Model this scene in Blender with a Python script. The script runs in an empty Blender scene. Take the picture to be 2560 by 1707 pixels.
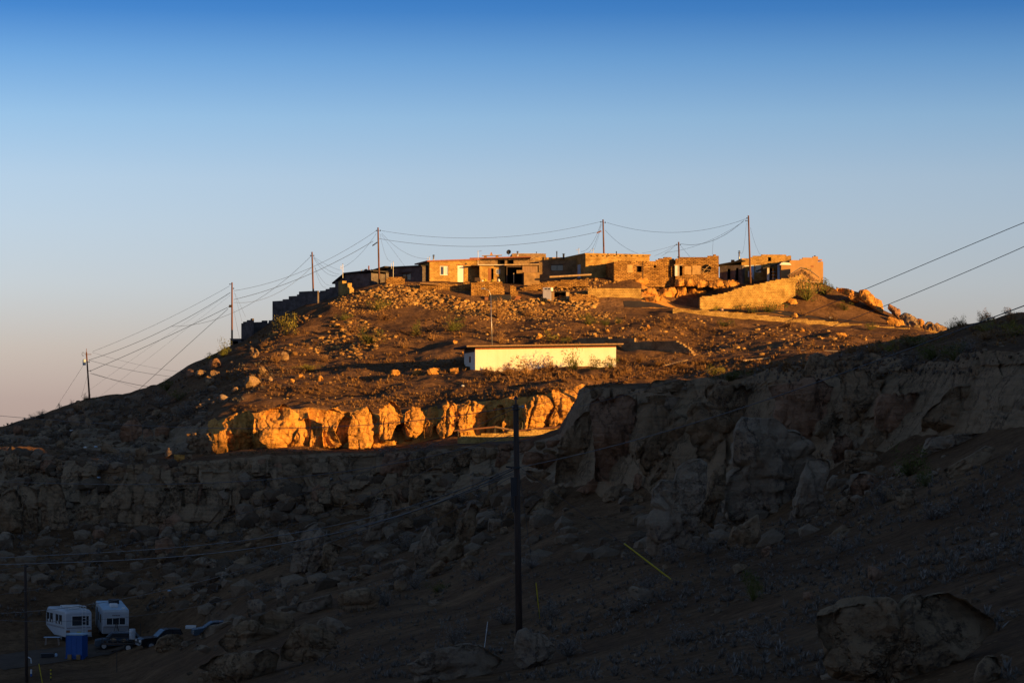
import bpy, bmesh, math, random
import numpy as np
from mathutils import Vector, Matrix, Euler

# ---------------------------------------------------------------- camera, sky, sun, exposure
S = bpy.context.scene
F, CU, HV = 6585.0, 1280.0, 1100.0          # focal length, centre column and horizon row in photo pixels (2560 wide)
R_ = math.radians
cam_d = bpy.data.cameras.new("camera"); cam = bpy.data.objects.new("camera", cam_d)
S.collection.objects.link(cam); S.camera = cam
cam_d.sensor_width = 36.0; cam_d.lens = 36.0 * F / 2560.0
cam_d.shift_y = (HV - 853.5) / 2560.0
cam_d.clip_start = 0.5; cam_d.clip_end = 30000
cam.location = (0, 0, 0); cam.rotation_euler = (R_(90), 0, 0)

SUN_AZ, SUN_EL = R_(55), R_(6)              # azimuth to the right of straight-behind-the-camera
s_dir = Vector((math.sin(SUN_AZ) * math.cos(SUN_EL), -math.cos(SUN_AZ) * math.cos(SUN_EL), math.sin(SUN_EL)))
sd = bpy.data.lights.new("sun", 'SUN'); sun = bpy.data.objects.new("sun", sd); S.collection.objects.link(sun)
sd.energy = 5.0; sd.angle = R_(0.5); sd.color = (1.0, 0.51, 0.12)
sun.rotation_euler = (-s_dir).to_track_quat('-Z', 'Y').to_euler()

w = bpy.data.worlds.new("World"); S.world = w; w.use_nodes = True
nt = w.node_tree; N = nt.nodes; L = nt.links
bg = N['Background']
sky = N.new('ShaderNodeTexSky'); sky.sky_type = 'NISHITA'; sky.sun_disc = False
sky.sun_elevation = SUN_EL; sky.sun_rotation = math.atan2(s_dir.x, s_dir.y); sky.altitude = 1800; sky.ozone_density = 2.0
tc = N.new('ShaderNodeTexCoord'); sp = N.new('ShaderNodeSeparateXYZ'); L.new(tc.outputs['Generated'], sp.inputs[0])
ramp = N.new('ShaderNodeValToRGB'); L.new(sp.outputs['Z'], ramp.inputs[0])
SKY_STOPS = [(0.0, (0.545, 0.462, 0.783)), (0.0152, (0.596, 0.459, 0.695)), (0.0338, (0.776, 0.568, 0.709)), (0.0576, (0.921, 0.718, 0.856)), (0.0807, (0.987, 0.792, 0.904)), (0.0987, (0.993, 0.825, 0.926)), (0.121, (0.792, 0.788, 0.939)), (0.1432, (0.461, 0.62, 0.884)), (0.1623, (0.169, 0.396, 0.759)), (0.24, (0.344, 0.43, 0.654)), (0.42, (0.43, 0.396, 0.447)), (0.75, (0.86, 0.74, 0.722)), (1.0, (0.989, 0.843, 0.817))]
cr = ramp.color_ramp
while len(cr.elements) < len(SKY_STOPS): cr.elements.new(0.5)
for e, (p, c) in zip(cr.elements, SKY_STOPS): e.position = p; e.color = (*c, 1)
mul = N.new('ShaderNodeMix'); mul.data_type = 'RGBA'; mul.blend_type = 'MULTIPLY'; mul.inputs[0].default_value = 1.0
L.new(sky.outputs[0], mul.inputs[6]); L.new(ramp.outputs[0], mul.inputs[7]); L.new(mul.outputs[2], bg.inputs[0])
bg.inputs[1].default_value = 0.1
S.view_settings.view_transform = 'Standard'; S.view_settings.look = 'None'
S.view_settings.exposure = 1.1; S.view_settings.gamma = 1.0
S.render.engine = 'CYCLES'

# ---------------------------------------------------------------- helpers
rng = np.random.RandomState(7); random.seed(7)
COL = S.collection
K2 = 2560 / 2352.0

def P(u, v, Y): return Vector(((u - CU) / F * Y, Y, (HV - v) / F * Y))

_perm = np.random.RandomState(3).rand(65536)
def _h(i, j, k): return _perm[(i * 73856093 ^ j * 19349663 ^ k * 83492791) & 65535]
def vnoise(p):
    p = np.asarray(p, float); f = np.floor(p); i = f.astype(np.int64); t = p - f; t = t * t * (3 - 2 * t)
    x, y, z = i[..., 0], i[..., 1], i[..., 2]; a, b, c = t[..., 0], t[..., 1], t[..., 2]
    r = 0
    for dx, wx in ((0, 1 - a), (1, a)):
        for dy, wy in ((0, 1 - b), (1, b)):
            for dz, wz in ((0, 1 - c), (1, c)):
                r = r + wx * wy * wz * _h(x + dx, y + dy, z + dz)
    return r * 2 - 1
def fbm(p, o=3):
    p = np.asarray(p, float); s = 0; a = 1.0
    for k in range(o): s = s + a * vnoise(p * (2 ** k) + 17.3 * k); a *= 0.5
    return s

def tag(o, label=None, cat=None, group=None, kind=None):
    if label: o['label'] = label
    if cat: o['category'] = cat
    if group: o['group'] = group
    if kind: o['kind'] = kind
    return o
def link(name, me, mat=None, parent=None, loc=None):
    if mat is not None and not len(me.materials): me.materials.append(mat)
    o = bpy.data.objects.new(name, me); COL.objects.link(o)
    if parent: o.parent = parent
    if loc is not None: o.location = loc
    return o
def empty(name, loc, rz=0.0, rx=0.0):
    o = bpy.data.objects.new(name, None); COL.objects.link(o); o.location = loc; o.rotation_euler = (rx, 0, rz)
    o.empty_display_size = 0.3
    return o
def npmesh(name, V, Fc, smooth=True):
    me = bpy.data.meshes.new(name); V = np.asarray(V, np.float32); Fc = np.asarray(Fc, np.int32)
    n = Fc.shape[1]; me.vertices.add(len(V)); me.vertices.foreach_set('co', V.ravel())
    me.loops.add(Fc.size); me.loops.foreach_set('vertex_index', Fc.ravel())
    me.polygons.add(len(Fc)); me.polygons.foreach_set('loop_start', np.arange(0, Fc.size, n, dtype=np.int32))
    me.polygons.foreach_set('use_smooth', np.full(len(Fc), smooth)); me.update(calc_edges=True)
    return me

class MB:                                    # collects boxes, prisms and tubes into one mesh, with metre UVs
    def __init__(s): s.v = []; s.f = []; s.uv = []
    def face(s, pts, uv=None):
        b = len(s.v); s.v += [tuple(p) for p in pts]; s.f.append(tuple(range(b, b + len(pts))))
        if uv is None:
            a = Vector(pts[1]) - Vector(pts[0]); c = Vector(pts[-1]) - Vector(pts[0]); n = a.cross(c)
            if abs(n.z) > 0.7 * n.length: uv = [(p[0], p[1]) for p in pts]
            elif abs(n.x) > abs(n.y): uv = [(p[1], p[2]) for p in pts]
            else: uv = [(p[0], p[2]) for p in pts]
        s.uv.append(uv)
        return s
    def box(s, x0, x1, y0, y1, z0, z1, M=None):
        c = [Vector((x, y, z)) for z in (z0, z1) for y in (y0, y1) for x in (x0, x1)]
        F6 = ((0, 1, 5, 4), (1, 3, 7, 5), (3, 2, 6, 7), (2, 0, 4, 6), (4, 5, 7, 6), (0, 2, 3, 1))
        for q in F6:
            p = [c[i] for i in q]; n = (p[1] - p[0]).cross(p[3] - p[0])
            if abs(n.z) > 0: uv = [(t.x, t.y) for t in p]
            elif abs(n.x) > 0: uv = [(t.y, t.z) for t in p]
            else: uv = [(t.x, t.z) for t in p]
            s.face([M @ t for t in p] if M else p, uv)
        return s
    def prism(s, poly, y0, y1, M=None):      # poly in (x, z), extruded along y
        T = (lambda p: M @ Vector(p)) if M else (lambda p: Vector(p))
        n = len(poly); ar = sum(poly[i][0] * poly[(i + 1) % n][1] - poly[(i + 1) % n][0] * poly[i][1] for i in range(n))
        if ar < 0: poly = poly[::-1]
        s.face([T((x, y0, z)) for x, z in poly], [(x, z) for x, z in poly])
        s.face([T((x, y1, z)) for x, z in poly[::-1]], [(x, z) for x, z in poly[::-1]])
        for i in range(n):
            a, b = poly[i], poly[(i + 1) % n]
            s.face([T((b[0], y0, b[1])), T((a[0], y0, a[1])), T((a[0], y1, a[1])), T((b[0], y1, b[1]))])
        return s
    def tube(s, a, b, r0, r1=None, n=10, cap=True):
        a, b = Vector(a), Vector(b); r1 = r0 if r1 is None else r1; d = (b - a); l = d.length; d.normalize()
        q = d.to_track_quat('Z', 'Y'); A = []; B = []
        for i in range(n):
            t = 2 * math.pi * i / n; o = q @ Vector((math.cos(t), math.sin(t), 0)); A.append(a + o * r0); B.append(b + o * r1)
        for i in range(n):
            j = (i + 1) % n; u0, u1 = i * r0 * 6.28 / n, (i + 1) * r0 * 6.28 / n
            s.face([A[i], A[j], B[j], B[i]], [(u0, 0), (u1, 0), (u1, l), (u0, l)])
        if cap: s.face(A[::-1]); s.face(B)
        return s
    def lathe(s, o, prof, n=14):             # profile (r, z) around vertical axis at o
        o = Vector(o)
        R = [[o + Vector((r * math.cos(2 * math.pi * i / n), r * math.sin(2 * math.pi * i / n), z)) for i in range(n)] for r, z in prof]
        for k in range(len(R) - 1):
            for i in range(n):
                j = (i + 1) % n; s.face([R[k][i], R[k][j], R[k + 1][j], R[k + 1][i]])
        return s
    def gridwall(s, xs, zs, mask, y0, y1):   # masonry wall made of cells, openings and broken tops from the mask
        xs = list(xs); zs = list(zs); nx, nz = len(xs) - 1, len(zs) - 1
        m = lambda i, k: 0 <= i < nx and 0 <= k < nz and mask((xs[i] + xs[i + 1]) / 2, (zs[k] + zs[k + 1]) / 2)
        M = [[m(i, k) for k in range(nz)] for i in range(nx)]
        g = lambda i, k: 0 <= i < nx and 0 <= k < nz and M[i][k]
        for i in range(nx):
            for k in range(nz):
                if not M[i][k]: continue
                a, b, c, d = xs[i], xs[i + 1], zs[k], zs[k + 1]
                s.face([(a, y0, c), (b, y0, c), (b, y0, d), (a, y0, d)]); s.face([(b, y1, c), (a, y1, c), (a, y1, d), (b, y1, d)])
                if not g(i - 1, k): s.face([(a, y1, c), (a, y0, c), (a, y0, d), (a, y1, d)])
                if not g(i + 1, k): s.face([(b, y0, c), (b, y1, c), (b, y1, d), (b, y0, d)])
                if not g(i, k + 1): s.face([(a, y0, d), (b, y0, d), (b, y1, d), (a, y1, d)])
                if not g(i, k - 1): s.face([(a, y1, c), (b, y1, c), (b, y0, c), (a, y0, c)])
        return s
    def build(s, name, mat, parent=None, bevel=0, smooth=False, loc=None):
        me = bpy.data.meshes.new(name); me.from_pydata(s.v, [], s.f)
        ul = me.uv_layers.new(name='UVMap'); flat = [c for u in s.uv for p in u for c in p]; ul.data.foreach_set('uv', flat)
        bm = bmesh.new(); bm.from_mesh(me); bmesh.ops.remove_doubles(bm, verts=bm.verts, dist=1e-4)
        bmesh.ops.recalc_face_normals(bm, faces=bm.faces)
        bm.to_mesh(me); bm.free()
        if smooth: me.polygons.foreach_set('use_smooth', [True] * len(me.polygons))
        me.update(); o = link(name, me, mat, parent, loc)
        if bevel:
            b = o.modifiers.new('bevel', 'BEVEL'); b.width = bevel; b.segments = 2; b.limit_method = 'ANGLE'
        return o

# ---------------------------------------------------------------- materials
class NM:
    def __init__(s, name, rough=0.9, spec=0.2):
        s.m = bpy.data.materials.new(name); s.m.use_nodes = True; s.nt = s.m.node_tree; s.N = s.nt.nodes; s.b = s.N['Principled BSDF']
        s.b.inputs['Roughness'].default_value = rough
        s.b.inputs['Specular IOR Level'].default_value = spec
    def n(s, t, **k):
        x = s.N.new(t)
        for a, b in k.items():
            if a.startswith('i_'):
                key = a[2:]; key = int(key) if key.isdigit() else key.replace('_', ' ')
                x.inputs[key].default_value = b
            else: setattr(x, a, b)
        return x
    def l(s, a, b): s.nt.links.new(a, b)
    def noise(s, vec, scale, det=4, rough=0.6):
        x = s.n('ShaderNodeTexNoise'); x.inputs['Scale'].default_value = scale; x.inputs['Detail'].default_value = det; x.inputs['Roughness'].default_value = rough
        if vec is not None: s.l(vec, x.inputs['Vector'])
        return x.outputs['Fac']
    def ramp(s, fac, stops):
        x = s.n('ShaderNodeValToRGB'); e = x.color_ramp.elements
        while len(e) < len(stops): e.new(0.5)
        for q, (p, c) in zip(e, stops): q.position = p; q.color = (*c, 1) if len(c) == 3 else c
        s.l(fac, x.inputs[0]); return x.outputs[0]
    def mix(s, fac, a, b, mode='MIX'):
        x = s.n('ShaderNodeMix', data_type='RGBA', blend_type=mode)
        for i, q in ((0, fac), (6, a), (7, b)):
            if isinstance(q, (int, float)): x.inputs[i].default_value = q
            elif isinstance(q, tuple): x.inputs[i].default_value = (*q, 1)
            else: s.l(q, x.inputs[i])
        return x.outputs[2]
    def math(s, op, a, b=0.0):
        x = s.n('ShaderNodeMath', operation=op)
        for i, q in ((0, a), (1, b)):
            if isinstance(q, (int, float)): x.inputs[i].default_value = q
            else: s.l(q, x.inputs[i])
        return x.outputs[0]
    def pos(s): return s.n('ShaderNodeNewGeometry').outputs['Position']
    def uv(s): return s.n('ShaderNodeTexCoord').outputs['UV']
    def mapv(s, vec, sc=(1, 1, 1), rot=(0, 0, 0)):
        x = s.n('ShaderNodeMapping'); x.inputs['Scale'].default_value = sc; x.inputs['Rotation'].default_value = rot; s.l(vec, x.inputs['Vector']); return x.outputs[0]
    def col(s, c):
        if isinstance(c, tuple): s.b.inputs['Base Color'].default_value = (*c, 1)
        else: s.l(c, s.b.inputs['Base Color'])
        return s
    def bump(s, h, dist=0.1, st=1.0):
        x = s.n('ShaderNodeBump'); x.inputs['Distance'].default_value = dist; x.inputs['Strength'].default_value = st
        s.l(h, x.inputs['Height']); s.l(x.outputs[0], s.b.inputs['Normal']); return s

def rock_mat(name, c1, c2, dark, strata=1.0, lich=0.5, wmin=0.0):
    m = NM(name, 0.95, 0.1); p = m.pos()
    wob = m.noise(p, 0.35, 3)
    ps = m.mapv(p, (0.25, 0.25, 3.2))
    st = m.noise(ps, 1.0, 5, 0.65)
    base = m.ramp(m.noise(p, 0.5, 5, 0.6), [(0.35, c1), (0.65, c2)])
    band = m.ramp(st, [(0.36, tuple(x * 0.62 for x in c1)), (0.5, c2), (0.62, tuple(min(1, x * 1.15) for x in c2))])
    c = m.mix(0.45 * strata, base, band)
    sp = m.noise(p, 4.5, 6, 0.75)
    spk = m.ramp(sp, [(0.50, (0, 0, 0)), (0.60, (1, 1, 1))]); patch = m.ramp(wob, [(0.42, (0, 0, 0)), (0.58, (1, 1, 1))])
    lm = m.math('MULTIPLY', m.math('MULTIPLY', spk, patch), lich)
    c = m.mix(lm, c, dark)
    # vertical varnish streaks
    pv = m.mapv(p, (1.6, 1.6, 0.12)); vs = m.ramp(m.noise(pv, 1.0, 4), [(0.55, (0, 0, 0)), (0.75, (1, 1, 1))])
    c = m.mix(m.math('MULTIPLY', vs, 0.35), c, tuple(x * 0.55 for x in c1))
    m.col(c)
    cr = m.n('ShaderNodeTexVoronoi', feature='DISTANCE_TO_EDGE'); cr.inputs['Scale'].default_value = 0.42
    nd = m.n('ShaderNodeTexNoise'); nd.inputs['Scale'].default_value = 0.55; nd.inputs['Detail'].default_value = 5; nd.inputs['Roughness'].default_value = .7; m.l(p, nd.inputs['Vector'])
    va = m.n('ShaderNodeVectorMath', operation='MULTIPLY_ADD'); m.l(nd.outputs['Color'], va.inputs[0]); va.inputs[1].default_value = (3.2, 3.2, 3.2); m.l(p, va.inputs[2]); m.l(m.mapv(va.outputs[0], (1, 1, 0.38)), cr.inputs['Vector'])
    crk = m.ramp(cr.outputs['Distance'], [(0.0, (0, 0, 0)), (0.035, (1, 1, 1))])
    m.col(m.mix(1.0, c, m.mix(m.math('MULTIPLY', patch, 0.5), (1, 1, 1), crk), 'MULTIPLY'))
    h = m.math('ADD', m.math('MULTIPLY', m.noise(p, 2.2, 8, 0.7), 1.0), m.math('MULTIPLY', st, 0.55 * strata))
    h = m.math('ADD', h, m.math('MULTIPLY', crk, 0.3))
    m.bump(h, 0.34, 1.0)
    return m.m
M = {}
M['rock_lit'] = rock_mat('sunlit_sandstone', (0.50, 0.245, 0.062), (0.70, 0.345, 0.08), (0.24, 0.14, 0.08), 1.0, 0.6)  # lit copy of the sandstone, sun warmth put into its colour
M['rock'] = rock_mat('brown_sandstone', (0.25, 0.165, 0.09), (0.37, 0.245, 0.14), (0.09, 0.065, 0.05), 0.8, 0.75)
M['rock_red'] = rock_mat('reddish_sandstone', (0.30, 0.155, 0.085), (0.38, 0.22, 0.13), (0.10, 0.07, 0.05), 1.0, 0.6)
M['rock_pale'] = rock_mat('pale_grey_sandstone', (0.28, 0.20, 0.13), (0.38, 0.28, 0.185), (0.13, 0.10, 0.09), 0.6, 0.8)

def dirt_mat():
    m = NM('dry_dirt', 1.0, 0.05); p = m.pos()
    a = m.ramp(m.noise(p, 0.12, 5, 0.65), [(0.3, (0.13, 0.07, 0.036)), (0.5, (0.215, 0.118, 0.058)), (0.72, (0.33, 0.19, 0.095))])
    b = m.ramp(m.noise(p, 1.7, 6, 0.7), [(0.35, (0.35, 0.33, 0.32)), (0.6, (1.0, 1.0, 1.0))])
    c = m.mix(0.75, a, b, 'MULTIPLY')
    v = m.n('ShaderNodeTexVoronoi'); v.inputs['Scale'].default_value = 2.6; m.l(p, v.inputs['Vector'])
    st = m.ramp(v.outputs['Distance'], [(0.10, (1, 1, 1)), (0.22, (0, 0, 0))])
    keep = m.ramp(m.noise(p, 0.6, 3), [(0.45, (0, 0, 0)), (0.6, (1, 1, 1))])
    c = m.mix(m.math('MULTIPLY', m.math('MULTIPLY', st, keep), 0.8), c, (0.42, 0.27, 0.13))
    g = m.n('ShaderNodeNewGeometry'); sx = m.n('ShaderNodeSeparateXYZ'); m.l(g.outputs['Normal'], sx.inputs[0])
    steep = m.ramp(sx.outputs['Z'], [(0.55, (1, 1, 1)), (0.78, (0, 0, 0))])
    ps = m.mapv(p, (0.3, 0.3, 3.0)); rk = m.ramp(m.noise(ps, 1.0, 5), [(0.35, (0.10, 0.065, 0.04)), (0.65, (0.27, 0.18, 0.11))])
    c = m.mix(steep, c, rk)
    m.col(c)
    h = m.math('ADD', m.noise(p, 1.4, 9, 0.75), m.math('MULTIPLY', st, 0.35))
    m.bump(h, 0.45, 1.0); return m.m
M['dirt'] = dirt_mat()
def rubble_mat(name, cols):
    m = NM(name, 0.95, 0.1); g = m.n('ShaderNodeNewGeometry'); n_ = len(cols)
    m.col(m.mix(0.6, m.ramp(g.outputs['Random Per Island'], [(i / (n_ - 1), c) for i, c in enumerate(cols)]), m.ramp(m.noise(m.pos(), 5.0, 4), [(0.3, (0.5,) * 3), (0.7, (1.15,) * 3)]), 'MULTIPLY')); return m.m
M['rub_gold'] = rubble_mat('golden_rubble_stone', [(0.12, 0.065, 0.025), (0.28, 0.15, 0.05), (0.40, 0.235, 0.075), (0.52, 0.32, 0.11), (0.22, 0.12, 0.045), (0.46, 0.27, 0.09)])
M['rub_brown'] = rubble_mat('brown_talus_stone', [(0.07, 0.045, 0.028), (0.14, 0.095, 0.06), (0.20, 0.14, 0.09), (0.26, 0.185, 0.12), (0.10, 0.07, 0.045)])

def masonry(name, c1, c2, mortar, bw=0.42, bh=0.2, rough=0.35, msize=0.012, streak=0.0):
    m = NM(name, 0.95, 0.1); u = m.uv()
    nz = m.n('ShaderNodeTexNoise'); nz.inputs['Scale'].default_value = 2.2; nz.inputs['Detail'].default_value = 3; m.l(u, nz.inputs['Vector'])
    off = m.n('ShaderNodeVectorMath', operation='MULTIPLY_ADD'); m.l(nz.outputs['Color'], off.inputs[0]); off.inputs[1].default_value = (rough * 0.35, rough * 0.35, 0); m.l(u, off.inputs[2])
    b = m.n('ShaderNodeTexBrick'); m.l(off.outputs[0], b.inputs['Vector'])
    b.inputs['Scale'].default_value = 1; b.inputs['Brick Width'].default_value = bw; b.inputs['Row Height'].default_value = bh
    b.inputs['Mortar Size'].default_value = msize; b.inputs['Mortar Smooth'].default_value = 0.3
    b.inputs['Color1'].default_value = (*c1, 1); b.inputs['Color2'].default_value = (*c2, 1); b.inputs['Mortar'].default_value = (*mortar, 1)
    p = m.pos(); v = m.ramp(m.noise(p, 0.8, 6, 0.75), [(0.35, (0.42, 0.38, 0.34)), (0.62, (1.02, 1.0, 0.98))])
    m.col(m.mix(0.85, b.outputs['Color'], v, 'MULTIPLY'))
    h = m.math('SUBTRACT', m.math('MULTIPLY', m.noise(p, 5.0, 6, 0.7), 0.5 + rough), m.math('MULTIPLY', b.outputs['Fac'], 0.8))
    m.bump(h, 0.05 + 0.12 * rough, 1.0); return m.m
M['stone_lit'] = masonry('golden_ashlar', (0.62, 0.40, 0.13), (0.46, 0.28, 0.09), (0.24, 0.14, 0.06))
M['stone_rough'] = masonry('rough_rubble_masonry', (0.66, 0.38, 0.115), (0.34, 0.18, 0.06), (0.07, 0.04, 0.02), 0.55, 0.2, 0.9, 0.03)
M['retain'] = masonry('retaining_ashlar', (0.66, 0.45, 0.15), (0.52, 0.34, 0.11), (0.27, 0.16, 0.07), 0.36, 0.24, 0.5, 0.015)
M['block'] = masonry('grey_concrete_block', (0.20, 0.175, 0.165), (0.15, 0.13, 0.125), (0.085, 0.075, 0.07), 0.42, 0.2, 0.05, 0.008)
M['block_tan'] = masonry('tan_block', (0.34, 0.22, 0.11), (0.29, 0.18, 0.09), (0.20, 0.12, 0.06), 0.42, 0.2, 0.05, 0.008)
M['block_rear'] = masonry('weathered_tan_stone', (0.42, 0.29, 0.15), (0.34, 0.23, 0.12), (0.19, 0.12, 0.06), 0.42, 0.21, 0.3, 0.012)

def stucco(name, c, amt=0.12, sc=3.0, bd=0.02, rough=0.9):
    m = NM(name, rough, 0.15); p = m.pos()
    v = m.ramp(m.noise(p, sc, 6, 0.7), [(0.3, (1 - amt * 2,) * 3), (0.7, (1.0,) * 3)])
    m.col(m.mix(1.0, c, v, 'MULTIPLY')); m.bump(m.noise(p, sc * 6, 5, 0.7), bd, 1.0); return m.m
def white_wall():
    m = NM('cream_stucco', 0.9, 0.15); p = m.pos()
    v = m.ramp(m.noise(m.mapv(p, (0.5, 0.5, 0.5)), 1.0, 6, 0.6), [(0.3, (0.93, 0.92, 0.90)), (0.7, (1, 1, 1))])
    st = m.ramp(m.noise(m.mapv(p, (1.3, 1.3, 0.08)), 1.0, 4), [(0.5, (1, 1, 1)), (0.8, (0.93, 0.9, 0.86))])
    m.col(m.mix(1.0, m.mix(1.0, (0.74, 0.70, 0.60), v, 'MULTIPLY'), st, 'MULTIPLY'))
    m.bump(m.noise(p, 5.0, 5, 0.6), 0.03, 0.8); return m.m
M['white_wall'] = white_wall()
M['plaster'] = stucco('mud_plaster', (0.55, 0.35, 0.14), 0.2, 1.5)
M['tan_stucco'] = stucco('tan_stucco', (0.40, 0.235, 0.10), 0.1, 1.0)
M['orange_stucco'] = stucco('orange_stucco', (0.50, 0.20, 0.075), 0.1, 1.0)
def wood(name, c, sc=8):
    m = NM(name, 0.85, 0.15); p = m.pos()
    v = m.ramp(m.noise(m.mapv(p, (sc, sc, 0.6)), 1.0, 4), [(0.3, (0.55,) * 3), (0.7, (1.1,) * 3)])
    m.col(m.mix(1.0, c, v, 'MULTIPLY')); m.bump(m.noise(m.mapv(p, (sc * 2, sc * 2, 1)), 1.0, 3), 0.01); return m.m
M['pole'] = wood('creosoted_pole_wood', (0.17, 0.085, 0.05)); M['pole_shaded'] = wood('shaded_pole_wood', (0.075, 0.05, 0.038)); M['wood'] = wood('weathered_wood', (0.34, 0.21, 0.11)); M['fascia'] = wood('red_brown_fascia', (0.34, 0.13, 0.07))  # near poles: darker copy of the pole wood, shade put into its colour
M['wood_dark'] = wood('dark_wood', (0.09, 0.06, 0.045)); M['door_brown'] = wood('rust_brown_door', (0.34, 0.14, 0.06)); M['log'] = wood('split_log', (0.30, 0.17, 0.09)); M['plank'] = wood('pale_plank', (0.55, 0.38, 0.2))
def flat(name, c, rough=0.6, metal=0.0, spec=0.4, var=0.1, sc=2.0):
    m = NM(name, rough, spec); m.b.inputs['Metallic'].default_value = metal
    v = m.ramp(m.noise(m.pos(), sc, 5, 0.65), [(0.3, (1 - var * 2,) * 3), (0.7, (1.0,) * 3)]); m.col(m.mix(1.0, c, v, 'MULTIPLY')); return m.m
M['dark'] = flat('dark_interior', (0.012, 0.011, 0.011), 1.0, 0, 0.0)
M['white'] = flat('white_paint', (0.80, 0.79, 0.76), 0.5); M['white_rv'] = flat('aged_white_fibreglass', (0.50, 0.52, 0.54), 0.45, 0, 0.5, 0.08, 1.5)
M['glass'] = flat('dark_glass', (0.03, 0.035, 0.04), 0.08, 0, 0.8); M['glass_blue'] = flat('painted_sky_glass', (0.42, 0.58, 0.62), 0.25, 0, 0.5)  # pale blue pane: sky reflection put into the base colour
M['glass_car'] = flat('car_glass', (0.05, 0.075, 0.09), 0.3, 0, 0.4)
M['metal'] = flat('galvanised_metal', (0.42, 0.42, 0.42), 0.4, 0.7); M['metal_dark'] = flat('dark_metal', (0.03, 0.03, 0.032), 0.5, 0.3)
M['roof_dark'] = flat('dark_roofing', (0.05, 0.045, 0.045), 0.95, 0, 0.1); M['roof_tan'] = flat('pale_roof_edge', (0.62, 0.55, 0.45), 0.8, 0, 0.2)
M['rust'] = flat('rusty_metal', (0.30, 0.13, 0.06), 0.8, 0.2); M['blue'] = flat('blue_plastic', (0.015, 0.10, 0.36), 0.5); M['blue_grey'] = flat('pale_blue_plastic', (0.45, 0.60, 0.72), 0.5)
M['black_paint'] = flat('black_car_paint', (0.008, 0.009, 0.012), 0.2, 0, 0.6); M['grey_paint'] = flat('blue_grey_car_paint', (0.05, 0.075, 0.10), 0.25, 0, 0.6)
M['tyre'] = flat('tyre_rubber', (0.012, 0.012, 0.012), 0.9); M['yellow'] = flat('yellow_plastic', (0.72, 0.55, 0.02), 0.5); M['wire'] = flat('black_cable', (0.02, 0.02, 0.022), 0.5, 0, 0.4)
M['wire_grey'] = flat('grey_aluminium_cable', (0.075, 0.075, 0.08), 0.6, 0.0, 0.2); M['tarp'] = flat('grey_brown_tarp', (0.40, 0.31, 0.22), 0.8); M['skin'] = flat('skin', (0.42, 0.23, 0.14), 0.6); M['hair'] = flat('dark_hair', (0.015, 0.01, 0.008), 0.7)
M['shirt'] = flat('white_shirt', (0.75, 0.72, 0.76), 0.9); M['trousers'] = flat('dark_trousers', (0.04, 0.045, 0.06), 0.9); M['asphalt'] = stucco('worn_asphalt', (0.06, 0.052, 0.05), 0.2, 0.8); M['track'] = stucco('packed_dirt_track', (0.13, 0.085, 0.055), 0.25, 0.6)
M['ply'] = flat('stained_plywood', (0.40, 0.25, 0.11), 0.9, 0, 0.1, 0.3, 1.0); M['stripe'] = flat('brown_stripe', (0.16, 0.12, 0.11), 0.5)
def leaf(name, c1, c2):
    m = NM(name, 0.9, 0.1); oi = m.n('ShaderNodeNewGeometry'); v = m.ramp(oi.outputs['Random Per Island'], [(0.0, c1), (1.0, c2)])
    m.col(m.mix(0.6, v, m.ramp(m.noise(m.pos(), 1.2, 3), [(0.3, (0.5,) * 3), (0.7, (1.2,) * 3)]), 'MULTIPLY')); return m.m
M['leaf_green'] = leaf('olive_green_leaves', (0.075, 0.085, 0.022), (0.15, 0.15, 0.04)); M['leaf_dry'] = leaf('dry_brown_twigs', (0.20, 0.105, 0.045), (0.36, 0.21, 0.09))
M['leaf_yellow'] = leaf('yellow_green_leaves', (0.16, 0.15, 0.03), (0.30, 0.25, 0.05)); M['leaf_sage'] = leaf('grey_sage_leaves', (0.10, 0.085, 0.068), (0.30, 0.255, 0.21))

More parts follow.
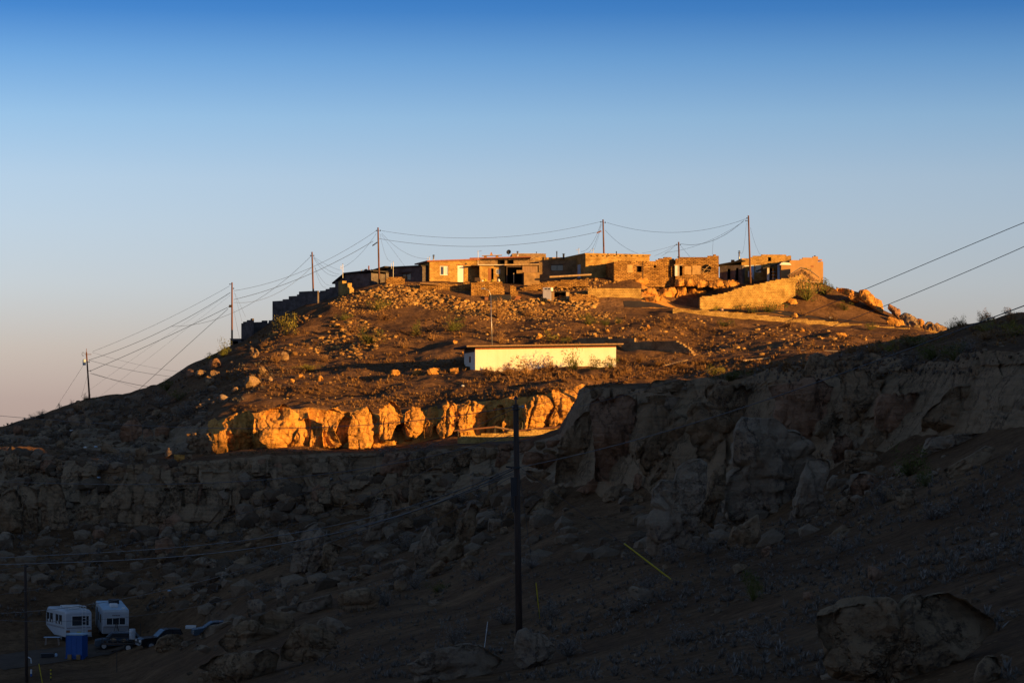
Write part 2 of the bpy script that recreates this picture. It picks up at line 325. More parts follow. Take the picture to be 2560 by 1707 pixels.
# ---------------------------------------------------------------- terrain: feature lines from near to far, (u, v, distance) with u, v on a 2352-wide photo
TL = [
 [(-600, 2600, 30), (0, 2600, 30), (1200, 2300, 25), (2352, 2100, 22), (2900, 1900, 22)],
 [(-600, 1640, 200), (0, 1600, 205), (300, 1590, 185), (500, 1590, 125), (900, 1590, 88), (1200, 1590, 80), (1500, 1600, 68), (2000, 1600, 58), (2352, 1570, 52), (2900, 1450, 50)],
 [(-600, 1560, 225), (0, 1540, 222), (250, 1530, 222), (420, 1500, 200), (560, 1480, 160), (800, 1500, 125), (1050, 1490, 108), (1200, 1470, 110), (1500, 1440, 95), (1900, 1400, 82), (2352, 1330, 72), (2900, 1200, 70)],
 [(-600, 1490, 240), (0, 1470, 238), (200, 1462, 240), (330, 1462, 238), (470, 1440, 225), (600, 1400, 200), (750, 1370, 190), (900, 1370, 172), (1050, 1390, 148), (1200, 1370, 132), (1500, 1310, 122), (1900, 1270, 108), (2352, 1180, 92), (2900, 1050, 90)],
 [(-600, 1300, 264), (0, 1280, 262), (300, 1290, 260), (600, 1290, 248), (750, 1285, 235), (900, 1260, 228), (1050, 1240, 214), (1200, 1210, 198), (1300, 1180, 188), (1500, 1215, 164), (1700, 1205, 156), (1900, 1150, 146), (2100, 1090, 136), (2352, 1010, 124), (2900, 900, 115)],
 [(-600, 1240, 272), (0, 1210, 275), (250, 1210, 273), (500, 1215, 271), (700, 1205, 270), (900, 1175, 267), (1100, 1125, 252), (1200, 1100, 235), (1290, 1120, 206), (1400, 1130, 193), (1500, 1130, 184), (1700, 1110, 173), (1900, 1080, 160), (2100, 1030, 150), (2352, 980, 134), (2900, 870, 125)],
 [(-600, 1040, 300), (0, 1035, 294), (150, 1060, 283), (280, 1075, 276), (400, 1062, 276), (550, 1047, 275), (700, 1040, 274), (900, 1038, 272), (1000, 1035, 271), (1200, 1015, 268), (1285, 1000, 250), (1330, 905, 213), (1400, 895, 203), (1500, 893, 194), (1640, 880, 186), (1760, 850, 178), (1900, 850, 167), (2000, 810, 163), (2100, 850, 158), (2180, 840, 152), (2260, 805, 145), (2352, 800, 141), (2500, 800, 138), (2900, 900, 135)],
 [(-600, 1022, 345), (0, 1018, 342), (150, 1028, 326), (280, 1045, 305), (400, 1045, 294), (550, 1035, 286), (700, 1030, 285), (900, 1028, 284), (1000, 1012, 284), (1200, 998, 282), (1285, 985, 276), (1345, 895, 226), (1450, 880, 220), (1640, 868, 215), (1800, 850, 205), (1900, 825, 198), (2000, 795, 192), (2100, 775, 186), (2200, 745, 182), (2352, 712, 178), (2500, 760, 178), (2900, 960, 175)],
 [(-600, 1021, 346), (0, 1017, 343), (150, 1027, 327), (280, 1044, 306), (400, 1044, 295), (550, 1034, 290), (700, 1028, 289), (900, 1026, 288.3), (1000, 1010, 288.2), (1200, 996, 286.2), (1285, 1005, 280), (1335, 1050, 279), (1450, 1055, 276), (1640, 1045, 260), (1800, 1020, 236), (1900, 990, 216), (2000, 975, 204), (2100, 960, 196), (2200, 940, 192), (2352, 930, 188), (2900, 970, 185)],
 [(-600, 1015, 364), (0, 998, 364), (120, 983, 360), (250, 985, 342), (330, 985, 334), (420, 975, 320), (500, 962, 300), (560, 955, 295), (700, 948, 293), (900, 940, 292), (1000, 932, 292), (1200, 905, 290), (1300, 890, 287), (1340, 900, 287), (1400, 1000, 286), (1640, 1000, 280), (1900, 985, 260), (2352, 960, 235), (2900, 990, 225)],
 [(-600, 1010, 382), (0, 989, 382), (120, 960, 380), (200, 948, 366), (300, 940, 358), (400, 925, 345), (500, 908, 330), (600, 895, 322), (750, 888, 320), (900, 880, 320), (1065, 858, 320), (1250, 850, 322), (1420, 848, 322), (1500, 846, 322), (1650, 840, 318), (1850, 815, 315), (2100, 830, 308), (2352, 900, 300), (2900, 960, 300)],
 [(-600, 1020, 392), (0, 986, 392), (120, 950, 390), (200, 930, 380), (300, 916, 374), (360, 895, 366), (430, 862, 356), (560, 840, 348), (700, 830, 347), (900, 815, 346), (1070, 800, 345), (1420, 796, 344), (1600, 800, 345), (1750, 785, 345), (1900, 775, 345), (2130, 768, 345), (2352, 860, 340), (2900, 950, 340)],
 [(-600, 1030, 404), (0, 988, 402), (120, 947, 398), (200, 924, 394), (300, 910, 388), (345, 885, 380), (380, 880, 376), (430, 850, 372), (520, 805, 372), (600, 785, 372), (700, 768, 370), (800, 755, 369), (900, 755, 368), (1070, 745, 368), (1250, 740, 368), (1420, 735, 368), (1550, 728, 368), (1700, 742, 366), (1900, 755, 364), (2130, 767, 362), (2352, 850, 355), (2900, 930, 355)],
 [(-600, 1040, 412), (0, 996, 412), (120, 947, 408), (200, 921, 402), (300, 905, 395), (360, 888, 390), (430, 842, 385), (500, 812, 383), (560, 780, 382), (625, 752, 382), (700, 715, 381), (760, 695, 380), (900, 695, 379), (1070, 695, 379), (1250, 700, 379), (1350, 702, 379), (1500, 705, 378), (1600, 712, 378), (1700, 716, 378), (1900, 735, 377), (2130, 757, 375), (2200, 785, 372), (2352, 850, 370), (2900, 930, 370)],
 [(-600, 1042, 424), (0, 998, 424), (120, 950, 420), (200, 923, 415), (300, 908, 406), (360, 890, 400), (430, 845, 394), (500, 813, 390), (550, 790, 388), (625, 735, 388), (700, 702, 387), (750, 692, 387), (810, 668, 388), (850, 658, 388), (900, 650, 388), (1000, 648, 388), (1070, 650, 388), (1150, 655, 388), (1250, 655, 388), (1350, 640, 388), (1450, 638, 388), (1550, 700, 386), (1605, 709, 386), (1700, 700, 386), (1800, 690, 386), (1850, 690, 386), (1900, 715, 385), (2000, 735, 383), (2120, 757, 380), (2200, 795, 378), (2352, 850, 376), (2900, 860, 376)],
 [(-600, 1044, 436), (0, 1000, 436), (120, 952, 430), (200, 925, 425), (300, 912, 415), (430, 850, 402), (500, 815, 398), (550, 790, 395), (625, 735, 395), (700, 700, 395), (750, 685, 395), (810, 662, 394), (850, 652, 394), (900, 645, 394), (1070, 648, 394), (1250, 648, 394), (1350, 636, 394), (1450, 634, 394), (1640, 636, 394), (1700, 642, 394), (1800, 642, 394), (1850, 640, 394), (1900, 655, 394), (1930, 668, 392), (1990, 695, 390), (2050, 722, 388), (2120, 752, 386), (2200, 800, 384), (2352, 860, 384), (2900, 880, 384)],
 [(-600, 1050, 480), (0, 1012, 480), (200, 950, 470), (430, 880, 450), (600, 800, 445), (750, 715, 440), (900, 690, 440), (1300, 682, 440), (1850, 682, 440), (1930, 705, 430), (2050, 770, 425), (2200, 850, 425), (2900, 950, 420)],
 [(-600, 1600, 620), (2900, 1600, 620)],
]
NK = len(TL)
def curves(u):
    us = np.asarray(u, float) / K2; Y = []; Z = []
    for c in TL:
        a = np.array(c, float); v = np.interp(us, a[:, 0], a[:, 1]) * K2; y = np.interp(us, a[:, 0], a[:, 2])
        Y.append(y); Z.append((HV - v) / F * y)
    return np.array(Y), np.array(Z)
AMP = np.array([0.3, .12, .12, .10, .3, .55, .35, .35, .3, .5, .5, .5, .45, .3, .12, .06, .5, 3.0])
def tnoise(x, y, amp):
    p = np.stack([x * 0.16, y * 0.16, x * 0 + 3.1], -1); q = np.stack([x * 0.62, y * 0.62, x * 0 + 9.1], -1)
    return amp * (fbm(p, 2) * 1.1 + fbm(q, 2) * 0.38)
def H(x, y):
    x = np.atleast_1d(np.asarray(x, float)); y = np.atleast_1d(np.asarray(y, float)); u = CU + x * F / y
    Y, Z = curves(u); z = Z[0] + 0 * y; a = np.full_like(y, AMP[0])
    for k in range(NK - 1):
        f = np.clip((y - Y[k]) / (Y[k + 1] - Y[k]), 0, 1); m = y >= Y[k]
        z = np.where(m, Z[k] * (1 - f) + Z[k + 1] * f, z); a = np.where(m, AMP[k] * (1 - f) + AMP[k + 1] * f, a)
    return z + tnoise(x, y, a)
def hit(u, v):                               # distance at which the view line (u, v) meets the ground
    Ys = np.arange(48, 470, 0.6); z = H((u - CU) / F * Ys, Ys); d = z - (HV - v) / F * Ys
    i = np.argmax(d >= 0)
    if d[i] < 0: return 392.0
    if i == 0: return float(Ys[0])
    f = -d[i - 1] / (d[i] - d[i - 1] + 1e-9); return float(Ys[i - 1] + 0.6 * np.clip(f, 0, 1))
def hit2(u, v):
    for dv in range(0, 80, 3):
        Y = hit(u, v + dv)
        if Y != 392.0: return Y, v + dv
    return 392.0, v
def hitN(u, v):
    u = np.asarray(u, float); v = np.asarray(v, float); out = np.full(len(u), np.nan); Ys = np.arange(48, 430, 1.2)
    for a in range(0, len(u), 400):
        uu = u[a:a + 400, None]; vv = v[a:a + 400, None]; Yg = np.broadcast_to(Ys, (len(uu), len(Ys)))
        z = H(((uu - CU) / F * Yg).ravel(), Yg.ravel()).reshape(Yg.shape); d = z - (HV - vv) / F * Yg
        i = np.argmax(d >= 0, 1); ar = np.arange(len(uu)); ok = d[ar, i] >= 0; j = np.maximum(i - 1, 0); f = np.clip(-d[ar, j] / (d[ar, i] - d[ar, j] + 1e-9), 0, 1); out[a:a + 400] = np.where(ok, Ys[j] + 1.2 * f, np.nan)
    return out
def build_terrain():
    us = np.concatenate([np.arange(-700, -60, 40), np.arange(-60, 2624, 4.0), np.arange(2624, 3160, 40)])
    NS = [14, 30, 40, 60, 30, 40, 22, 8, 34, 44, 40, 40, 40, 34, 14, 10, 12]
    ks = []
    for k in range(NK - 1):
        for i in range(NS[k]): ks.append((k, i / NS[k]))
    ks.append((NK - 2, 1.0))
    Y, Z = curves(us); rows = []
    for k, f in ks:
        y = Y[k] * (1 - f) + Y[k + 1] * f; z = Z[k] * (1 - f) + Z[k + 1] * f; x = (us - CU) / F * y
        z = z + tnoise(x, y, AMP[k] * (1 - f) + AMP[k + 1] * f)
        cw = 4 * f * (1 - f) if k in (5, 8) else 0.0
        if cw > 0:
            wx = x + 1.5 * vnoise(np.stack([x * .3, z * .3, y * 0], -1)); ii = np.floor(wx / 2.3).astype(np.int64); jj = np.floor((z + 1.5 * _h(ii, ii * 0 + 3, ii * 0)) / 2.6).astype(np.int64); i2 = np.floor((wx + 5) / 0.9).astype(np.int64)
            cw = min(1.0, cw * 1.6)
            y = y + cw * (2.2 * (_h(ii, jj, ii * 0) - 0.5) + 0.9 * (_h(i2, np.floor(z / 1.7).astype(np.int64), i2 * 0 + 5) - 0.5))
        rows.append(np.stack([x, y, z], -1))
    V = np.array(rows); nr, nc = V.shape[:2]; idx = np.arange(nr * nc).reshape(nr, nc)
    Fc = np.stack([idx[:-1, :-1], idx[:-1, 1:], idx[1:, 1:], idx[1:, :-1]], -1).reshape(-1, 4)
    me = npmesh('hillside', V.reshape(-1, 3), Fc); o = link('hillside', me, M['dirt']); tag(o, kind='structure')
    me.materials.append(M['rock']); me.materials.append(M['rock_lit'])
    kk = np.array([k for k, f in ks[:-1]])[:, None] * np.ones(nc - 1, int)[None, :]; uu = us[None, :-1] * np.ones(nr - 1)[:, None]
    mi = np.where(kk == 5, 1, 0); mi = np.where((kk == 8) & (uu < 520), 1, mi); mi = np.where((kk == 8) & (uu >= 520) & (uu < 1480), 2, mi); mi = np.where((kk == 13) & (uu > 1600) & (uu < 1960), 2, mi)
    me.polygons.foreach_set('material_index', mi.ravel().astype(np.int32)); me.polygons.foreach_set('use_smooth', (mi.ravel() == 0))
build_terrain()
# far desert floor, one sheet to the horizon, below the mesa
gx = np.concatenate([-np.geomspace(9000, 200, 30), np.linspace(-180, 180, 19), np.geomspace(200, 9000, 30)])
gy = np.concatenate([-np.geomspace(3000, 200, 20), np.linspace(-180, 600, 30), np.geomspace(650, 12000, 30)])
X, Yg = np.meshgrid(gx, gy); Zg = -50 + 4 * fbm(np.stack([X * .004, Yg * .004, X * 0], -1), 3)
idx = np.arange(X.size).reshape(X.shape); Fc = np.stack([idx[:-1, :-1], idx[:-1, 1:], idx[1:, 1:], idx[1:, :-1]], -1).reshape(-1, 4)
tag(link('desert_ground', npmesh('desert_ground', np.stack([X, Yg, Zg], -1).reshape(-1, 3), Fc), M['dirt']), kind='structure')
# unseen hill added behind and right of the viewpoint, crest shaped to shade low ground
def shade_hill():
    s = np.array([math.sin(SUN_AZ), -math.cos(SUN_AZ)]); t = np.array([math.cos(SUN_AZ), math.sin(SUN_AZ)])
    A = np.concatenate([np.linspace(150, 250, 26), np.linspace(254, 300, 12), np.linspace(310, 420, 12)]); B = np.linspace(-260, 760, 340)
    a, b = np.meshgrid(A, B); x = a * s[0] + b * t[0]; y = a * s[1] + b * t[1]
    crest = np.interp(b, [120, 172, 180, 209, 214.5, 217.5, 226, 234, 250, 300], [43.5, 44.2, 49, 51, 50, 45.2, 42.4, 41.0, 41.0, 41.0]) + 0.35 * fbm(np.stack([b * .03, b * 0, b * 0 + 5], -1), 3)
    prof = np.interp(a, [150, 200, 245, 258, 266, 280, 420], [-48, 0, 22, 30, 30, 28, -50])
    z = np.where(prof > 0, prof / 30.0 * crest, prof) + np.where(a < 245, 1.2, 0.15) * fbm(np.stack([x * .08, y * .08, x * 0], -1), 3) * (prof > -45)
    z = np.minimum(z, crest + 0.3)
    idx = np.arange(a.size).reshape(a.shape); Fc = np.stack([idx[:-1, :-1], idx[:-1, 1:], idx[1:, 1:], idx[1:, :-1]], -1).reshape(-1, 4)
    tag(link('unseen_shade_hill', npmesh('unseen_shade_hill', np.stack([x, y, z], -1).reshape(-1, 3), Fc), M['dirt']), kind='structure')
shade_hill()
# ---------------------------------------------------------------- rocks traced by outline, each with its own distance, size and depth
def ico(n):
    bm = bmesh.new(); bmesh.ops.create_icosphere(bm, subdivisions=n, radius=1.0)
    V = np.array([v.co[:] for v in bm.verts]); Fc = np.array([[v.index for v in f.verts] for f in bm.faces]); bm.free(); return V, Fc
ICO = {n: ico(n) for n in (1, 2, 3, 4, 5, 6)}
def poly_radius(poly, th):
    c = poly.mean(0)
    A = 0; C = np.zeros(2); n = len(poly)
    for i in range(n):
        p, q = poly[i], poly[(i + 1) % n]; cr = p[0] * q[1] - q[0] * p[1]; A += cr; C += (p + q) * cr
    if abs(A) > 1e-9: c = C / (3 * A)
    d = np.stack([np.cos(th), np.sin(th)], -1); best = np.zeros(len(th)); 
    for i in range(n):
        p = poly[i] - c; e = poly[(i + 1) % n] - poly[i]; den = d[:, 0] * e[1] - d[:, 1] * e[0]
        den = np.where(abs(den) < 1e-9, 1e-9, den)
        t = (p[0] * e[1] - p[1] * e[0]) / den; s = (p[0] * d[:, 1] - p[1] * d[:, 0]) / den
        ok = (t > 0) & (s >= -0.001) & (s <= 1.001); best = np.where(ok & (t > best), t, best)
    return c, best
def make_rock(poly_m, depth, seed, lod=5, box=0.55, rough=1.0, facets=3):
    """poly_m: outline in metres (x, z). returns verts centred on the outline's centroid"""
    V, Fc = ICO[lod]; r = np.random.RandomState(seed)
    th = np.arctan2(V[:, 2], V[:, 0]); T = np.linspace(-math.pi, math.pi, 361); c, R = poly_radius(np.array(poly_m, float), T)
    k = np.exp(-np.linspace(-2, 2, 5) ** 2); k /= k.sum(); Rp = np.concatenate([R[-3:-1], R, R[1:3]]); R = np.convolve(Rp, k, 'valid')
    Rt = np.interp(th, T, R); sy = V[:, 1]; cl = np.sqrt(np.clip(1 - sy ** 2, 0, 1))
    q = cl ** box; y = np.sign(sy) * (1 - np.clip(1 - np.abs(sy), 0, 1) ** 0.9) ** 0.8 * depth / 2
    W = np.stack([np.cos(th) * Rt * q, y, np.sin(th) * Rt * q], -1)
    sz = max(R.mean(), 0.01)
    for _ in range(facets + 2):              # chisel planes off the near side
        a, b = r.uniform(-0.85, 0.85, 2); cc = -depth / 2 * r.uniform(0.45, 0.95)
        pl = cc + a * W[:, 0] * depth / sz / 2.2 + b * W[:, 2] * depth / sz / 2.2
        W[:, 1] = np.where((W[:, 1] < pl) & (W[:, 1] < 0), pl + (W[:, 1] - pl) * 0.02, W[:, 1])
    for _ in range(3):                       # and a few corners off all round
        nv = r.normal(size=3); nv[1] *= .6; nv /= np.linalg.norm(nv); e_ = np.abs(nv[0]) * Rt.max() + np.abs(nv[2]) * Rt.max() + np.abs(nv[1]) * depth / 2
        dd = W @ nv; lim = np.percentile(dd, 93); W = W - (np.clip(dd - lim, 0, None) * .9)[:, None] * nv
    so = r.rand(3) * 50; nrm = W / (np.linalg.norm(W, axis=1, keepdims=True) + 1e-6)
    edge = 0.35 + 0.65 * np.clip(1 - q, 0, 1)
    n1 = fbm(W / sz * 1.1 + so, 2) * 0.08 * sz; n2 = -np.abs(fbm(W / max(sz * 0.3, 0.3) + so, 3)) * 0.09 * min(sz, 2.5) + .03 * sz
    rid = (1 - np.abs(vnoise(W / sz * np.array([1.6, 1.6, 0.9]) + so + 9)) * 2) * 0.05 * sz
    led = np.sin(W[:, 2] / max(0.35, sz * 0.16) * 3.1 + 3 * vnoise(W / sz + so)) * 0.018 * min(sz, 3)
    d = (n1 + n2 - np.abs(rid) + led) * rough
    gr = 0                                   # joints: upright cracks and bedding grooves
    for q_ in range(r.randint(1, 4) if sz > .8 else r.randint(0, 2)):
        t_ = r.uniform(-.6, .6); vert = r.rand() < .6; cx_ = W[:, 0] if vert else W[:, 2]; ot = W[:, 2] if vert else W[:, 0]
        dl = cx_ - t_ * sz + (.16 * sz) * vnoise(np.stack([ot / sz * 1.5, ot * 0 + q_ * 7, ot * 0 + seed % 97], -1)) + ot * r.uniform(-.25, .25); gw = r.uniform(.035, .07) * sz + .03
        gr = gr + np.exp(-(dl / gw) ** 2) * r.uniform(.06, .16) * sz
    nc_ = 9 if sz > 1.2 else 5 if sz > .5 else 3   # fracture blocks: each cell of the face sits at its own depth and tilt
    Cc = r.uniform(-1, 1, (nc_, 3)) * np.array([.95, .3, .95]); Cc[:, 1] -= .3; Wn = W / np.array([Rt.max(), max(depth / 2, .01), Rt.max()]); Wn = Wn + .10 * np.stack([vnoise(Wn * 2.5 + so + q * 3) for q in range(3)], -1)
    D2 = np.linalg.norm((Wn[:, None, :] - Cc[None]) * np.array([1.25, 1, .8]), axis=2); idc = D2.argmin(1); Ds = np.sort(D2, 1); edge_ = Ds[:, 1] - Ds[:, 0] if nc_ > 1 else Ds[:, 0]
    off = r.uniform(-.10, .02, nc_); tl = r.uniform(-.10, .10, (nc_, 2)); am = .9 if box < .5 else .6
    d = d * .8 + am * sz * (off[idc] + tl[idc, 0] * (Wn - Cc[idc])[:, 0] + tl[idc, 1] * (Wn - Cc[idc])[:, 2]) - am * .10 * sz * np.exp(-(edge_ / .045) ** 2)
    d = d - gr * rough * .7
    out = W + nrm * d[:, None]; out[:, 1] -= (d * 0.6 + n1 * 0.6) * (sy < 0)
    return out, Fc, c
ROCKS = []                                   # filled for labels
BLOCK = []                                   # screen boxes kept free of scatter
GROW = 1.0
def traced(zone, pts, mat='rock', Y=None, dep=0.75, lod=None, box=0.55, label=None, group=None, rough=1.0, facets=3, sink=0.0, name='sandstone_boulder', dY=0.0):
    ox, oy, s = zone; px = np.array([(ox + x / s, oy + y / s) for x, y in pts])
    px[:, 0] = px[:, 0].mean() + (px[:, 0] - px[:, 0].mean()) * GROW; px[:, 1] = px[:, 1].max() + (px[:, 1] - px[:, 1].max()) * (1 + (GROW - 1) * .4)
    u0, v0 = px.min(0); u1, v1 = px.max(0); uc = px[px[:, 1] > v1 - 0.25 * (v1 - v0)][:, 0].mean()
    if Y is None: Y = hit2(uc, min(v1, 1706))[0] + dY
    wd, ht = (u1 - u0) / F * Y, (v1 - v0) / F * Y; depth = dep * min(wd, ht * 1.3) + 0.2
    Yc = Y + depth * 0.32; px = px.copy(); px[:, 1] += np.where(px[:, 1] > v1 - 0.12 * (v1 - v0), sink, 0)
    pm = np.stack([(px[:, 0] - CU) / F * Yc, (HV - px[:, 1]) / F * Yc], -1)
    if lod is None: mpx = max(u1 - u0, v1 - v0); lod = 6 if mpx > 150 else 5 if mpx > 45 else 4
    V, Fc, c = make_rock(pm, depth, int(u0 * 7 + v0 * 3) % 99991, lod, box, rough, facets)
    me = npmesh(name, V, Fc); o = link(name, me, M[mat], None, (c[0], Yc, c[1])); o['category'] = 'rock'
    if label: o['label'] = label
    if group: o['group'] = group
    BLOCK.append((u0, v0, u1, v1)); ROCKS.append((o, (u0 + u1) / 2, (v0 + v1) / 2, wd, ht)); return o
ZA = (0, 1000, 4.704); ZB = (450, 950, 4.704); ZC = (900, 950, 4.704); ZD = (1300, 920, 4.704); ZE = (1700, 850, 4.704); ZG = (2060, 740, 4.704)
ZH = (850, 1200, 4.704); ZI = (400, 1200, 4.704); ZJ = (400, 1400, 4.704); ZK = (850, 1400, 4.276); ZL = (1550, 1150, 3.92); ZM = (2060, 1050, 4.704); ZN = (1900, 1383, 3.564); Z1 = (0, 0, 1)
LR = 'boulders of the sunlit row below the white building'
lit = [
 (ZB, [(510,520),(560,440),(780,370),(840,420),(855,520),(850,700),(830,850),(700,860),(560,800),(545,640)], 'large rounded golden boulder at the left end of the sunlit row, first big one'),
 (ZB, [(390,620),(520,595),(545,700),(555,870),(430,890),(380,800)], 'narrow upright pillar half in shade, left of the first big sunlit boulder'),
 (ZB, [(270,620),(360,610),(380,750),(370,890),(240,900),(220,700)], 'shaded squat pillar with a sunlit fleck on top, left of the sunlit row'),
 (ZB, [(90,640),(240,615),(250,740),(220,860),(90,800)], 'flat-topped dark block just left of the shaded squat pillar'),
 (ZB, [(940,520),(980,420),(1060,340),(1210,300),(1310,370),(1385,440),(1370,560),(1300,640),(1310,760),(1280,830),(1060,820),(960,740)], 'widest overhanging boulder of the sunlit row, shaded on its left half'),
 (ZB, [(880,430),(960,430),(950,560),(960,760),(870,780),(860,600)], 'thin dark pillar in the gap between the two leftmost big sunlit boulders'),
 (ZB, [(1400,450),(1450,415),(1530,460),(1540,560),(1520,680),(1480,820),(1310,830),(1350,690),(1390,600)], 'smooth egg-topped sunlit pillar right of the widest overhanging boulder'),
 (ZB, [(1590,440),(1650,410),(1660,470),(1640,560),(1680,640),(1675,800),(1530,810),(1540,620),(1590,520)], 'slim knobbly sunlit pillar with a small round head'),
 (ZB, [(1690,380),(1820,320),(1900,300),(1940,400),(1860,520),(1820,640),(1870,720),(1930,800),(1700,800),(1670,640),(1690,500)], 'flat-faced bright yellow boulder with a pointed top right corner'),
 (ZB, [(1870,500),(1960,400),(2040,380),(2010,600),(1960,790),(1870,790),(1830,640)], 'shaded wedge of rock right of the flat-faced yellow boulder'),
 (ZB, [(2040,340),(2130,305),(2270,340),(2320,460),(2290,600),(2250,760),(2200,830),(2000,800),(1990,640),(2030,500)], 'broad sunlit boulder with square shoulders, left of the mushroom-shaped one'),
 (ZC, [(160,640),(240,620),(240,810),(150,810)], 'low block at the foot of the gap left of the mushroom-shaped boulder'),
 (ZC, [(240,290),(300,255),(400,290),(470,350),(490,440),(460,520),(400,580),(370,680),(330,820),(240,820),(230,560),(240,440)], 'mushroom-shaped sunlit boulder narrowing to a thin foot'),
 (ZC, [(540,380),(620,320),(740,330),(770,400),(755,520),(730,600),(660,660),(570,640),(520,520)], 'round sunlit boulder right of the dark cave-like gap'),
 (ZC, [(800,340),(900,300),(915,380),(900,470),(860,560),(840,660),(740,660),(760,540),(790,440)], 'slender leaning sunlit pillar left of the high domed boulder'),
 (ZC, [(960,290),(1030,245),(1110,290),(1160,360),(1165,460),(1110,560),(1060,670),(920,670),(860,640),(940,480),(980,380)], 'high domed sunlit boulder bulging to the right over a narrow foot'),
 (ZC, [(1180,300),(1260,240),(1380,270),(1460,330),(1475,430),(1465,520),(1440,650),(1180,650),(1150,560),(1170,430)], 'big square-bellied sunlit boulder behind the left end of the pipe rail'),
 (ZC, [(1480,290),(1530,260),(1575,320),(1560,440),(1480,500),(1475,400)], 'small rounded cap of sunlit rock right of the square-bellied boulder'),
 (ZC, [(1590,280),(1680,300),(1700,400),(1650,500),(1620,640),(1480,650),(1490,560),(1550,440),(1590,340)], 'curved sunlit boulder leaning left behind the wooden rail'),
 (ZC, [(1710,310),(1800,310),(1860,430),(1925,460),(1910,600),(1700,620),(1660,540),(1710,440)], 'flat sunlit rock face partly hidden by the near utility pole'),
 (ZC, [(1960,260),(2080,190),(2200,185),(2280,260),(2290,360),(2240,440),(2160,580),(1940,600),(1930,420),(1920,320)], 'large round-headed sunlit boulder just right of the near utility pole'),
 (ZD, [(350,260),(430,230),(500,310),(600,370),(605,480),(590,620),(560,700),(290,710),(390,530),(410,440),(380,340)], 'tall sloping-shouldered sunlit boulder above the right end of the stone wall'),
 (ZD, [(610,240),(740,190),(830,230),(845,370),(700,400),(690,330)], 'sunlit boulder half hidden by the dark cliff top on the right'),
 (ZD, [(620,400),(700,390),(680,500),(650,620),(590,690),(600,500)], 'rightmost sliver of sunlit rock against the dark cliff'),
]
GROW = 1.12
for k, (z, pts, lb) in enumerate(lit):
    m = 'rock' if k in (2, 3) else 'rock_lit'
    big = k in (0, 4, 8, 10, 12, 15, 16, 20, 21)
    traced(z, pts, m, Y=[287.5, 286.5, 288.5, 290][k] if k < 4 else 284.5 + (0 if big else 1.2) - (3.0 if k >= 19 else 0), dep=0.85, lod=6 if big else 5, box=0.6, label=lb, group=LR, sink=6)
GROW = 1.08
traced(ZA, [(2050,640),(2170,640),(2180,690),(2060,740)], 'rock_lit', label='small bright orange rock alone at the left end of the shaded ledge')
traced(ZA, [(2160,620),(2250,640),(2270,690),(2200,690)], 'rock', label='small brown rock touching the bright orange one on the ledge')
# left shaded slope and cliff
GL = 'shaded rocks of the left slope'
for pts, lb in [
 ([(1500,240),(1600,220),(1660,300),(1670,400),(1600,480),(1440,500),(1400,420),(1440,320)], 'large layered reddish boulder on the shaded slope left of the sunlit row'),
 ([(1830,330),(1920,290),(1990,330),(1980,420),(1850,470),(1820,400)], 'rounded grey boulder second to the right of the layered reddish one'),
 ([(1690,350),(1760,330),(1800,400),(1790,470),(1690,460)], 'small boulder squeezed between the layered reddish one and the rounded grey one'),
 ([(1180,470),(1280,530),(1420,620),(1420,670),(1170,630),(1200,540)], 'pointed triangular slab lying on the shaded left slope'),
 ([(770,210),(930,165),(940,310),(850,335),(810,250)], 'square pale-topped block high on the shaded left slope'),
 ([(650,490),(700,470),(760,480),(750,550),(680,560)], 'small round brown stone alone on the open left slope'),
 ([(900,10),(1010,0),(1070,30),(1050,80),(930,150),(840,110),(850,50)], 'dark boulder on the skyline beside the leftmost hill pole'),
 ([(530,240),(600,210),(620,240),(600,350),(530,350)], 'upright slab near the left skyline'),
 ([(80,650),(150,620),(220,650),(220,780),(190,890),(20,880),(50,740)], 'rounded tall block at the far left cliff edge'),
 ([(240,740),(300,710),(440,740),(430,830),(400,880),(230,870)], 'flat-topped block second from the left on the far left cliff edge'),
 ([(470,720),(560,690),(670,760),(640,850),(460,850)], 'reddish wedge third from the left on the far left cliff edge'),
 ([(650,680),(730,710),(730,840),(660,850)], 'narrow block fourth from the left on the far left cliff edge'),
 ([(880,1250),(1150,1220),(1180,1340),(1130,1450),(900,1430)], 'low arched rock over a dark hollow left of the lower cliff'),
 ([(1600,580),(1730,540),(1740,620),(1690,720),(1580,740)], 'tilted block above the lower cliff near the bright orange rock'),
 ([(1960,560),(2070,550),(2090,600),(1980,670),(1920,680)], 'pale grey slab just above left of the bright orange rock'),
 ([(1100,770),(1150,740),(1200,780),(1180,820),(1110,810)], 'small tan stone in the shaded gully on the left')]:
    traced(ZA, pts, 'rock_red' if 'reddish' in lb else 'rock_pale' if 'pale' in lb else 'rock', label=lb, group=GL)
for pts, lb in [
 ([(40,1030),(150,990),(240,1130),(260,1300),(240,1580),(-60,1580),(-40,1200)], 'leftmost big cliff face at the left edge of the photo'),
 ([(200,1000),(420,980),(450,1120),(460,1300),(430,1600),(270,1600),(260,1200)], 'second big cliff column from the left edge'),
 ([(470,980),(700,990),(770,1180),(800,1400),(760,1600),(480,1600),(470,1200)], 'third broad cliff face from the left edge'),
 ([(1160,1260),(1400,1010),(1560,1000),(1560,1200),(1480,1380),(1280,1500),(1200,1400)], 'sloping smooth face at the left end of the lower cliff')]:
    traced(ZA, pts, 'rock', Y=272.5, label=lb, dep=0.6, box=0.45, group='big faces of the left cliff')
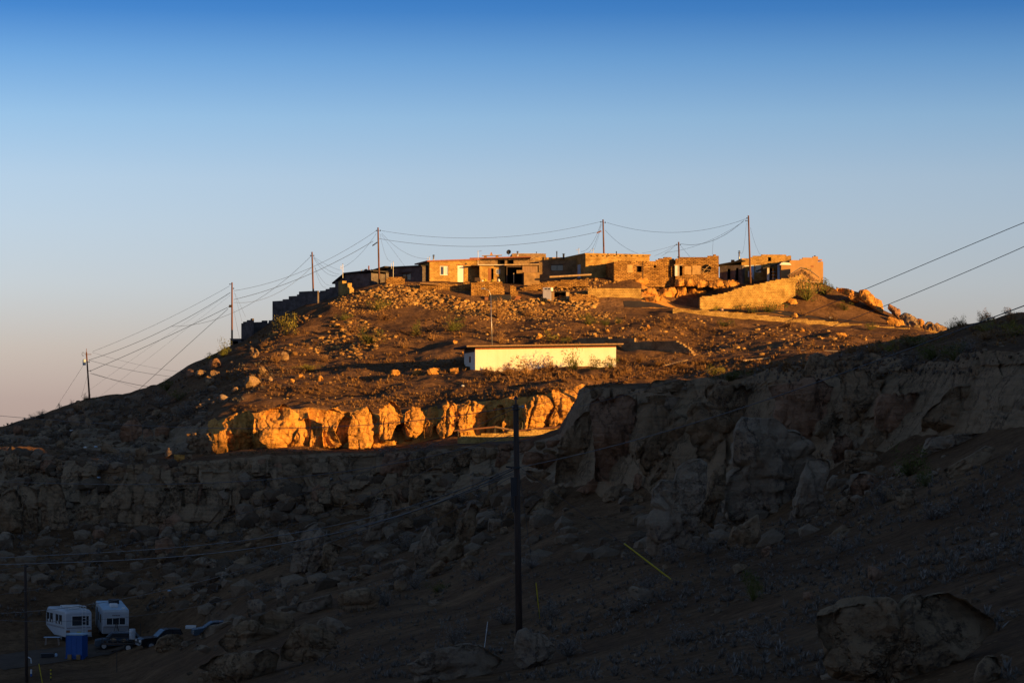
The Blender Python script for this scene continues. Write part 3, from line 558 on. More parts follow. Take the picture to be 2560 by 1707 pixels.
# lower shaded cliff, left half
GC = 'columns and blocks of the shaded lower cliff'
CL = [(ZA, p) for p in [
 [(1500,770),(1560,760),(1580,920),(1530,960),(1490,880)], [(1590,770),(1680,760),(1680,940),(1590,970)], [(1740,770),(1870,765),(1880,960),(1760,970)],
 [(1885,770),(2000,760),(2010,880),(1890,900)], [(2020,800),(2180,770),(2160,900),(2030,960)], [(2190,800),(2340,770),(2352,870),(2200,880)],
 [(1890,910),(2020,910),(2030,1040),(1890,1040)], [(1730,1100),(1850,1060),(1930,1140),(1910,1240),(1890,1400),(1840,1500),(1700,1440),(1700,1240)],
 [(2030,1040),(2130,1010),(2120,1300),(2080,1500),(2000,1480),(2000,1250)], [(1880,1480),(1960,1450),(1990,1530),(1950,1610),(1850,1610)], [(2050,900),(2300,890),(2330,1030),(2060,1030)], [(1580,1000),(1700,980),(1700,1120),(1690,1420),(1580,1400)], [(2180,1040),(2330,1040),(2300,1400),(2180,1420)]]] + [(ZB, p) for p in [
 [(70,1010),(210,980),(215,1110),(70,1120)], [(220,990),(305,980),(310,1100),(225,1100)], [(310,980),(400,960),(400,1090),(330,1090)], [(410,970),(560,960),(560,1090),(420,1100)], [(610,960),(700,960),(700,1070),(620,1090)],
 [(710,950),(780,950),(770,1050),(710,1060)], [(790,950),(860,950),(860,1050),(790,1060)], [(920,930),(1010,930),(1000,1070),(920,1070)], [(1030,940),(1065,950),(1060,1090),(1010,1100)],
 [(1120,960),(1190,980),(1195,1100),(1150,1140),(1085,1120),(1100,1020)], [(1210,1060),(1310,985),(1370,1010),(1420,1100),(1480,1180),(1400,1270),(1340,1300),(1240,1210)],
 [(1490,920),(1600,920),(1610,1060),(1590,1180),(1480,1140),(1480,1020)], [(1740,900),(1890,890),(1890,1110),(1700,1110),(1720,1000)], [(1910,900),(1990,900),(1960,1040),(1900,1110)],
 [(300,1110),(340,1095),(420,1110),(480,1160),(480,1200),(340,1200)], [(640,1140),(690,1080),(770,1080),(790,1110),(730,1190),(650,1190)], [(780,1140),(810,1110),(880,1160),(905,1210),(840,1250),(770,1220)],
 [(340,1290),(500,1280),(490,1440),(330,1450)], [(200,1250),(280,1240),(230,1400),(200,1580),(160,1580),(180,1400)], [(530,1280),(600,1310),(600,1500),(540,1570),(510,1420)],
 [(620,1290),(710,1270),(720,1380),(690,1500),(700,1580),(610,1580),(620,1450)], [(730,1360),(900,1320),(1040,1310),(1080,1370),(1050,1440),(1020,1590),(760,1590)],
 [(1150,1380),(1300,1300),(1400,1340),(1460,1440),(1440,1540),(1280,1560),(1200,1440)], [(1560,1270),(1640,1230),(1750,1300),(1770,1420),(1740,1500),(1600,1430),(1550,1380)],
 [(1770,1220),(1880,1240),(2120,1400),(2130,1450),(2040,1570),(1900,1500),(1770,1420),(1750,1310)], [(1550,1460),(1620,1435),(1680,1480),(1690,1580),(1540,1580)], [(1300,900),(1420,890),(1420,1000),(1350,990)], [(1610,900),(1730,890),(1700,1100),(1620,1090)]]] + [(ZC, p) for p in [
 [(280,870),(600,860),(600,960),(580,1080),(540,1130),(280,1130),(270,980)], [(610,850),(720,840),(770,880),(760,1000),(760,1080),(690,1110),(590,1100),(600,950)], [(310,1150),(560,1140),(575,1300),(560,1490),(430,1490),(390,1350),(300,1350)],
 [(590,1130),(720,1110),(770,1280),(760,1360),(660,1490),(590,1510),(575,1300)], [(400,1290),(460,1270),(550,1330),(560,1430),(470,1450),(390,1340)], [(970,870),(1120,840),(1130,930),(970,940)],
 [(1140,850),(1310,810),(1330,900),(1300,990),(1150,1040),(1130,960)], [(1340,820),(1470,800),(1480,950),(1440,1010),(1340,990),(1330,900)], [(1490,800),(1610,790),(1620,910),(1560,940),(1490,920)],
 [(1640,850),(1740,820),(1765,880),(1720,990),(1680,1050),(1600,1040),(1610,950)], [(860,1120),(1280,1100),(1275,1240),(960,1300)], [(1960,850),(2080,850),(2240,890),(2300,960),(2200,1080),(2100,1060),(1920,990),(1950,900)],
 [(2100,840),(2210,810),(2310,850),(2310,920),(2250,900)], [(1980,1070),(2180,1080),(2300,1120),(2290,1160),(2200,1210),(2000,1180)], [(1500,1170),(1600,1150),(1610,1300),(1570,1420),(1500,1530),(1420,1540),(1480,1420),(1510,1300)],
 [(2100,1400),(2270,1250),(2352,1280),(2370,1580),(1980,1590)], [(780,850),(960,850),(960,1060),(780,1070)], [(980,950),(1120,950),(1120,1080),(980,1090)], [(1640,760),(1800,740),(1800,830),(1640,850)], [(1880,720),(2040,720),(2040,840),(1880,850)], [(2060,730),(2180,720),(2180,820),(2080,830)], [(2200,720),(2340,700),(2340,790),(2210,800)]]]
GROW = 1.18
for z, p in CL: traced(z, p, 'rock_red' if (int(p[0][0]) // 10) % 4 == 0 else 'rock', group=GC, dep=0.8, box=0.42)
GROW = 1.1
# talus below the lower cliff
GT = 'fallen boulders on the shaded talus'
TA = [(ZH, p) for p in [
 [(370,240),(440,200),(600,215),(605,380),(580,480),(540,520),(530,700),(300,720),(350,500),(360,350)], [(500,570),(560,510),(620,560),(630,690),(570,740),(530,660)], [(690,500),(800,410),(860,480),(850,560),(740,600),(690,560)],
 [(840,340),(980,310),(1060,450),(1050,500),(900,520),(840,420)], [(1080,280),(1170,240),(1330,270),(1395,350),(1390,460),(1330,600),(1280,640),(1170,600),(1130,460),(1110,350)],
 [(1350,680),(1400,520),(1540,300),(1620,265),(1650,350),(1580,420),(1600,540),(1540,750),(1420,740)], [(960,570),(1030,550),(1080,650),(1150,770),(1100,950),(1060,1060),(880,1060),(890,800),(960,690)],
 [(1090,880),(1330,670),(1380,680),(1490,800),(1420,900),(1280,990),(1200,950)], [(1000,1060),(1180,940),(1240,990),(1200,1060),(1110,1150),(990,1160)], [(620,1080),(720,970),(880,1080),(840,1160),(640,1190)],
 [(640,1190),(700,1160),(790,1180),(780,1260),(720,1320),(640,1290)], [(440,1300),(520,1230),(630,1230),(650,1290),(480,1330)], [(400,840),(570,860),(570,920),(470,950),(400,900)], [(110,1160),(330,1070),(350,1110),(150,1210)],
 [(1750,450),(1900,450),(1980,540),(1870,610),(1730,600)], [(1880,560),(1960,540),(1980,620),(1880,640)], [(1460,880),(1550,820),(1680,830),(1600,900),(1480,910)], [(1430,970),(1540,920),(1580,990),(1500,1090),(1430,1080)],
 [(1070,1360),(1220,1330),(1260,1370),(1080,1390)], [(1010,1440),(1080,1410),(1220,1390),(1180,1450),(1060,1490)], [(1960,410),(2060,230),(2065,470),(1980,480)], [(0,1340),(150,1290),(350,1270),(450,1350),(430,1480),(300,1560),(0,1520)]]] + [(ZI, p) for p in [
 [(960,680),(1140,530),(1300,610),(1400,700),(1330,800),(1000,800)], [(1400,600),(1480,570),(1580,690),(1530,780),(1470,780),(1400,680)], [(1720,450),(1800,430),(1930,650),(1900,900),(1890,1120),(1520,1120),(1560,850),(1650,600)],
 [(1930,700),(2000,720),(2140,800),(2100,900),(2000,1110),(1890,1110),(1910,870)], [(1770,290),(1840,255),(1920,290),(1950,420),(1850,440),(1780,370)], [(280,850),(400,780),(500,800),(480,880),(370,940),(280,920)],
 [(390,960),(480,900),(610,900),(590,990),(520,1070),(420,1070)], [(1340,1150),(1430,1110),(1500,1170),(1500,1240),(1340,1240)], [(1340,1290),(1400,1260),(1470,1280),(1490,1490),(1370,1500),(1380,1380)],
 [(1510,1500),(1590,1330),(1640,1360),(1590,1480)], [(1610,1440),(1800,1390),(2000,1340),(2060,1440),(1980,1560),(1650,1560)]]] + [(ZJ, p) for p in [
 [(640,1060),(800,840),(950,730),(1090,700),(1250,780),(1400,880),(1380,960),(1150,1080),(780,1120),(680,1120)], [(470,1280),(680,1140),(1160,1080),(1270,1010),(1390,1070),(1330,1240),(1290,1460),(600,1460),(600,1310)],
 [(1430,1060),(1560,840),(1720,730),(1900,800),(2040,900),(2090,990),(1960,1150),(1700,1220),(1460,1180)], [(0,920),(80,880),(220,860),(290,900),(250,980),(180,1060),(0,1100),(-110,1080)], [(240,960),(400,930),(440,950),(350,1030),(250,1020)],
 [(470,900),(560,780),(780,720),(900,710),(880,790),(680,890),(520,950)], [(430,990),(540,1000),(600,1040),(540,1100),(440,1060)], [(1160,680),(1300,580),(1560,640),(1620,760),(1540,810),(1280,800),(1160,740)],
 [(1010,480),(1160,460),(1260,540),(1230,620),(1130,700),(1040,680)], [(1850,720),(1960,660),(2140,720),(2200,860),(2050,850),(1850,780)], [(450,1400),(460,1310),(590,1300),(590,1460),(450,1460)]]]
for z, p in TA: traced(z, p, 'rock_pale' if (int(p[0][1]) // 10) % 3 == 0 else 'rock', group=GT, dep=0.85, box=0.5)
# right-hand cliff and its boulders
GR = 'shaded rocks of the right-hand cliff'
for z, p, m, lb in [
 (ZD, [(640,640),(700,470),(700,390),(830,380),(850,440),(830,620),(840,760),(800,1000),(760,1380),(420,1400),(430,920),(520,770),(600,670)], 'rock', 'tall left end buttress of the dark right-hand cliff'),
 (ZD, [(860,430),(1050,350),(1280,330),(1370,420),(1350,560),(1350,820),(1340,1060),(1350,1340),(1060,1380),(880,1380),(870,960),(860,700)], 'rock_red', 'broad second face of the right-hand cliff left of the long vertical crack'),
 (ZD, [(1390,420),(1600,400),(1880,540),(1990,640),(2000,940),(1780,1200),(1660,1330),(1430,1380),(1380,1180),(1375,800)], 'rock', 'smooth cliff face right of the long vertical crack'),
 (ZD, [(1490,340),(1590,320),(1720,330),(1700,480),(1620,460),(1500,420)], 'rock', 'rounded block left in the small stack on the cliff top'),
 (ZD, [(1720,350),(1890,340),(1870,440),(1830,500),(1700,490)], 'rock_pale', 'squarish split block in the small stack on the cliff top'),
 (ZD, [(1760,270),(1890,260),(1880,315),(1760,320)], 'rock_pale', 'thin cap stone on top of the squarish split block'),
 (ZD, [(1430,170),(1640,140),(1900,140),(2180,170),(2180,250),(2060,270),(1900,270),(1640,300),(1420,260)], 'rock', 'long layered ledge along the cliff top'),
 (ZD, [(2190,170),(2290,180),(2280,240),(2190,250)], 'rock', 'small block at the right end of the long layered ledge'),
 (ZD, [(830,240),(980,230),(1120,260),(1310,260),(1310,320),(1080,360),(850,360)], 'rock', 'dark flat cap at the left end of the cliff top'),
 (ZD, [(1760,930),(1980,920),(1990,1100),(1820,1360),(1680,1380),(1500,1560),(1440,1480),(1620,1180)], 'rock', 'slab leaning against the cliff behind the two-lobed slab'),
 (ZL, [(560,110),(640,30),(770,15),(830,80),(830,280),(790,500),(720,780),(690,880),(560,880),(400,950),(300,970),(270,870),(265,640),(310,300),(350,220),(440,215),(530,230)], 'rock_pale', 'pale speckled two-lobed slab standing at the foot of the cliff'),
 (ZL, [(900,90),(960,0),(1030,-20),(1035,60),(1020,350),(950,560),(890,770),(770,690),(800,500),(860,300)], 'rock', 'tall narrow slab between the two-lobed slab and the biggest boulder'),
 (Z1, [(1847,1067),(1862,1052),(1936,1050),(1968,1058),(2019,1060),(2021,1099),(2032,1122),(2040,1148),(2015,1190),(1999,1262),(1958,1293),(1902,1290),(1856,1303),(1828,1303),(1812,1244),(1830,1180)], 'rock_pale', 'biggest pale-topped boulder in the middle of the right-hand cliff'),
 (ZL, [(1850,0),(2030,10),(2060,60),(2030,170),(2000,400),(1980,500),(1830,640),(1660,710),(1700,600),(1710,400),(1760,240)], 'rock_pale', 'cracked slab leaning just right of the biggest boulder'),
 (ZL, [(2030,220),(2090,140),(2140,160),(2100,260),(2030,330)], 'rock_pale', 'thin leaning splinter right of the cracked slab'),
 (ZL, [(1060,780),(1110,640),(1250,600),(1340,540),(1360,600),(1360,840),(1250,900),(1110,970),(1050,930)], 'rock', 'square block fallen below the biggest boulder'),
 (ZL, [(1110,1040),(1170,1000),(1260,1020),(1200,1080),(1120,1120)], 'rock', 'small round brown rock on the slope below the square fallen block'),
 (ZL, [(1390,870),(1480,830),(1490,870),(1440,950),(1390,950)], 'rock_red', 'small reddish stump of rock right of the square fallen block'),
 (ZL, [(40,1220),(110,1225),(230,1260),(330,1290),(320,1360),(210,1420),(120,1340)], 'rock_pale', 'pointed pale rock below the long yellow guy-wire guard'),
 (ZL, [(2060,740),(2180,640),(2280,640),(2200,760),(2050,840)], 'rock', 'tilted slab on the slope right of the square fallen block'),
 (ZE, [(130,900),(240,700),(420,580),(640,540),(860,500),(1030,560),(1080,700),(1110,900),(1000,960),(900,1150),(700,1450),(420,1500),(200,1400),(130,1150)], 'rock', 'huge smooth domed rock behind the biggest boulder'),
 (ZE, [(1080,580),(1250,560),(1500,470),(1700,420),(1880,450),(1900,900),(1850,1200),(1560,1300),(1300,1250),(1150,920),(1190,820)], 'rock_red', 'reddish streaked cliff face right of the huge domed rock'),
 (ZE, [(1450,400),(1540,200),(1620,160),(1780,200),(1800,300),(1790,410),(1640,420),(1480,440)], 'rock', 'dark rough boulder perched left of the long tilted block on the cliff rim'),
 (ZG, [(120,780),(240,720),(430,690),(660,620),(730,660),(730,720),(560,820),(460,880),(130,940),(110,860)], 'rock', 'long tilted block perched on the rim of the right-hand cliff'),
 (ZG, [(190,980),(240,930),(540,880),(560,980),(720,1000),(620,1180),(610,1500),(440,1540),(260,1540),(210,1160)], 'rock', 'cliff pillar directly under the long tilted block'),
 (ZG, [(630,870),(680,820),(780,860),(780,900),(680,915)], 'rock_pale', 'small pale disc-shaped rock right of the long tilted block'),
 (ZG, [(560,900),(720,890),(760,930),(720,1010),(560,990)], 'rock', 'rounded rock supporting the small pale disc-shaped one'),
 (ZG, [(610,1200),(730,1140),(890,1160),(1110,1130),(1120,1190),(1060,1600),(620,1600)], 'rock_red', 'square-cornered prow of rock with a pale flat top on the right'),
 (ZG, [(1180,1500),(1300,1300),(1500,1100),(1700,1000),(1760,820),(1900,660),(2100,590),(2420,580),(2420,1620),(1150,1620)], 'rock', 'enormous smooth cliff face at the right edge of the photo'),
 (ZG, [(1140,1450),(1200,1390),(1330,1430),(1290,1600),(1150,1600)], 'rock', 'small block at the left foot of the enormous right cliff face'),
 (ZM, [(1160,260),(1220,210),(1550,170),(1880,160),(1900,220),(1780,300),(1620,330),(1380,420),(1170,440)], 'rock_pale', 'long low bench of rock under the enormous right cliff face'),
 (ZM, [(430,340),(510,180),(580,30),(700,80),(790,190),(780,350),(500,380)], 'rock', 'pointed triangular boulder below the square-cornered prow'),
 (ZM, [(230,560),(280,370),(430,370),(600,390),(680,500),(620,640),(400,620),(230,630)], 'rock', 'wide dark boulder under the pointed triangular one'),
 (ZM, [(310,800),(420,620),(560,640),(680,730),(560,830),(420,930),(310,880)], 'rock_red', 'reddish angular boulder below the wide dark one'),
 (ZM, [(850,900),(900,820),(1040,800),(1090,900),(1100,960),(1000,1050),(900,1050)], 'rock', 'round drum-shaped boulder alone on the right-hand slope'),
 (ZM, [(130,1080),(160,960),(270,890),(370,960),(360,1060),(260,1110),(180,1180)], 'rock', 'knobbly boulder right of the cracked slab at the slope top'),
 (ZM, [(570,830),(700,760),(800,840),(830,960),(660,960)], 'rock', 'boulder behind the bluish bush on the right-hand slope'),
 (ZM, [(370,1220),(450,1170),(580,1180),(560,1215),(420,1260)], 'rock', 'small flat stone on the right-hand slope'),
 (ZM, [(1350,640),(1700,430),(1900,310),(1990,340),(1900,560),(1600,650),(1480,710)], 'rock', 'long slanting outcrop half buried in the far right slope'),
 (ZE, [(1570,1100),(1640,970),(1870,840),(1920,960),(1970,1010),(1880,1150),(1810,1190),(1700,1180),(1620,1280)], 'rock', 'overhanging boulder above a dark hollow right of the biggest boulder'),
 (ZE, [(1780,1300),(1840,1150),(1940,1110),(2020,1200),(2040,1300),(1960,1420),(1820,1470)], 'rock_red', 'reddish rounded boulder inside the hollow right of the biggest boulder'),
 (ZE, [(1980,1030),(2080,1000),(2170,1060),(2100,1130),(2000,1090)], 'rock', 'small wedge stone under the cliff pillar of the tilted block'),
 (ZE, [(2050,1230),(2090,1205),(2125,1240),(2110,1290),(2060,1290)], 'rock_pale', 'small pale egg-shaped stone wedged between big boulders'),
 (ZD, [(660,1440),(850,1310),(910,1300),(960,1440),(830,1490)], 'rock_red', 'blocky boulder at the foot of the left cliff buttress'),
 (ZD, [(960,1500),(1080,1380),(1230,1360),(1300,1440),(1200,1580),(950,1580)], 'rock', 'smooth boulder at the foot of the second cliff face'),
 (ZD, [(1350,1480),(1440,1470),(1450,1580),(1340,1580)], 'rock', 'small square rock left of the two-lobed slab'),
 (ZD, [(390,1420),(500,1380),(570,1440),(560,1580),(240,1590)], 'rock', 'rounded boulder below the left cliff buttress beside the near pole'),
 (ZD, [(1330,1410),(1350,1260),(1430,1220),(1440,1290),(1400,1470)], 'rock_red', 'upright chip of rock below the long vertical crack'),
 (ZK, [(540,1330),(580,1200),(820,1090),(880,990),(1100,940),(1330,890),(1480,920),(1620,1010),(1710,1080),(1640,1170),(1480,1330)], 'rock_pale', 'big rounded speckled boulder at the bottom edge left of the near pole foot'),
 (ZK, [(1870,940),(1910,770),(2000,755),(2070,780),(2180,765),(2210,850),(2300,960),(2250,1060),(2100,1140),(1980,1170),(1870,1110),(1880,1000)], 'rock_pale', 'heart-topped boulder at the foot of the near utility pole'),
 (ZN, [(530,545),(640,470),(780,390),(930,380),(1100,420),(1280,420),(1420,370),(1600,345),(1740,360),(1920,440),(2020,560),(2060,700),(1900,850),(1700,1080),(1400,1180),(700,1180),(620,900),(570,700)], 'rock', 'huge dark saddle-backed boulder in the lower right corner'),
 (ZN, [(1880,1200),(1950,1000),(2030,900),(2110,900),(2150,1000),(2160,1200)], 'rock', 'pointed boulder at the bottom edge right of the saddle-backed boulder')]:
    wall = any(s in lb for s in ('buttress', 'broad second', 'smooth cliff face', 'reddish streaked', 'enormous smooth', 'cliff pillar', 'prow', 'huge smooth domed'))
    traced(z, p, m, label=lb, group=GR, dep=0.6 if wall else 0.8, box=0.40 if wall else 0.5, rough=0.8 if wall else 1.0)
GROW = 1.0
# golden rocks at the right end of the mesa top, skyline
GM = 'sunlit rocks stepping down the right end of the mesa'
ZQ = (1760, 600, 3.675)
for p, m, lb, Yq in [
 ([(1210,430),(1280,430),(1420,480),(1440,540),(1400,560),(1310,510),(1220,470)], 'rock_lit', 'low sunlit slab highest of the rocks right of the village', 387),
 ([(1430,460),(1500,455),(1550,500),(1640,560),(1660,640),(1640,660),(1520,610),(1420,540)], 'rock_lit', 'large golden boulder with a dark shaded left side on the right skyline', 386),
 ([(1660,600),(1690,580),(1760,610),(1830,655),(1800,690),(1720,670)], 'rock_red', 'dark reddish boulder below the large golden one on the skyline', 384),
 ([(1790,690),(1840,660),(1920,680),(1960,730),(2010,820),(1900,810),(1830,780)], 'rock_pale', 'pale pinkish boulder on the right skyline below the dark reddish one', 381),
 ([(1630,730),(1700,700),(1840,740),(1850,800),(1760,790)], 'rock_lit', 'flat layered golden slab lying above the long low wall', 378),
 ([(1960,720),(1990,710),(2030,750),(2010,790),(1970,770)], 'rock_lit', 'small golden rock left of the two dark rounded ones', 379),
 ([(2010,780),(2060,745),(2120,755),(2130,800),(2080,830),(2010,820)], 'rock', 'dark rounded boulder near the right end of the long low wall', 375),
 ([(2080,790),(2140,755),(2230,790),(2240,820),(2120,840)], 'rock', 'rightmost dark rounded boulder at the end of the long low wall', 374),
 ([(2060,810),(2080,790),(2105,830),(2060,835)], 'rock_lit', 'tiny golden stone in front of the dark rounded boulders', 372),
 ([(720,560),(760,530),(850,545),(880,580),(820,595),(740,590)], 'rock_lit', 'smooth domed rock at the right foot of the high stone retaining wall', None),
 ([(790,690),(840,665),(870,700),(850,720),(790,710)], 'rock_lit', 'small sunlit rock above the long low wall', None),
 ([(1210,850),(1300,850),(1320,885),(1240,895)], 'rock_lit', 'golden stone below the long low wall, right of the shrubs', None),
 ([(860,820),(900,800),(930,835),(890,850)], 'rock_lit', 'small golden stone just below the long low wall', None)]:
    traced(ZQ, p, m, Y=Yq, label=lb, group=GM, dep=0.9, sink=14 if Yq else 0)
# ledge of jointed rock under the ruined rooms
ZR = (1300, 520, 3.675); GB = 'jointed golden ledge rocks under the ruined stone rooms'
GROW = 1.12
for p in [[(940,690),(1010,655),(1160,650),(1170,690),(1100,725),(960,720)], [(1165,720),(1180,660),(1300,645),(1410,655),(1420,720)], [(1420,660),(1500,650),(1515,710),(1425,715)], [(1520,660),(1600,655),(1600,715),(1520,715)],
          [(1610,665),(1720,665),(1740,720),(1640,730),(1600,700)], [(1735,670),(1840,665),(1900,700),(1800,740),(1740,725)], [(1130,740),(1250,735),(1255,800),(1150,810)], [(1260,745),(1420,730),(1450,800),(1430,840),(1330,850),(1260,790)],
          [(1440,730),(1520,730),(1530,800),(1450,820)], [(1540,740),(1700,735),(1710,790),(1560,810)], [(1250,800),(1320,800),(1320,850),(1180,870),(1150,830)], [(1840,670),(1960,665),(2050,690),(1960,730),(1860,730)], [(560,660),(700,640),(760,680),(700,730),(600,730)], [(720,650),(880,650),(930,690),(900,730),(760,730)]]:
    traced(ZR, p, 'rock_lit', Y=None if p[0][1] > 700 else 387.3, group=GB, dep=1.0, box=0.4, lod=5, sink=2)
for p in [(986, 932, 28, 17), (1042, 930, 24, 16), (1084, 928, 32, 17), (1135, 927, 24, 17)]:
    u, v, a, b = p
    traced(Z1, [(u-a/2, v+b/2), (u-a/2+2, v-b/2+3), (u, v-b/2), (u+a/2-2, v-b/2+1), (u+a/2, v+b/2-3), (u+a/3, v+b/2)], 'rock_lit', group='row of four cut stone blocks on the slope left of the white building', box=0.4, label={986: 'leftmost of the four golden blocks left of the white building', 1042: 'second from left, wedge-shaped, of the four golden blocks left of the white building', 1084: 'widest of the four golden blocks left of the white building', 1135: 'golden block nearest the white building, with a shaded left side'}[u], lod=4)
# labels for the unlabelled traced rocks: by shape and by order along their row
def ordinal(n): return ['zeroth','first','second','third','fourth','fifth','sixth','seventh','eighth','ninth','tenth','eleventh','twelfth','thirteenth','fourteenth','fifteenth','sixteenth','seventeenth','eighteenth','nineteenth','twentieth'][n] if n <= 20 else '%dth' % n
by = {}
for o, u, v, wd, ht in ROCKS:
    if 'label' in o: continue
    g = o['group']; shp = 'tall' if ht > wd * 1.35 else 'wide' if wd > ht * 1.35 else 'chunky'
    if g == GC: row = 'upper row of the shaded lower cliff' if v < 1185 else 'lower row of the shaded lower cliff'
    elif g == GB: row = 'golden ledge under the ruined rooms, upper course' if v < 715 else 'golden ledge under the ruined rooms, lower course'
    else: row = 'upper talus below the dark cliff' if v < 1340 else 'middle talus' if v < 1500 else 'low boulder heap beside the parked vehicles'
    by.setdefault((row, shp), []).append((u, o))
for (row, shp), li in by.items():
    for i, (u, o) in enumerate(sorted(li, key=lambda t: t[0])):
        o['label'] = '%s %s rock from the left in the %s' % (ordinal(i + 1), shp, row)
# ---------------------------------------------------------------- buildings: a frame on the front wall's plane
class Bld:
    """origin at the front wall's left foot; local x along the front, y into the building, z up"""
    def __init__(s, name, label, cat, uL, uR, vtop, vbot, Y, rot=0.0, depth=5.0, group=None):
        s.A = P(uL, vbot, Y); s.r = R_(rot); s.e = Vector((math.cos(s.r), math.sin(s.r), 0))
        k = (uR - CU) / F; s.L = (k * s.A.y - s.A.x) / (s.e.x - k * s.e.y)
        s.Hh = (vbot - vtop) / F * Y; s.D = depth
        s.o = empty(name, s.A, s.r); tag(s.o, label, cat, group)
    def x(s, u):
        k = (u - CU) / F; return (k * s.A.y - s.A.x) / (s.e.x - k * s.e.y)
    def z(s, u, v):
        y = s.A.y + s.x(u) * s.e.y; return (HV - v) / F * y - s.A.z
    def xz(s, u, v): return (s.x(u), s.z(u, v))
    def rect(s, u0, v0, u1, v1): return (s.x(u0), s.x(u1), s.z((u0 + u1) / 2, v1), s.z((u0 + u1) / 2, v0))
    def wall(s, mat, holes=(), top=None, th=0.3, sink=1.5, cell=None, name='wall', left=True, right=True, back=True):
        hs = [s.rect(*h) for h in holes]; xs = {0.0, s.L}; zs = {-sink, s.Hh}
        prof = None
        if top:
            T = sorted(s.xz(*p) for p in top); prof = lambda x: float(np.interp(x, [t[0] for t in T], [t[1] for t in T])); zs = {-sink, max(t[1] for t in T)}
        for a, b, c, d in hs: xs |= {a, b}; zs |= {c, d}
        def grid(v, cl):
            v = sorted(v); out = [v[0]]
            for a in v[1:]:
                n = max(1, int(round((a - out[-1]) / cl))) if cl else 1
                b = out[-1]
                for i in range(n): out.append(b + (a - b) * (i + 1) / n)
            return [q for i, q in enumerate(out) if i == 0 or q - out[i - 1] > 1e-4]
        xs = grid(xs, cell or (0.4 if top else None)); zs = grid(zs, cell or (0.2 if top else None))
        def mask(x, z):
            if prof and z > prof(x): return False
            return not any(a < x < b and c < z < d for a, b, c, d in hs)
        m = MB().gridwall(xs, zs, mask, 0, th); H1 = s.Hh if not prof else None
        hl = prof(0.1) if prof else s.Hh; hr = prof(s.L - 0.1) if prof else s.Hh
        if left: m.box(0.002, th, th + 0.002, s.D - th, -sink, hl)
        if right: m.box(s.L - th, s.L - 0.002, th + 0.002, s.D - th, -sink, hr)
        if back: m.box(0, s.L, s.D - th + 0.002, s.D, -sink, min(hl, hr))
        return m.build(name, M[mat], s.o)
    def slab(s, z0, z1, x0=None, x1=None, y0=-0.3, y1=None, mat='roof_dark', name='roof', dz=0.0):
        x0 = -0.3 if x0 is None else x0; x1 = s.L + 0.3 if x1 is None else x1; y1 = s.D + 0.3 if y1 is None else y1
        p = [(x0, z0), (x1, z0 + dz), (x1, z1 + dz), (x0, z1)]
        return MB().prism(p, y0, y1).build(name, M[mat], s.o)
    def window(s, r, frame='white', glass='glass', n=2, rec=0.12, glasses=None, fw=0.07):
        a, b, c, d = s.rect(*r); m = MB()
        m.box(a, b, rec - 0.05, rec + 0.03, d - fw, d).box(a, b, rec - 0.05, rec + 0.03, c, c + fw).box(a, a + fw, rec - 0.05, rec + 0.03, c + fw, d - fw).box(b - fw, b, rec - 0.05, rec + 0.03, c + fw, d - fw)
        for i in range(1, n): x = a + (b - a) * i / n; m.box(x - fw / 2, x + fw / 2, rec - 0.05, rec + 0.03, c + fw, d - fw)
        f = m.build('window', M[frame], s.o)
        for i in range(n):
            p0, p1 = a + (b - a) * i / n, a + (b - a) * (i + 1) / n
            MB().box(p0 + fw / 2, p1 - fw / 2, rec, rec + 0.02, c + fw / 2, d - fw / 2).build('pane', M[(glasses or [glass] * n)[i]], f)
        return f
    def door(s, r, mat='white', rec=0.1, handle=True):
        a, b, c, d = s.rect(*r); o = MB().box(a + 0.02, b - 0.02, rec, rec + 0.06, c, d).box(a + 0.15, b - 0.15, rec - 0.02, rec, c + 0.15, c + (d - c) * 0.45).box(a + 0.15, b - 0.15, rec - 0.02, rec, c + (d - c) * 0.52, d - 0.15).build('door', M[mat], s.o)
        if handle: MB().tube((b - 0.12, rec - 0.07, c + 1.0), (b - 0.12, rec, c + 1.0), 0.03).build('handle', M['metal'], o)
        return o
    def dark(s, r, rec=0.9):
        a, b, c, d = s.rect(*r); return MB().box(a - 0.2, b + 0.2, rec, rec + 0.05, c - 0.2, d + 0.2).build('dark_opening', M['dark'], s.o)
    def lintel(s, r, mat='wood', h=0.16, ov=0.25, out=0.04):
        a, b, c, d = s.rect(*r); return MB().box(a - ov, b + ov, -out, 0.1, d + 0.005, d + h).build('lintel', M[mat], s.o)
def stovepipe(u, v0, v1, Y, label, cap=True, mat='metal', r=0.11, name='stovepipe'):
    b = P(u, v1, Y); t = P(u, v0, Y); h = t.z - b.z; o = empty(name, b); tag(o, label, 'chimney pipe')
    MB().tube((0, 0, -0.3), (0, 0, h * 0.82), r).build('pipe', M[mat], o, smooth=True)
    if cap: MB().lathe((0, 0, h * 0.82), [(r * 1.7, 0), (r * 1.7, h * 0.04), (r * 0.6, h * 0.05), (r * 0.6, h * 0.12), (r * 2.0, h * 0.13), (r * 0.3, h * 0.19), (0.001, h * 0.2)]).build('cap', M['metal_dark'], o)
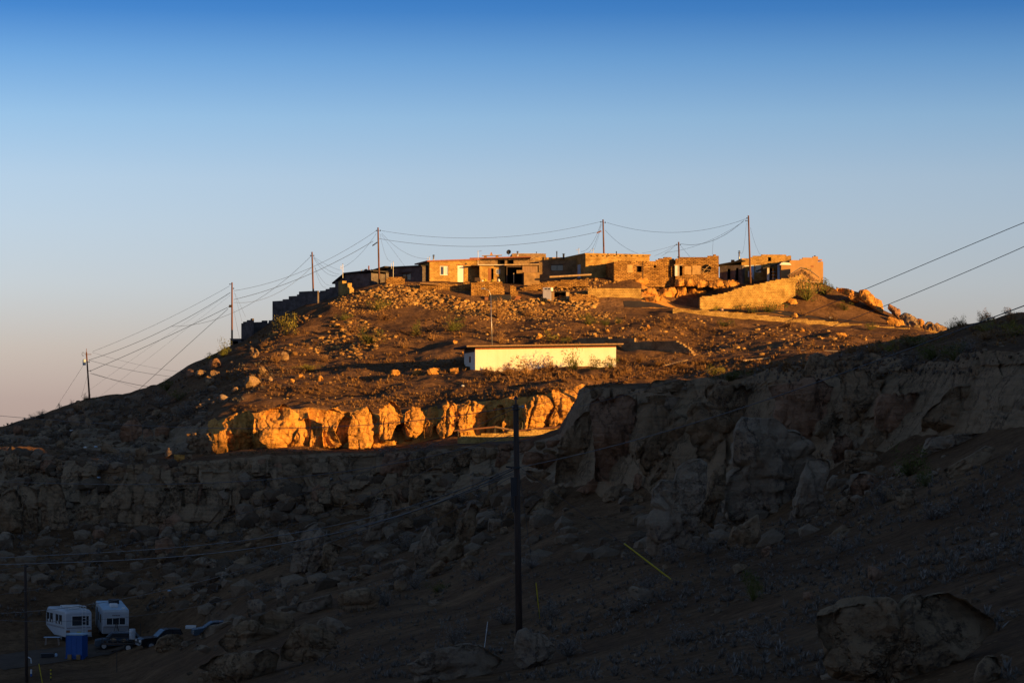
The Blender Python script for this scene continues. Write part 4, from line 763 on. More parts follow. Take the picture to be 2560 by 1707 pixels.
def dish(u, v, Y, r, label, face=(0.3, -1, 0.35)):
    c = P(u, v, Y); o = empty('satellite_dish', c - Vector((0, 0, r * 1.6))); tag(o, label, 'satellite dish')
    f = Vector(face).normalized(); q = f.to_track_quat('Z', 'Y'); m = MB(); n = 18
    rings = [[q @ Vector((a * r * math.cos(2 * math.pi * i / n), a * r * math.sin(2 * math.pi * i / n), 0.25 * r * a * a)) + Vector((0, 0, r * 1.6)) for i in range(n)] for a in (0.02, 0.4, 0.7, 1.0)]
    for k in range(3):
        for i in range(n): j = (i + 1) % n; m.face([rings[k][i], rings[k][j], rings[k + 1][j], rings[k + 1][i]])
    for k in range(3):
        for i in range(n): j = (i + 1) % n; B = [p - f * 0.02 for p in (rings[k][j], rings[k][i], rings[k + 1][i], rings[k + 1][j])]; m.face(B)
    m.build('reflector', M['metal_dark'], o, smooth=True)
    MB().tube((0, 0.05, 0), (0, 0.02, r * 1.5), 0.03).build('mast', M['metal_dark'], o)
    MB().tube(Vector((0, 0, r * 0.7)), Vector((0, 0, r * 1.4)) + f * r * 1.0, 0.02).tube(Vector((0, 0, r * 1.4)) + f * r * 0.95, Vector((0, 0, r * 1.4)) + f * r * 1.12, 0.05).build('feed_arm', M['metal'], o)
def antenna(u, v0, v1, Y, label, kind=0):
    b = P(u, v1, Y); h = (v1 - v0) / F * Y; o = empty('antenna_mast', b); tag(o, label, 'antenna')
    MB().tube((0, 0, -0.3), (0, 0, h), 0.035).build('mast', M['metal'], o)
    m = MB()
    if kind == 0:
        m.tube((-0.1, 0, h * 0.94), (0.55, 0, h), 0.02); 
        for i in range(4): x = 0.0 + i * 0.16; m.tube((x, -0.25, h * 0.95 + i * 0.02), (x, 0.25, h * 0.95 + i * 0.02), 0.012)
    else:
        m.tube((0, 0, h * 0.7), (-0.28, 0, h * 0.7), 0.02).tube((-0.28, 0, h * 0.55), (-0.28, 0, h * 0.9), 0.03).lathe((0, 0, h), [(0.06, 0), (0.07, 0.05), (0.02, 0.12), (0.001, 0.13)])
    m.build('arms' if kind == 0 else 'weatherhead', M['metal'], o)

# --- left shaded block houses
b = Bld('block_house', 'dark block house with a slanting roof at the left end of the village', 'house', 862, 926, 686, 738, 393, -38, 7)
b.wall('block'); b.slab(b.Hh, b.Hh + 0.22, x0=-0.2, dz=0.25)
m = MB(); h0 = b.Hh
m.prism([(-1.9, -1.5), (-0.004, -1.5), (-0.004, h0 - 0.05), (-1.9, h0 - 1.1)], 0.3, 6.5); m.build('lean_to', M['block'], b.o)
m = MB(); m.prism([(-2.3, h0 - 1.35), (0.0, h0 - 0.02), (0.0, h0 + 0.18), (-2.3, h0 - 1.15)], -0.3, 7.0); m.build('roof', M['roof_dark'], b.o)
b.lintel((890, 700, 900, 716), 'wood_dark', 0.1, 0.0)
b = Bld('block_house', 'long dark grey block house with one dark window left of the sunlit stone house', 'house', 966, 1056, 671, 712, 393.5, -37, 6)
w1 = (1004, 682, 1027, 701); b.wall('block', [w1]); b.slab(b.Hh, b.Hh + 0.2, x1=b.L, dz=0.0); b.window(w1, 'wood_dark', 'glass', 2); b.dark(w1); b.lintel(w1, 'wood_dark', 0.12)
b = Bld('block_house', 'narrow shaded block wing with two slit windows between the two dark block houses', 'house', 926, 965, 680, 728, 394.5, -40, 5)
w1, w2 = (938, 689, 941, 714), (956, 688, 960, 702); b.wall('block', [w1, w2]); b.slab(b.Hh, b.Hh + 0.2, x0=0, x1=b.L, dz=0.55); b.window(w1, 'wood_dark', 'glass', 1, fw=0.04); b.window(w2, 'wood_dark', 'glass', 1, fw=0.04); b.dark(w2)
stovepipe(922, 659, 690, 394, 'tall plain sunlit orange pipe on the dark block houses', False, 'rust', 0.10)
dish(915, 678, 393, 0.33, 'small dark satellite dish on the leftmost dark block house', (-0.3, -1, 0.3))
stovepipe(929, 673, 684, 394, 'short capped roof vent beside the plain orange pipe', True, 'metal', 0.07)
antenna(904, 674, 688, 393, 'small wire aerial left of the dark satellite dish', 0); antenna(857, 661, 690, 390, 'service mast with a wire loop at the left end of the leftmost house', 1); antenna(983, 655, 692, 390, 'tall service mast in front of the long dark block house', 1)
# --- sunlit stone house with white door
b = Bld('stone_house', 'sunlit yellow stone house with a white door and a white-framed window', 'house', 1074, 1196, 655, 710, 389.5, 17, 6.5)
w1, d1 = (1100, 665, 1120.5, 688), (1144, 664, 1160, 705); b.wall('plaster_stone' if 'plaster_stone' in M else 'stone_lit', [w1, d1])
b.window(w1, 'white', 'glass', 2, glasses=['glass', 'glass_blue'], fw=0.09); b.door(d1); b.lintel(w1, 'fascia', 0.12, 0.2); b.lintel(d1, 'fascia', 0.12, 0.25); b.dark(w1)
m = MB(); m.prism([(-0.45, b.Hh + 0.0), (b.L + 0.1, b.Hh + 0.42), (b.L + 0.1, b.Hh + 0.62), (-0.45, b.Hh + 0.2)], -0.35, 7.0); m.build('roof', M['fascia'], b.o)
MB().prism([(0, b.Hh), (b.L, b.Hh), (b.L, b.Hh + 0.4)], 0.0, 0.25).build('gable', M['stone_lit'], b.o)
MB().box(-0.06, -0.003, 2.0, 2.9, 1.2, 2.0).build('window', M['glass'], b.o)
MB().box(b.x(1164) , b.x(1164) + 0.18, -0.12, 0, b.z(1164, 661), b.z(1164, 658)).build('porch_light', M['metal_dark'], b.o)
stovepipe(1084, 637, 656, 391, 'shiny capped stovepipe on the sunlit house with the white door'); antenna(1074, 643, 655, 391, 'short service mast at the left corner of the sunlit house', 1)
antenna(1195, 627, 660, 391.5, 'thin aerial mast between the sunlit house and the low roofed rooms', 0)
# --- rear upper room and roof
b = Bld('stone_room', 'tan flat-topped rear room behind the middle roofs', 'house', 1280, 1365, 634, 662, 398, 3, 6); b.wall('block_rear'); b.slab(b.Hh, b.Hh + 0.06, 0.3, b.L - 0.3, 0.3, 5.7, 'roof_tan')
b = Bld('stone_room', 'shadowed room under the long red-brown roof in the middle of the village', 'house', 1196, 1322, 648, 690, 393.5, 2, 5)
g1, g2, g3 = (1244, 649, 1262, 661), (1268, 650, 1284, 660), (1314, 649, 1328, 660); b.wall('block_rear', [g1, g2]); b.dark(g1, 0.5); b.dark(g2, 0.5)
m = MB(); m.prism([(-1.3, b.Hh), (b.L + 0.3, b.Hh + 0.25), (b.L + 0.3, b.Hh + 0.42), (-1.3, b.Hh + 0.17)], -0.6, 5.4); m.build('roof', M['fascia'], b.o)
for i in range(11): MB().box(0.3 + i * 0.7, 0.42 + i * 0.7, -0.5, 0.2, b.Hh - 0.13, b.Hh - 0.005 + 0.0).build('rafter', M['wood_dark'], b.o)
stovepipe(1294, 628, 643, 394.5, 'shiny stovepipe with flat cap in front of the tan rear room'); stovepipe(1341, 628, 636, 399, 'tiny dark vent on the tan rear room', False, 'metal_dark', 0.06)
dish(1272, 630.5, 394, 0.36, 'large black satellite dish on the long red-brown roof', (-0.35, -1, 0.25))
t = empty('roof_platform', P(1230, 645, 395)); tag(t, 'rough plank platform on stone piles lying on the red-brown roof', 'platform')
MB().prism([(-1.5, 0.28), (1.5, 0.36), (1.5, 0.44), (-1.5, 0.36)], -0.5, 0.5).build('planks', M['plank'], t)
for x in (-1.0, 0.75): MB().box(x - 0.22, x + 0.22, -0.3, 0.3, 0.0, 0.3).build('stone_pile', M['stone_rough'], t)
MB().box(-0.3, 0.1, -0.2, 0.2, 0.41, 0.62).box(-0.2, -0.02, -0.1, 0.1, 0.625, 0.85).build('loose_stones', M['rock_lit'], t)
# --- front small rooms
b = Bld('stone_room', 'small sunlit stone room with brown door and small white window', 'house', 1199, 1263, 665, 706, 390, 6, 4)
d1, w1 = (1220, 671, 1234, 702), (1240, 673, 1250.5, 685.5); b.wall('stone_lit', [d1, w1]); b.window(w1, 'white', 'glass', 2, glasses=['glass', 'glass_blue'], fw=0.06); b.dark(w1); b.dark(d1, 1.2)
a, bb, c, d = b.rect(1220, 671, 1228, 702); MB().box(a, bb, 0.02, 0.08, c, d).build('door', M['door_brown'], b.o)
b.slab(b.Hh + 0.08, b.Hh + 0.22, -0.3, b.L + 0.2, -0.4, 4.2, 'roof_tan')
MB().box(-1.2, -0.31, -0.3, 2.5, b.Hh + 0.0, b.Hh + 0.12).build('awning', M['wood_dark'], b.o)
b = Bld('wooden_shed', 'open-fronted dark wooden shed with a plank panel beside the small stone room', 'shed', 1266, 1345, 664, 712, 389.5, 3, 4)
o1 = (1268, 668, 1304, 712); b.wall('wood_dark', [o1], th=0.15); b.dark(o1, 1.6); b.slab(b.Hh, b.Hh + 0.16, -0.3, b.L + 0.1, -0.35, 4.2, 'plank', dz=0.12)
a, bb, c, d = b.rect(1306, 665, 1341, 681); MB().box(a, bb, -0.12, -0.02, c, d).build('plank_panel', M['wood'], b.o)
MB().box(bb + 0.02, bb + 0.12, -0.14, -0.02, c, d).build('post', M['plank'], b.o)
a, bb, c, d = b.rect(1291, 676, 1306, 684); MB().box(a, bb, -0.5, -0.1, c, d).build('shelf_box', M['ply'], b.o)
a, bb, c, d = b.rect(1283, 683, 1290, 708); MB().box(a, a + 0.12, -0.5, -0.4, c, d).build('post', M['plank'], b.o)
k = Bld('plywood_bin', 'big square stained plywood bin in front of the wooden shed', 'bin', 1310, 1349, 682, 716, 387.5, 8, 1.8)
MB().box(0, k.L, 0, 0.06, -1, k.Hh).build('front_panel', M['ply'], k.o); MB().box(0, 0.05, 0.065, 1.7, -1, k.Hh).box(k.L - 0.05, k.L, 0.065, 1.7, -1, k.Hh).box(0.05, k.L - 0.05, 1.65, 1.7, -1, k.Hh).build('side_panels', M['wood_dark'], k.o)
MB().box(-0.05, k.L + 0.05, -0.05, 1.8, k.Hh + 0.003, k.Hh + 0.06).build('lid', M['wood'], k.o)
# --- dark-walled house with parapet
b = Bld('block_house', 'large shaded block house with one wide window and a sunlit parapet', 'house', 1347, 1475, 651, 702, 394.5, -4, 6)
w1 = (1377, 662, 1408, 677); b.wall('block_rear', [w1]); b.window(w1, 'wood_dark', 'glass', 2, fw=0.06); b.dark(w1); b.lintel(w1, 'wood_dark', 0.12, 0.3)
m = MB(); m.gridwall(np.linspace(-0.6, b.L, 16), [b.Hh + 0.003, b.Hh + 0.22, b.Hh + 0.44, b.Hh + 0.66], lambda x, z: z < b.Hh + 0.35 + 0.33 * x / b.L, -0.04, 0.3); m.build('parapet', M['stone_lit'], b.o)
stovepipe(1392, 628, 643, 393, 'slim dark stovepipe with pale cap on the shaded block house', True, 'metal_dark', 0.08); stovepipe(1409, 634, 643, 393, 'squat dark roof vent right of the slim stovepipe', True, 'metal_dark', 0.14)
# --- protruding long stone house with beam ends
b = Bld('stone_house', 'long sunlit stone house with a row of dark beam holes under its roofline', 'house', 1464, 1624, 636, 696, 390, 17, 7)
vig = [(1476 + 14.4 * i, 638.6, 1480.5 + 14.4 * i, 641) for i in range(10)]
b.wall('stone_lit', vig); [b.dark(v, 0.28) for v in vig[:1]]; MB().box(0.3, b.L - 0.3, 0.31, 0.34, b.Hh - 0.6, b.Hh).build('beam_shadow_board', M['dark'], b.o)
for v in vig: a, bb, c, d = b.rect(*v); MB().tube(((a + bb) / 2, 0.0, (c + d) / 2), ((a + bb) / 2, 0.3, (c + d) / 2), 0.06, n=8).build('beam_end', M['wood_dark'], b.o)
b.slab(b.Hh + 0.003, b.Hh + 0.2, -0.15, b.L + 0.15, -0.15, 9.1, 'stone_lit', 'parapet')
MB().box(-0.12, -0.004, 2.3, 3.4, 0.0, 2.2).build('door', M['blue_grey'], b.o); MB().box(-0.06, -0.004, 5.0, 6.0, 1.0, 1.9).build('window', M['glass'], b.o)
stovepipe(1541, 627, 634, 390, 'thin dark pipe on the long sunlit stone house', False, 'metal_dark', 0.07)
antenna(1447, 622, 633, 391, 'wire aerial with loops left of the tallest middle pole', 1); antenna(1483, 623, 634, 391, 'short aerial just left of the tallest middle pole', 1)
# --- ruined rooms
b = Bld('ruined_stone_room', 'ruined rough stone room with a square dark window in front of the long stone house', 'ruin', 1535, 1692, 652, 699, 386.8, 14, 6)
h1, h2 = (1592, 665, 1604.5, 680.5), (1634, 663.5, 1641, 670); b.wall('stone_rough', [h1, h2], top=[(1535, 655), (1548, 653), (1570, 652), (1585, 656), (1600, 650), (1612, 655), (1640, 652), (1655, 646), (1672, 643), (1692, 650)], sink=1.0, th=0.45); b.dark(h1, 0.5); b.dark(h2, 0.5)
a, bb, c, d = b.rect(1568, 662, 1582, 682); MB().box(a, bb, -0.012, 0.0, c, d).build('plaster_patch', M['plaster'], b.o); b.lintel(h1, 'wood', 0.1, 0.15); MB().box(b.x(1606), b.x(1606) + 0.1, -0.04, 0, 0, b.Hh).build('drain_pipe', M['wood_dark'], b.o)
b = Bld('ruined_stone_room', 'ruined rough stone room with a pale doorway and a big round broken hole', 'ruin', 1690, 1797, 643, 699, 388.2, 1, 5)
h1, h2 = (1689, 664, 1706, 690), (1754, 661, 1778, 683); b.wall('stone_rough', [h1], top=[(1686, 648), (1700, 645), (1720, 641), (1740, 643), (1760, 642), (1776, 640), (1783, 636), (1797, 641)], sink=1.0, th=0.45)
a, bb, c, d = b.rect(*h2); cx, cz = (a + bb) / 2, (c + d) / 2; n = 18
MB().prism([(cx + (bb - a) / 2 * math.cos(t) * (1 + .06 * math.sin(3 * t)), cz + (d - c) / 2 * max(math.sin(t), -.8) * (1 + .04 * math.cos(2 * t))) for t in np.linspace(0, 2 * math.pi, n, False)], -0.02, 0.1).build('broken_hole', M['dark'], b.o)
m = MB(); [m.tube((cx - 0.9 + q, -0.1, cz - 0.6 + w_), (cx + 0.5 + q2, -0.12, cz + 0.5 - w2), 0.03, n=5) for q, w_, q2, w2 in ((0, 0, 0, 0), (0.3, -0.1, -0.4, 0.2), (-0.2, 0.7, 0.2, 0.7), (0.5, -0.2, -0.2, 0.9))]; m.build('fallen_sticks', M['plank'], b.o)
a, bb, c, d = b.rect(1711, 666, 1728, 686); MB().box(a, bb, -0.014, 0, c, d).build('plaster_patch', M['plaster'], b.o); a, bb, c, d = b.rect(1731, 664, 1752, 686); MB().box(a, bb, -0.012, 0, c, d).build('plaster_patch', M['plaster'], b.o)
b.dark(h1, 0.6); a, bb, c, d = b.rect(*h1); MB().box(a - 0.1, a + 0.3, -0.05, 0.1, c, d).build('door_frame', M['white'], b.o); MB().box(a + 0.42, a + 0.55, 0.1, 0.2, c, d).build('door_frame', M['roof_tan'], b.o); MB().box(a - 0.2, bb + 0.1, -0.05, 0.1, d + 0.003, d + 0.15).build('lintel', M['plank'], b.o)
# --- right group
b = Bld('block_house', 'low dark house with a bent tar-paper roof behind the right-hand pole', 'house', 1799, 1856, 664, 712, 394, -24, 6)
d1, d2 = (1818, 672, 1826, 700), (1839, 670, 1846, 702); b.wall('block', [d1, d2]); b.dark(d1); b.dark(d2); m = MB(); m.prism([(-0.4, b.Hh - 0.1), (b.L * .5, b.Hh + 0.25), (b.L + 0.1, b.Hh + 0.55), (b.L + 0.1, b.Hh + 0.75), (b.L * .5, b.Hh + 0.45), (-0.4, b.Hh + 0.12)], -0.4, 6.2); m.build('roof', M['roof_dark'], b.o)
stovepipe(1848, 627, 655, 395, 'tall shiny capped stovepipe on the low dark house'); MB().box(0, 0.5, 0, 0.4, 0, 0.45).build('brick_stub', M['orange_stucco'], None, loc=P(1828, 657, 396)).update_tag()
tag(bpy.data.objects['brick_stub'], 'small orange brick stub on the low dark house roof', 'chimney')
b = Bld('stone_house', 'tall stone house, sunlit above and shaded below, with a tiny upper opening', 'house', 1854, 1978, 646, 712, 393.5, 4, 8)
w0, w1, w2, d1 = (1920, 643, 1928, 653), (1889, 662, 1903, 681), (1865, 664, 1869, 668), (1873, 663, 1885, 692)
b.wall('stone_lit', [w0, w1], top=[(1854, 646), (1878, 645.5), (1879, 641), (1902, 641), (1903, 636.5), (1950, 636.5), (1951, 638), (1978, 638.5)]); b.dark(w0, 0.6); b.window(w1, 'white', 'glass', 1); b.dark(w1)
a, bb, c, d = b.rect(*d1); MB().box(a, bb, -0.06, -0.003, c - 0.4, d).build('door', M['blue_grey'], b.o)
MB().box(b.x(1860), b.x(1876), -0.09, -0.062, b.z(1868, 666), b.z(1868, 664)).build('lintel', M['white'], b.o)
a, bb, c, d = b.rect(1869, 678, 1880, 693); k = MB().box(a, bb, -0.5, -0.08, c, d).build('air_conditioner', M['white'], b.o); MB().tube(((a + bb) / 2, -0.52, (c + d) / 2), ((a + bb) / 2, -0.505, (c + d) / 2), 0.2, n=14).build('fan_grille', M['metal_dark'], k)
m = MB(); [m.tube((x, -0.9, -1.0), (x + dx, -0.1, 1.1), 0.04, n=5) for x, dx in ((b.x(1885), -0.4), (b.x(1890), -0.6), (b.x(1895), -0.9))]; m.build('leaning_poles', M['wood'], b.o)
b = Bld('porch', 'lean-to porch with a sloping dark roof left of the tan block building', 'porch', 1912, 1950, 668, 706, 389, 3, 4)
m = MB(); m.prism([(-0.3, b.Hh - 0.3), (b.L + 1.6, b.Hh + 1.0), (b.L + 1.6, b.Hh + 1.15), (-0.3, b.Hh - 0.1)], -0.3, 4.0); m.build('roof', M['roof_dark'], b.o)
for u in (1918,): MB().box(b.x(u), b.x(u) + 0.32, 0, 0.3, -0.8, b.Hh - 0.1).build('post', M['roof_tan'], b.o)
MB().box(b.x(1924), b.x(1942), 2.5, 2.6, -0.8, b.Hh).build('back_wall', M['wood_dark'], b.o)
b.door((1943, 661, 1951, 704), 'blue_grey', -0.2); 
m = MB(); [m.box(b.x(1931), b.x(1941), 0.6, 1.0, z, z + 0.05) for z in (0.6, 1.1, 1.6)]; m.build('shelf', M['metal'], b.o)
b = Bld('plastered_building', 'tan plastered block building at the right end of the village', 'house', 1974, 2058, 648, 706, 390, 10, 7)
b.wall('tan_stucco', [], top=[(1974, 650), (1998, 650), (1999, 646.5), (2044, 641), (2045, 653), (2058, 653)]); stovepipe(2037, 638, 644, 393, 'stubby dark vent on the tan plastered building', False, 'metal_dark', 0.13)
b.slab(b.Hh - 0.1, b.Hh + 0.06, b.x(2045) + 0.02, b.L - 0.02, 0.46, 6.9, 'orange_stucco'); MB().box(b.x(2027), b.x(2034), -0.03, 0.0, b.z(2030, 668), b.z(2030, 664)).build('wall_vent', M['rust'], b.o)
b = Bld('utility_closet', 'small tan closet under a curved white sheet beside the blue-grey porch door', 'closet', 1953, 1976, 662, 705, 388, 6, 2)
b.wall('tan_stucco', th=0.15); m = MB(); pr = [(-0.25, b.Hh), (0.0, b.Hh + 0.3), (0.3, b.Hh + 0.38), (b.L - 0.2, b.Hh + 0.3), (b.L + 0.1, b.Hh), (b.L + 0.1, b.Hh - 0.05), (-0.25, b.Hh - 0.05)]; m.prism(pr, -0.25, 1.8); m.build('curved_sheet', M['white'], b.o)
k = empty('log_pile', P(2008, 694, 386.5), R_(-6)); tag(k, 'stack of split firewood under a grey-brown tarp above the high retaining wall', 'woodpile')
for i in range(58):
    x = -2.1 + (i % 20) * 0.215 + rng.uniform(-.03, .03); z = -0.25 + (i // 20) * 0.21 + 1.0 * max(0, 1 - abs(x + 0.2) / 2.0) - 0.28 * (x > 0) * x; a = rng.uniform(0.085, 0.115)
    MB().tube((x, -0.5, z), (x, 0.9, z), a, n=6).build('split_log', M['log'], k)
MB().prism([(-2.35, 0.2), (-0.35, 1.45), (0.9, 1.1), (2.3, 0.02), (2.3, 0.1), (0.9, 1.2), (-0.35, 1.56), (-2.35, 0.3)], -0.35, 1.0).build('tarp', M['tarp'], k)
MB().prism([(-0.9, -0.5), (2.4, -0.85), (2.4, -0.7), (-0.9, -0.3)], -0.7, -0.55).build('board', M['plank'], k)

# --- free-standing walls traced by their outline
def wall_poly(name, label, pts, Y, mat, th=0.45, cell=(0.42, 0.2), Y2=None, cat='wall', group=None):
    """pts: outline (u, v) px; stands between distances Y (left end) and Y2 (right end)"""
    us = [p[0] for p in pts]; uL, uR = min(us), max(us); Y2 = Y if Y2 is None else Y2
    A = P(uL, 1100, Y); B = P(uR, 1100, Y2); r = math.atan2(B.y - A.y, B.x - A.x); vb = max(p[1] for p in pts)
    b = Bld(name, label, cat, uL, uR, min(p[1] for p in pts), vb, Y, math.degrees(r), 1, group)
    q = np.array([b.xz(*p) for p in pts]); 
    def inside(x, z):
        c = False; n = len(q)
        for i in range(n):
            x1, z1 = q[i]; x2, z2 = q[(i + 1) % n]
            if (z1 > z) != (z2 > z) and x < (x2 - x1) * (z - z1) / (z2 - z1) + x1: c = not c
        return c
    z0, z1 = q[:, 1].min(), q[:, 1].max()
    nx = max(2, int((q[:, 0].max() - q[:, 0].min()) / cell[0])); nz = max(2, int((z1 - z0) / cell[1]))
    m = MB().gridwall(np.linspace(q[:, 0].min(), q[:, 0].max(), nx + 1), np.linspace(z0, z1, nz + 1), inside, 0, th)
    o = m.build(name, M[mat], None); o.matrix_world = Matrix.Translation(b.o.location) @ Matrix.Rotation(b.r, 4, 'Z')
    bpy.data.objects.remove(b.o); tag(o, label, cat, group); return o
wall_poly('block_wall', 'large unfinished grey block wall with a stepped top left of the village, in shade', [(681, 800), (681, 753), (708, 753), (708, 749), (723, 749), (723, 741), (742, 741), (742, 737), (749, 737), (749, 729), (794, 728), (794, 810)], 391, 'block', 0.3, Y2=385)
wall_poly('block_wall', 'shaded block wall running up to the broken stepped end, just left of the first house', [(795, 790), (795, 730), (812, 726), (828, 718), (836, 717), (836, 704), (848, 703), (852, 712), (852, 785)], 393, 'block', 0.3, Y2=389.5)
wall_poly('block_wall', 'broken block wall end with sunlit toothed edge near the leftmost house', [(846, 760), (846, 703), (856, 703), (856, 709), (861, 709), (861, 708), (869, 708), (869, 718), (873, 718), (874, 730), (872, 740), (872, 760)], 389, 'retain', 0.7, (0.2, 0.2), Y2=386)
wall_poly('block_wall', 'lowest dark block wall corner on the left skyline', [(603, 870), (603, 808), (631, 796), (631, 870)], 388, 'block', 0.3, Y2=386)
wall_poly('block_wall', 'dark block wall between the lowest corner and the stepped wall on the left skyline', [(631, 860), (631, 805), (665, 802), (665, 808), (669, 808), (669, 802), (682, 802), (682, 790), (700, 790), (730, 800), (700, 830), (665, 860)], 388, 'block', 0.3, Y2=384)
k = Bld('concrete_box', 'small concrete box with a dark opening at the foot of a hill pole', 'concrete box', 576, 603, 848, 872, 384, -4, 2)
h = (583, 852, 595, 870); k.wall('block', [h], th=0.15); k.dark(h, 0.8); k.slab(k.Hh + 0.003, k.Hh + 0.1, -0.1, k.L + 0.1, -0.1, 2.1, 'block')
wall_poly('stone_pillar', 'short sunlit rubble pillar in front of the long dark block house', [(965, 720), (965, 696), (975, 693), (1000, 693), (1011, 697), (1011, 720)], 387, 'stone_rough', 1.5, (0.3, 0.2))
wall_poly('retaining_wall', 'high golden stone retaining wall sloping up to the right below the yard', [(1750, 775), (1752, 742), (1775, 740), (1810, 733), (1860, 716), (1890, 711), (1940, 700), (1975, 694), (2005, 687), (2008, 694), (1990, 700), (1988, 738), (1984, 742), (1964, 752), (1950, 765), (1900, 772), (1850, 772), (1800, 775)], 380.8, 'retain', 0.6, (0.3, 0.18), Y2=384)
wall_poly('long_stone_wall', 'long low golden stone wall running down to the right below the road', [(1682, 792), (1684, 773), (1692, 769), (1700, 773), (1810, 779), (1900, 787), (1990, 797), (2060, 802), (2160, 812), (2260, 820), (2345, 828), (2345, 846), (2250, 842), (2150, 834), (2050, 820), (1950, 808), (1850, 802), (1750, 797)], 372.6, 'retain', 0.6, (0.3, 0.18), Y2=369)
wall_poly('masonry_face', 'golden coursed stone facing below the jointed ledge rocks', [(1470, 755), (1472, 722), (1605, 721), (1605, 740), (1608, 760), (1540, 760)], 381.2, 'retain', 0.5, (0.3, 0.2), Y2=381.5)
wall_poly('masonry_face', 'patchy golden stone facing right of the wooden booth', [(1424, 764), (1426, 740), (1450, 736), (1480, 737), (1496, 746), (1498, 764)], 379.6, 'stone_rough', 0.5, (0.3, 0.18), Y2=380.2)
wall_poly('terrace_wall', 'broken golden terrace wall under the long pale timber', [(1300, 722), (1330, 712), (1380, 703), (1430, 700), (1468, 700), (1470, 715), (1440, 716), (1420, 722), (1390, 718), (1350, 724), (1310, 730)], 385, 'stone_rough', 0.5, (0.28, 0.18), Y2=384.8)
wall_poly('rubble_wall', 'low stone room wall with a dark doorway beside the rusty oven, centre of the slope', [(1178, 760), (1178, 708), (1200, 704), (1258, 706), (1258, 716), (1262, 716), (1262, 737), (1276, 737), (1276, 714), (1284, 714), (1290, 718), (1300, 755), (1200, 765)], 382, 'stone_rough', 0.6, (0.28, 0.18), Y2=383)
wall_poly('rubble_wall', 'broken rubble wall under the sunlit house, with a wooden beam', [(1050, 740), (1050, 708), (1090, 706), (1120, 708), (1150, 712), (1175, 700), (1178, 760), (1150, 750), (1110, 735)], 384.5, 'stone_rough', 0.5, (0.28, 0.18), Y2=384)
wall_poly('ruined_wall', 'low shaded stone wall with an upright end stone behind the white building', [(1430, 868), (1430, 848), (1470, 844), (1582, 845), (1586, 844), (1586, 868)], 347.5, 'block_rear', 0.4, (0.3, 0.2), Y2=341)
wall_poly('ruined_wall', 'shaded ruined wall with sunlit stair-like end right of the white building', [(1545, 890), (1556, 858), (1600, 856), (1640, 853), (1692, 852), (1693, 856), (1700, 857), (1704, 860), (1709, 864), (1714, 866), (1720, 868), (1722, 872), (1728, 878), (1732, 893), (1700, 893), (1640, 888)], 341, 'block_rear', 0.5, (0.25, 0.2), Y2=333.5)
wall_poly('roadside_wall', 'pale coursed stone wall below the right end of the sunlit boulder row', [(1144, 1108), (1144, 1091), (1200, 1086), (1300, 1078), (1420, 1068), (1420, 1100), (1250, 1108)], 277.2, 'retain', 0.5, (0.35, 0.2), Y2=277.5)
r1 = empty('pipe_rail', P(1280, 1074, 278)); tag(r1, 'rusty pipe rail on thin posts along the foot of the sunlit boulders', 'railing')
pa = [P(1135, 1077, 279.2), P(1237, 1067, 278.6), P(1290, 1077, 278.2), P(1420, 1065, 276.5)]
for i, (a, c) in enumerate(zip(pa[:-1], pa[1:])): MB().tube(a - r1.location, c - r1.location, 0.11 if i else 0.09, n=8).build('rail', M['wood' if i == 1 else 'rust'], r1)
for u, v0, v1, Yp in ((1145, 1076, 1100, 279), (1237, 1067, 1105, 278.6), (1306, 1055, 1095, 278), (1304, 1068, 1100, 278)): MB().tube(P(u, v0, Yp) - r1.location, P(u + 1, v1 + 6, Yp) - r1.location, 0.035, n=6).build('post', M['metal_dark'], r1)
# wooden beams and small things of the slope
def beam(label, a, c, r=0.12, mat='plank', name='wooden_beam'):
    o = MB().tube(Vector((0, 0, 0)), c - a, r, n=7).build(name, M[mat], None, loc=a); tag(o, label, 'beam'); return o
beam('long pale timber lying on the rubble below the shaded block house', P(1374, 692.5, 386.3), P(1479, 686.5, 386.3), 0.14)
beam('brown beam across the rubble wall under the sunlit house', P(1050, 708, 384), P(1096, 711, 384), 0.12, 'wood')
beam('long pale log, upper of the pair lying on the slope behind the right-hand cliff', P(2004, 877, 322), P(2182, 882, 318), 0.17); beam('long pale log, lower of the pair lying on the slope behind the right-hand cliff', P(1995, 884, 321), P(2170, 886, 317), 0.14)
beam('short pale log on the sunlit flat right of the white building', P(1858, 902, 318), P(1933, 895, 318), 0.14); beam('thin plank on the ground beside the stair-ended ruined wall', P(1655, 915, 322), P(1720, 899, 322), 0.08)
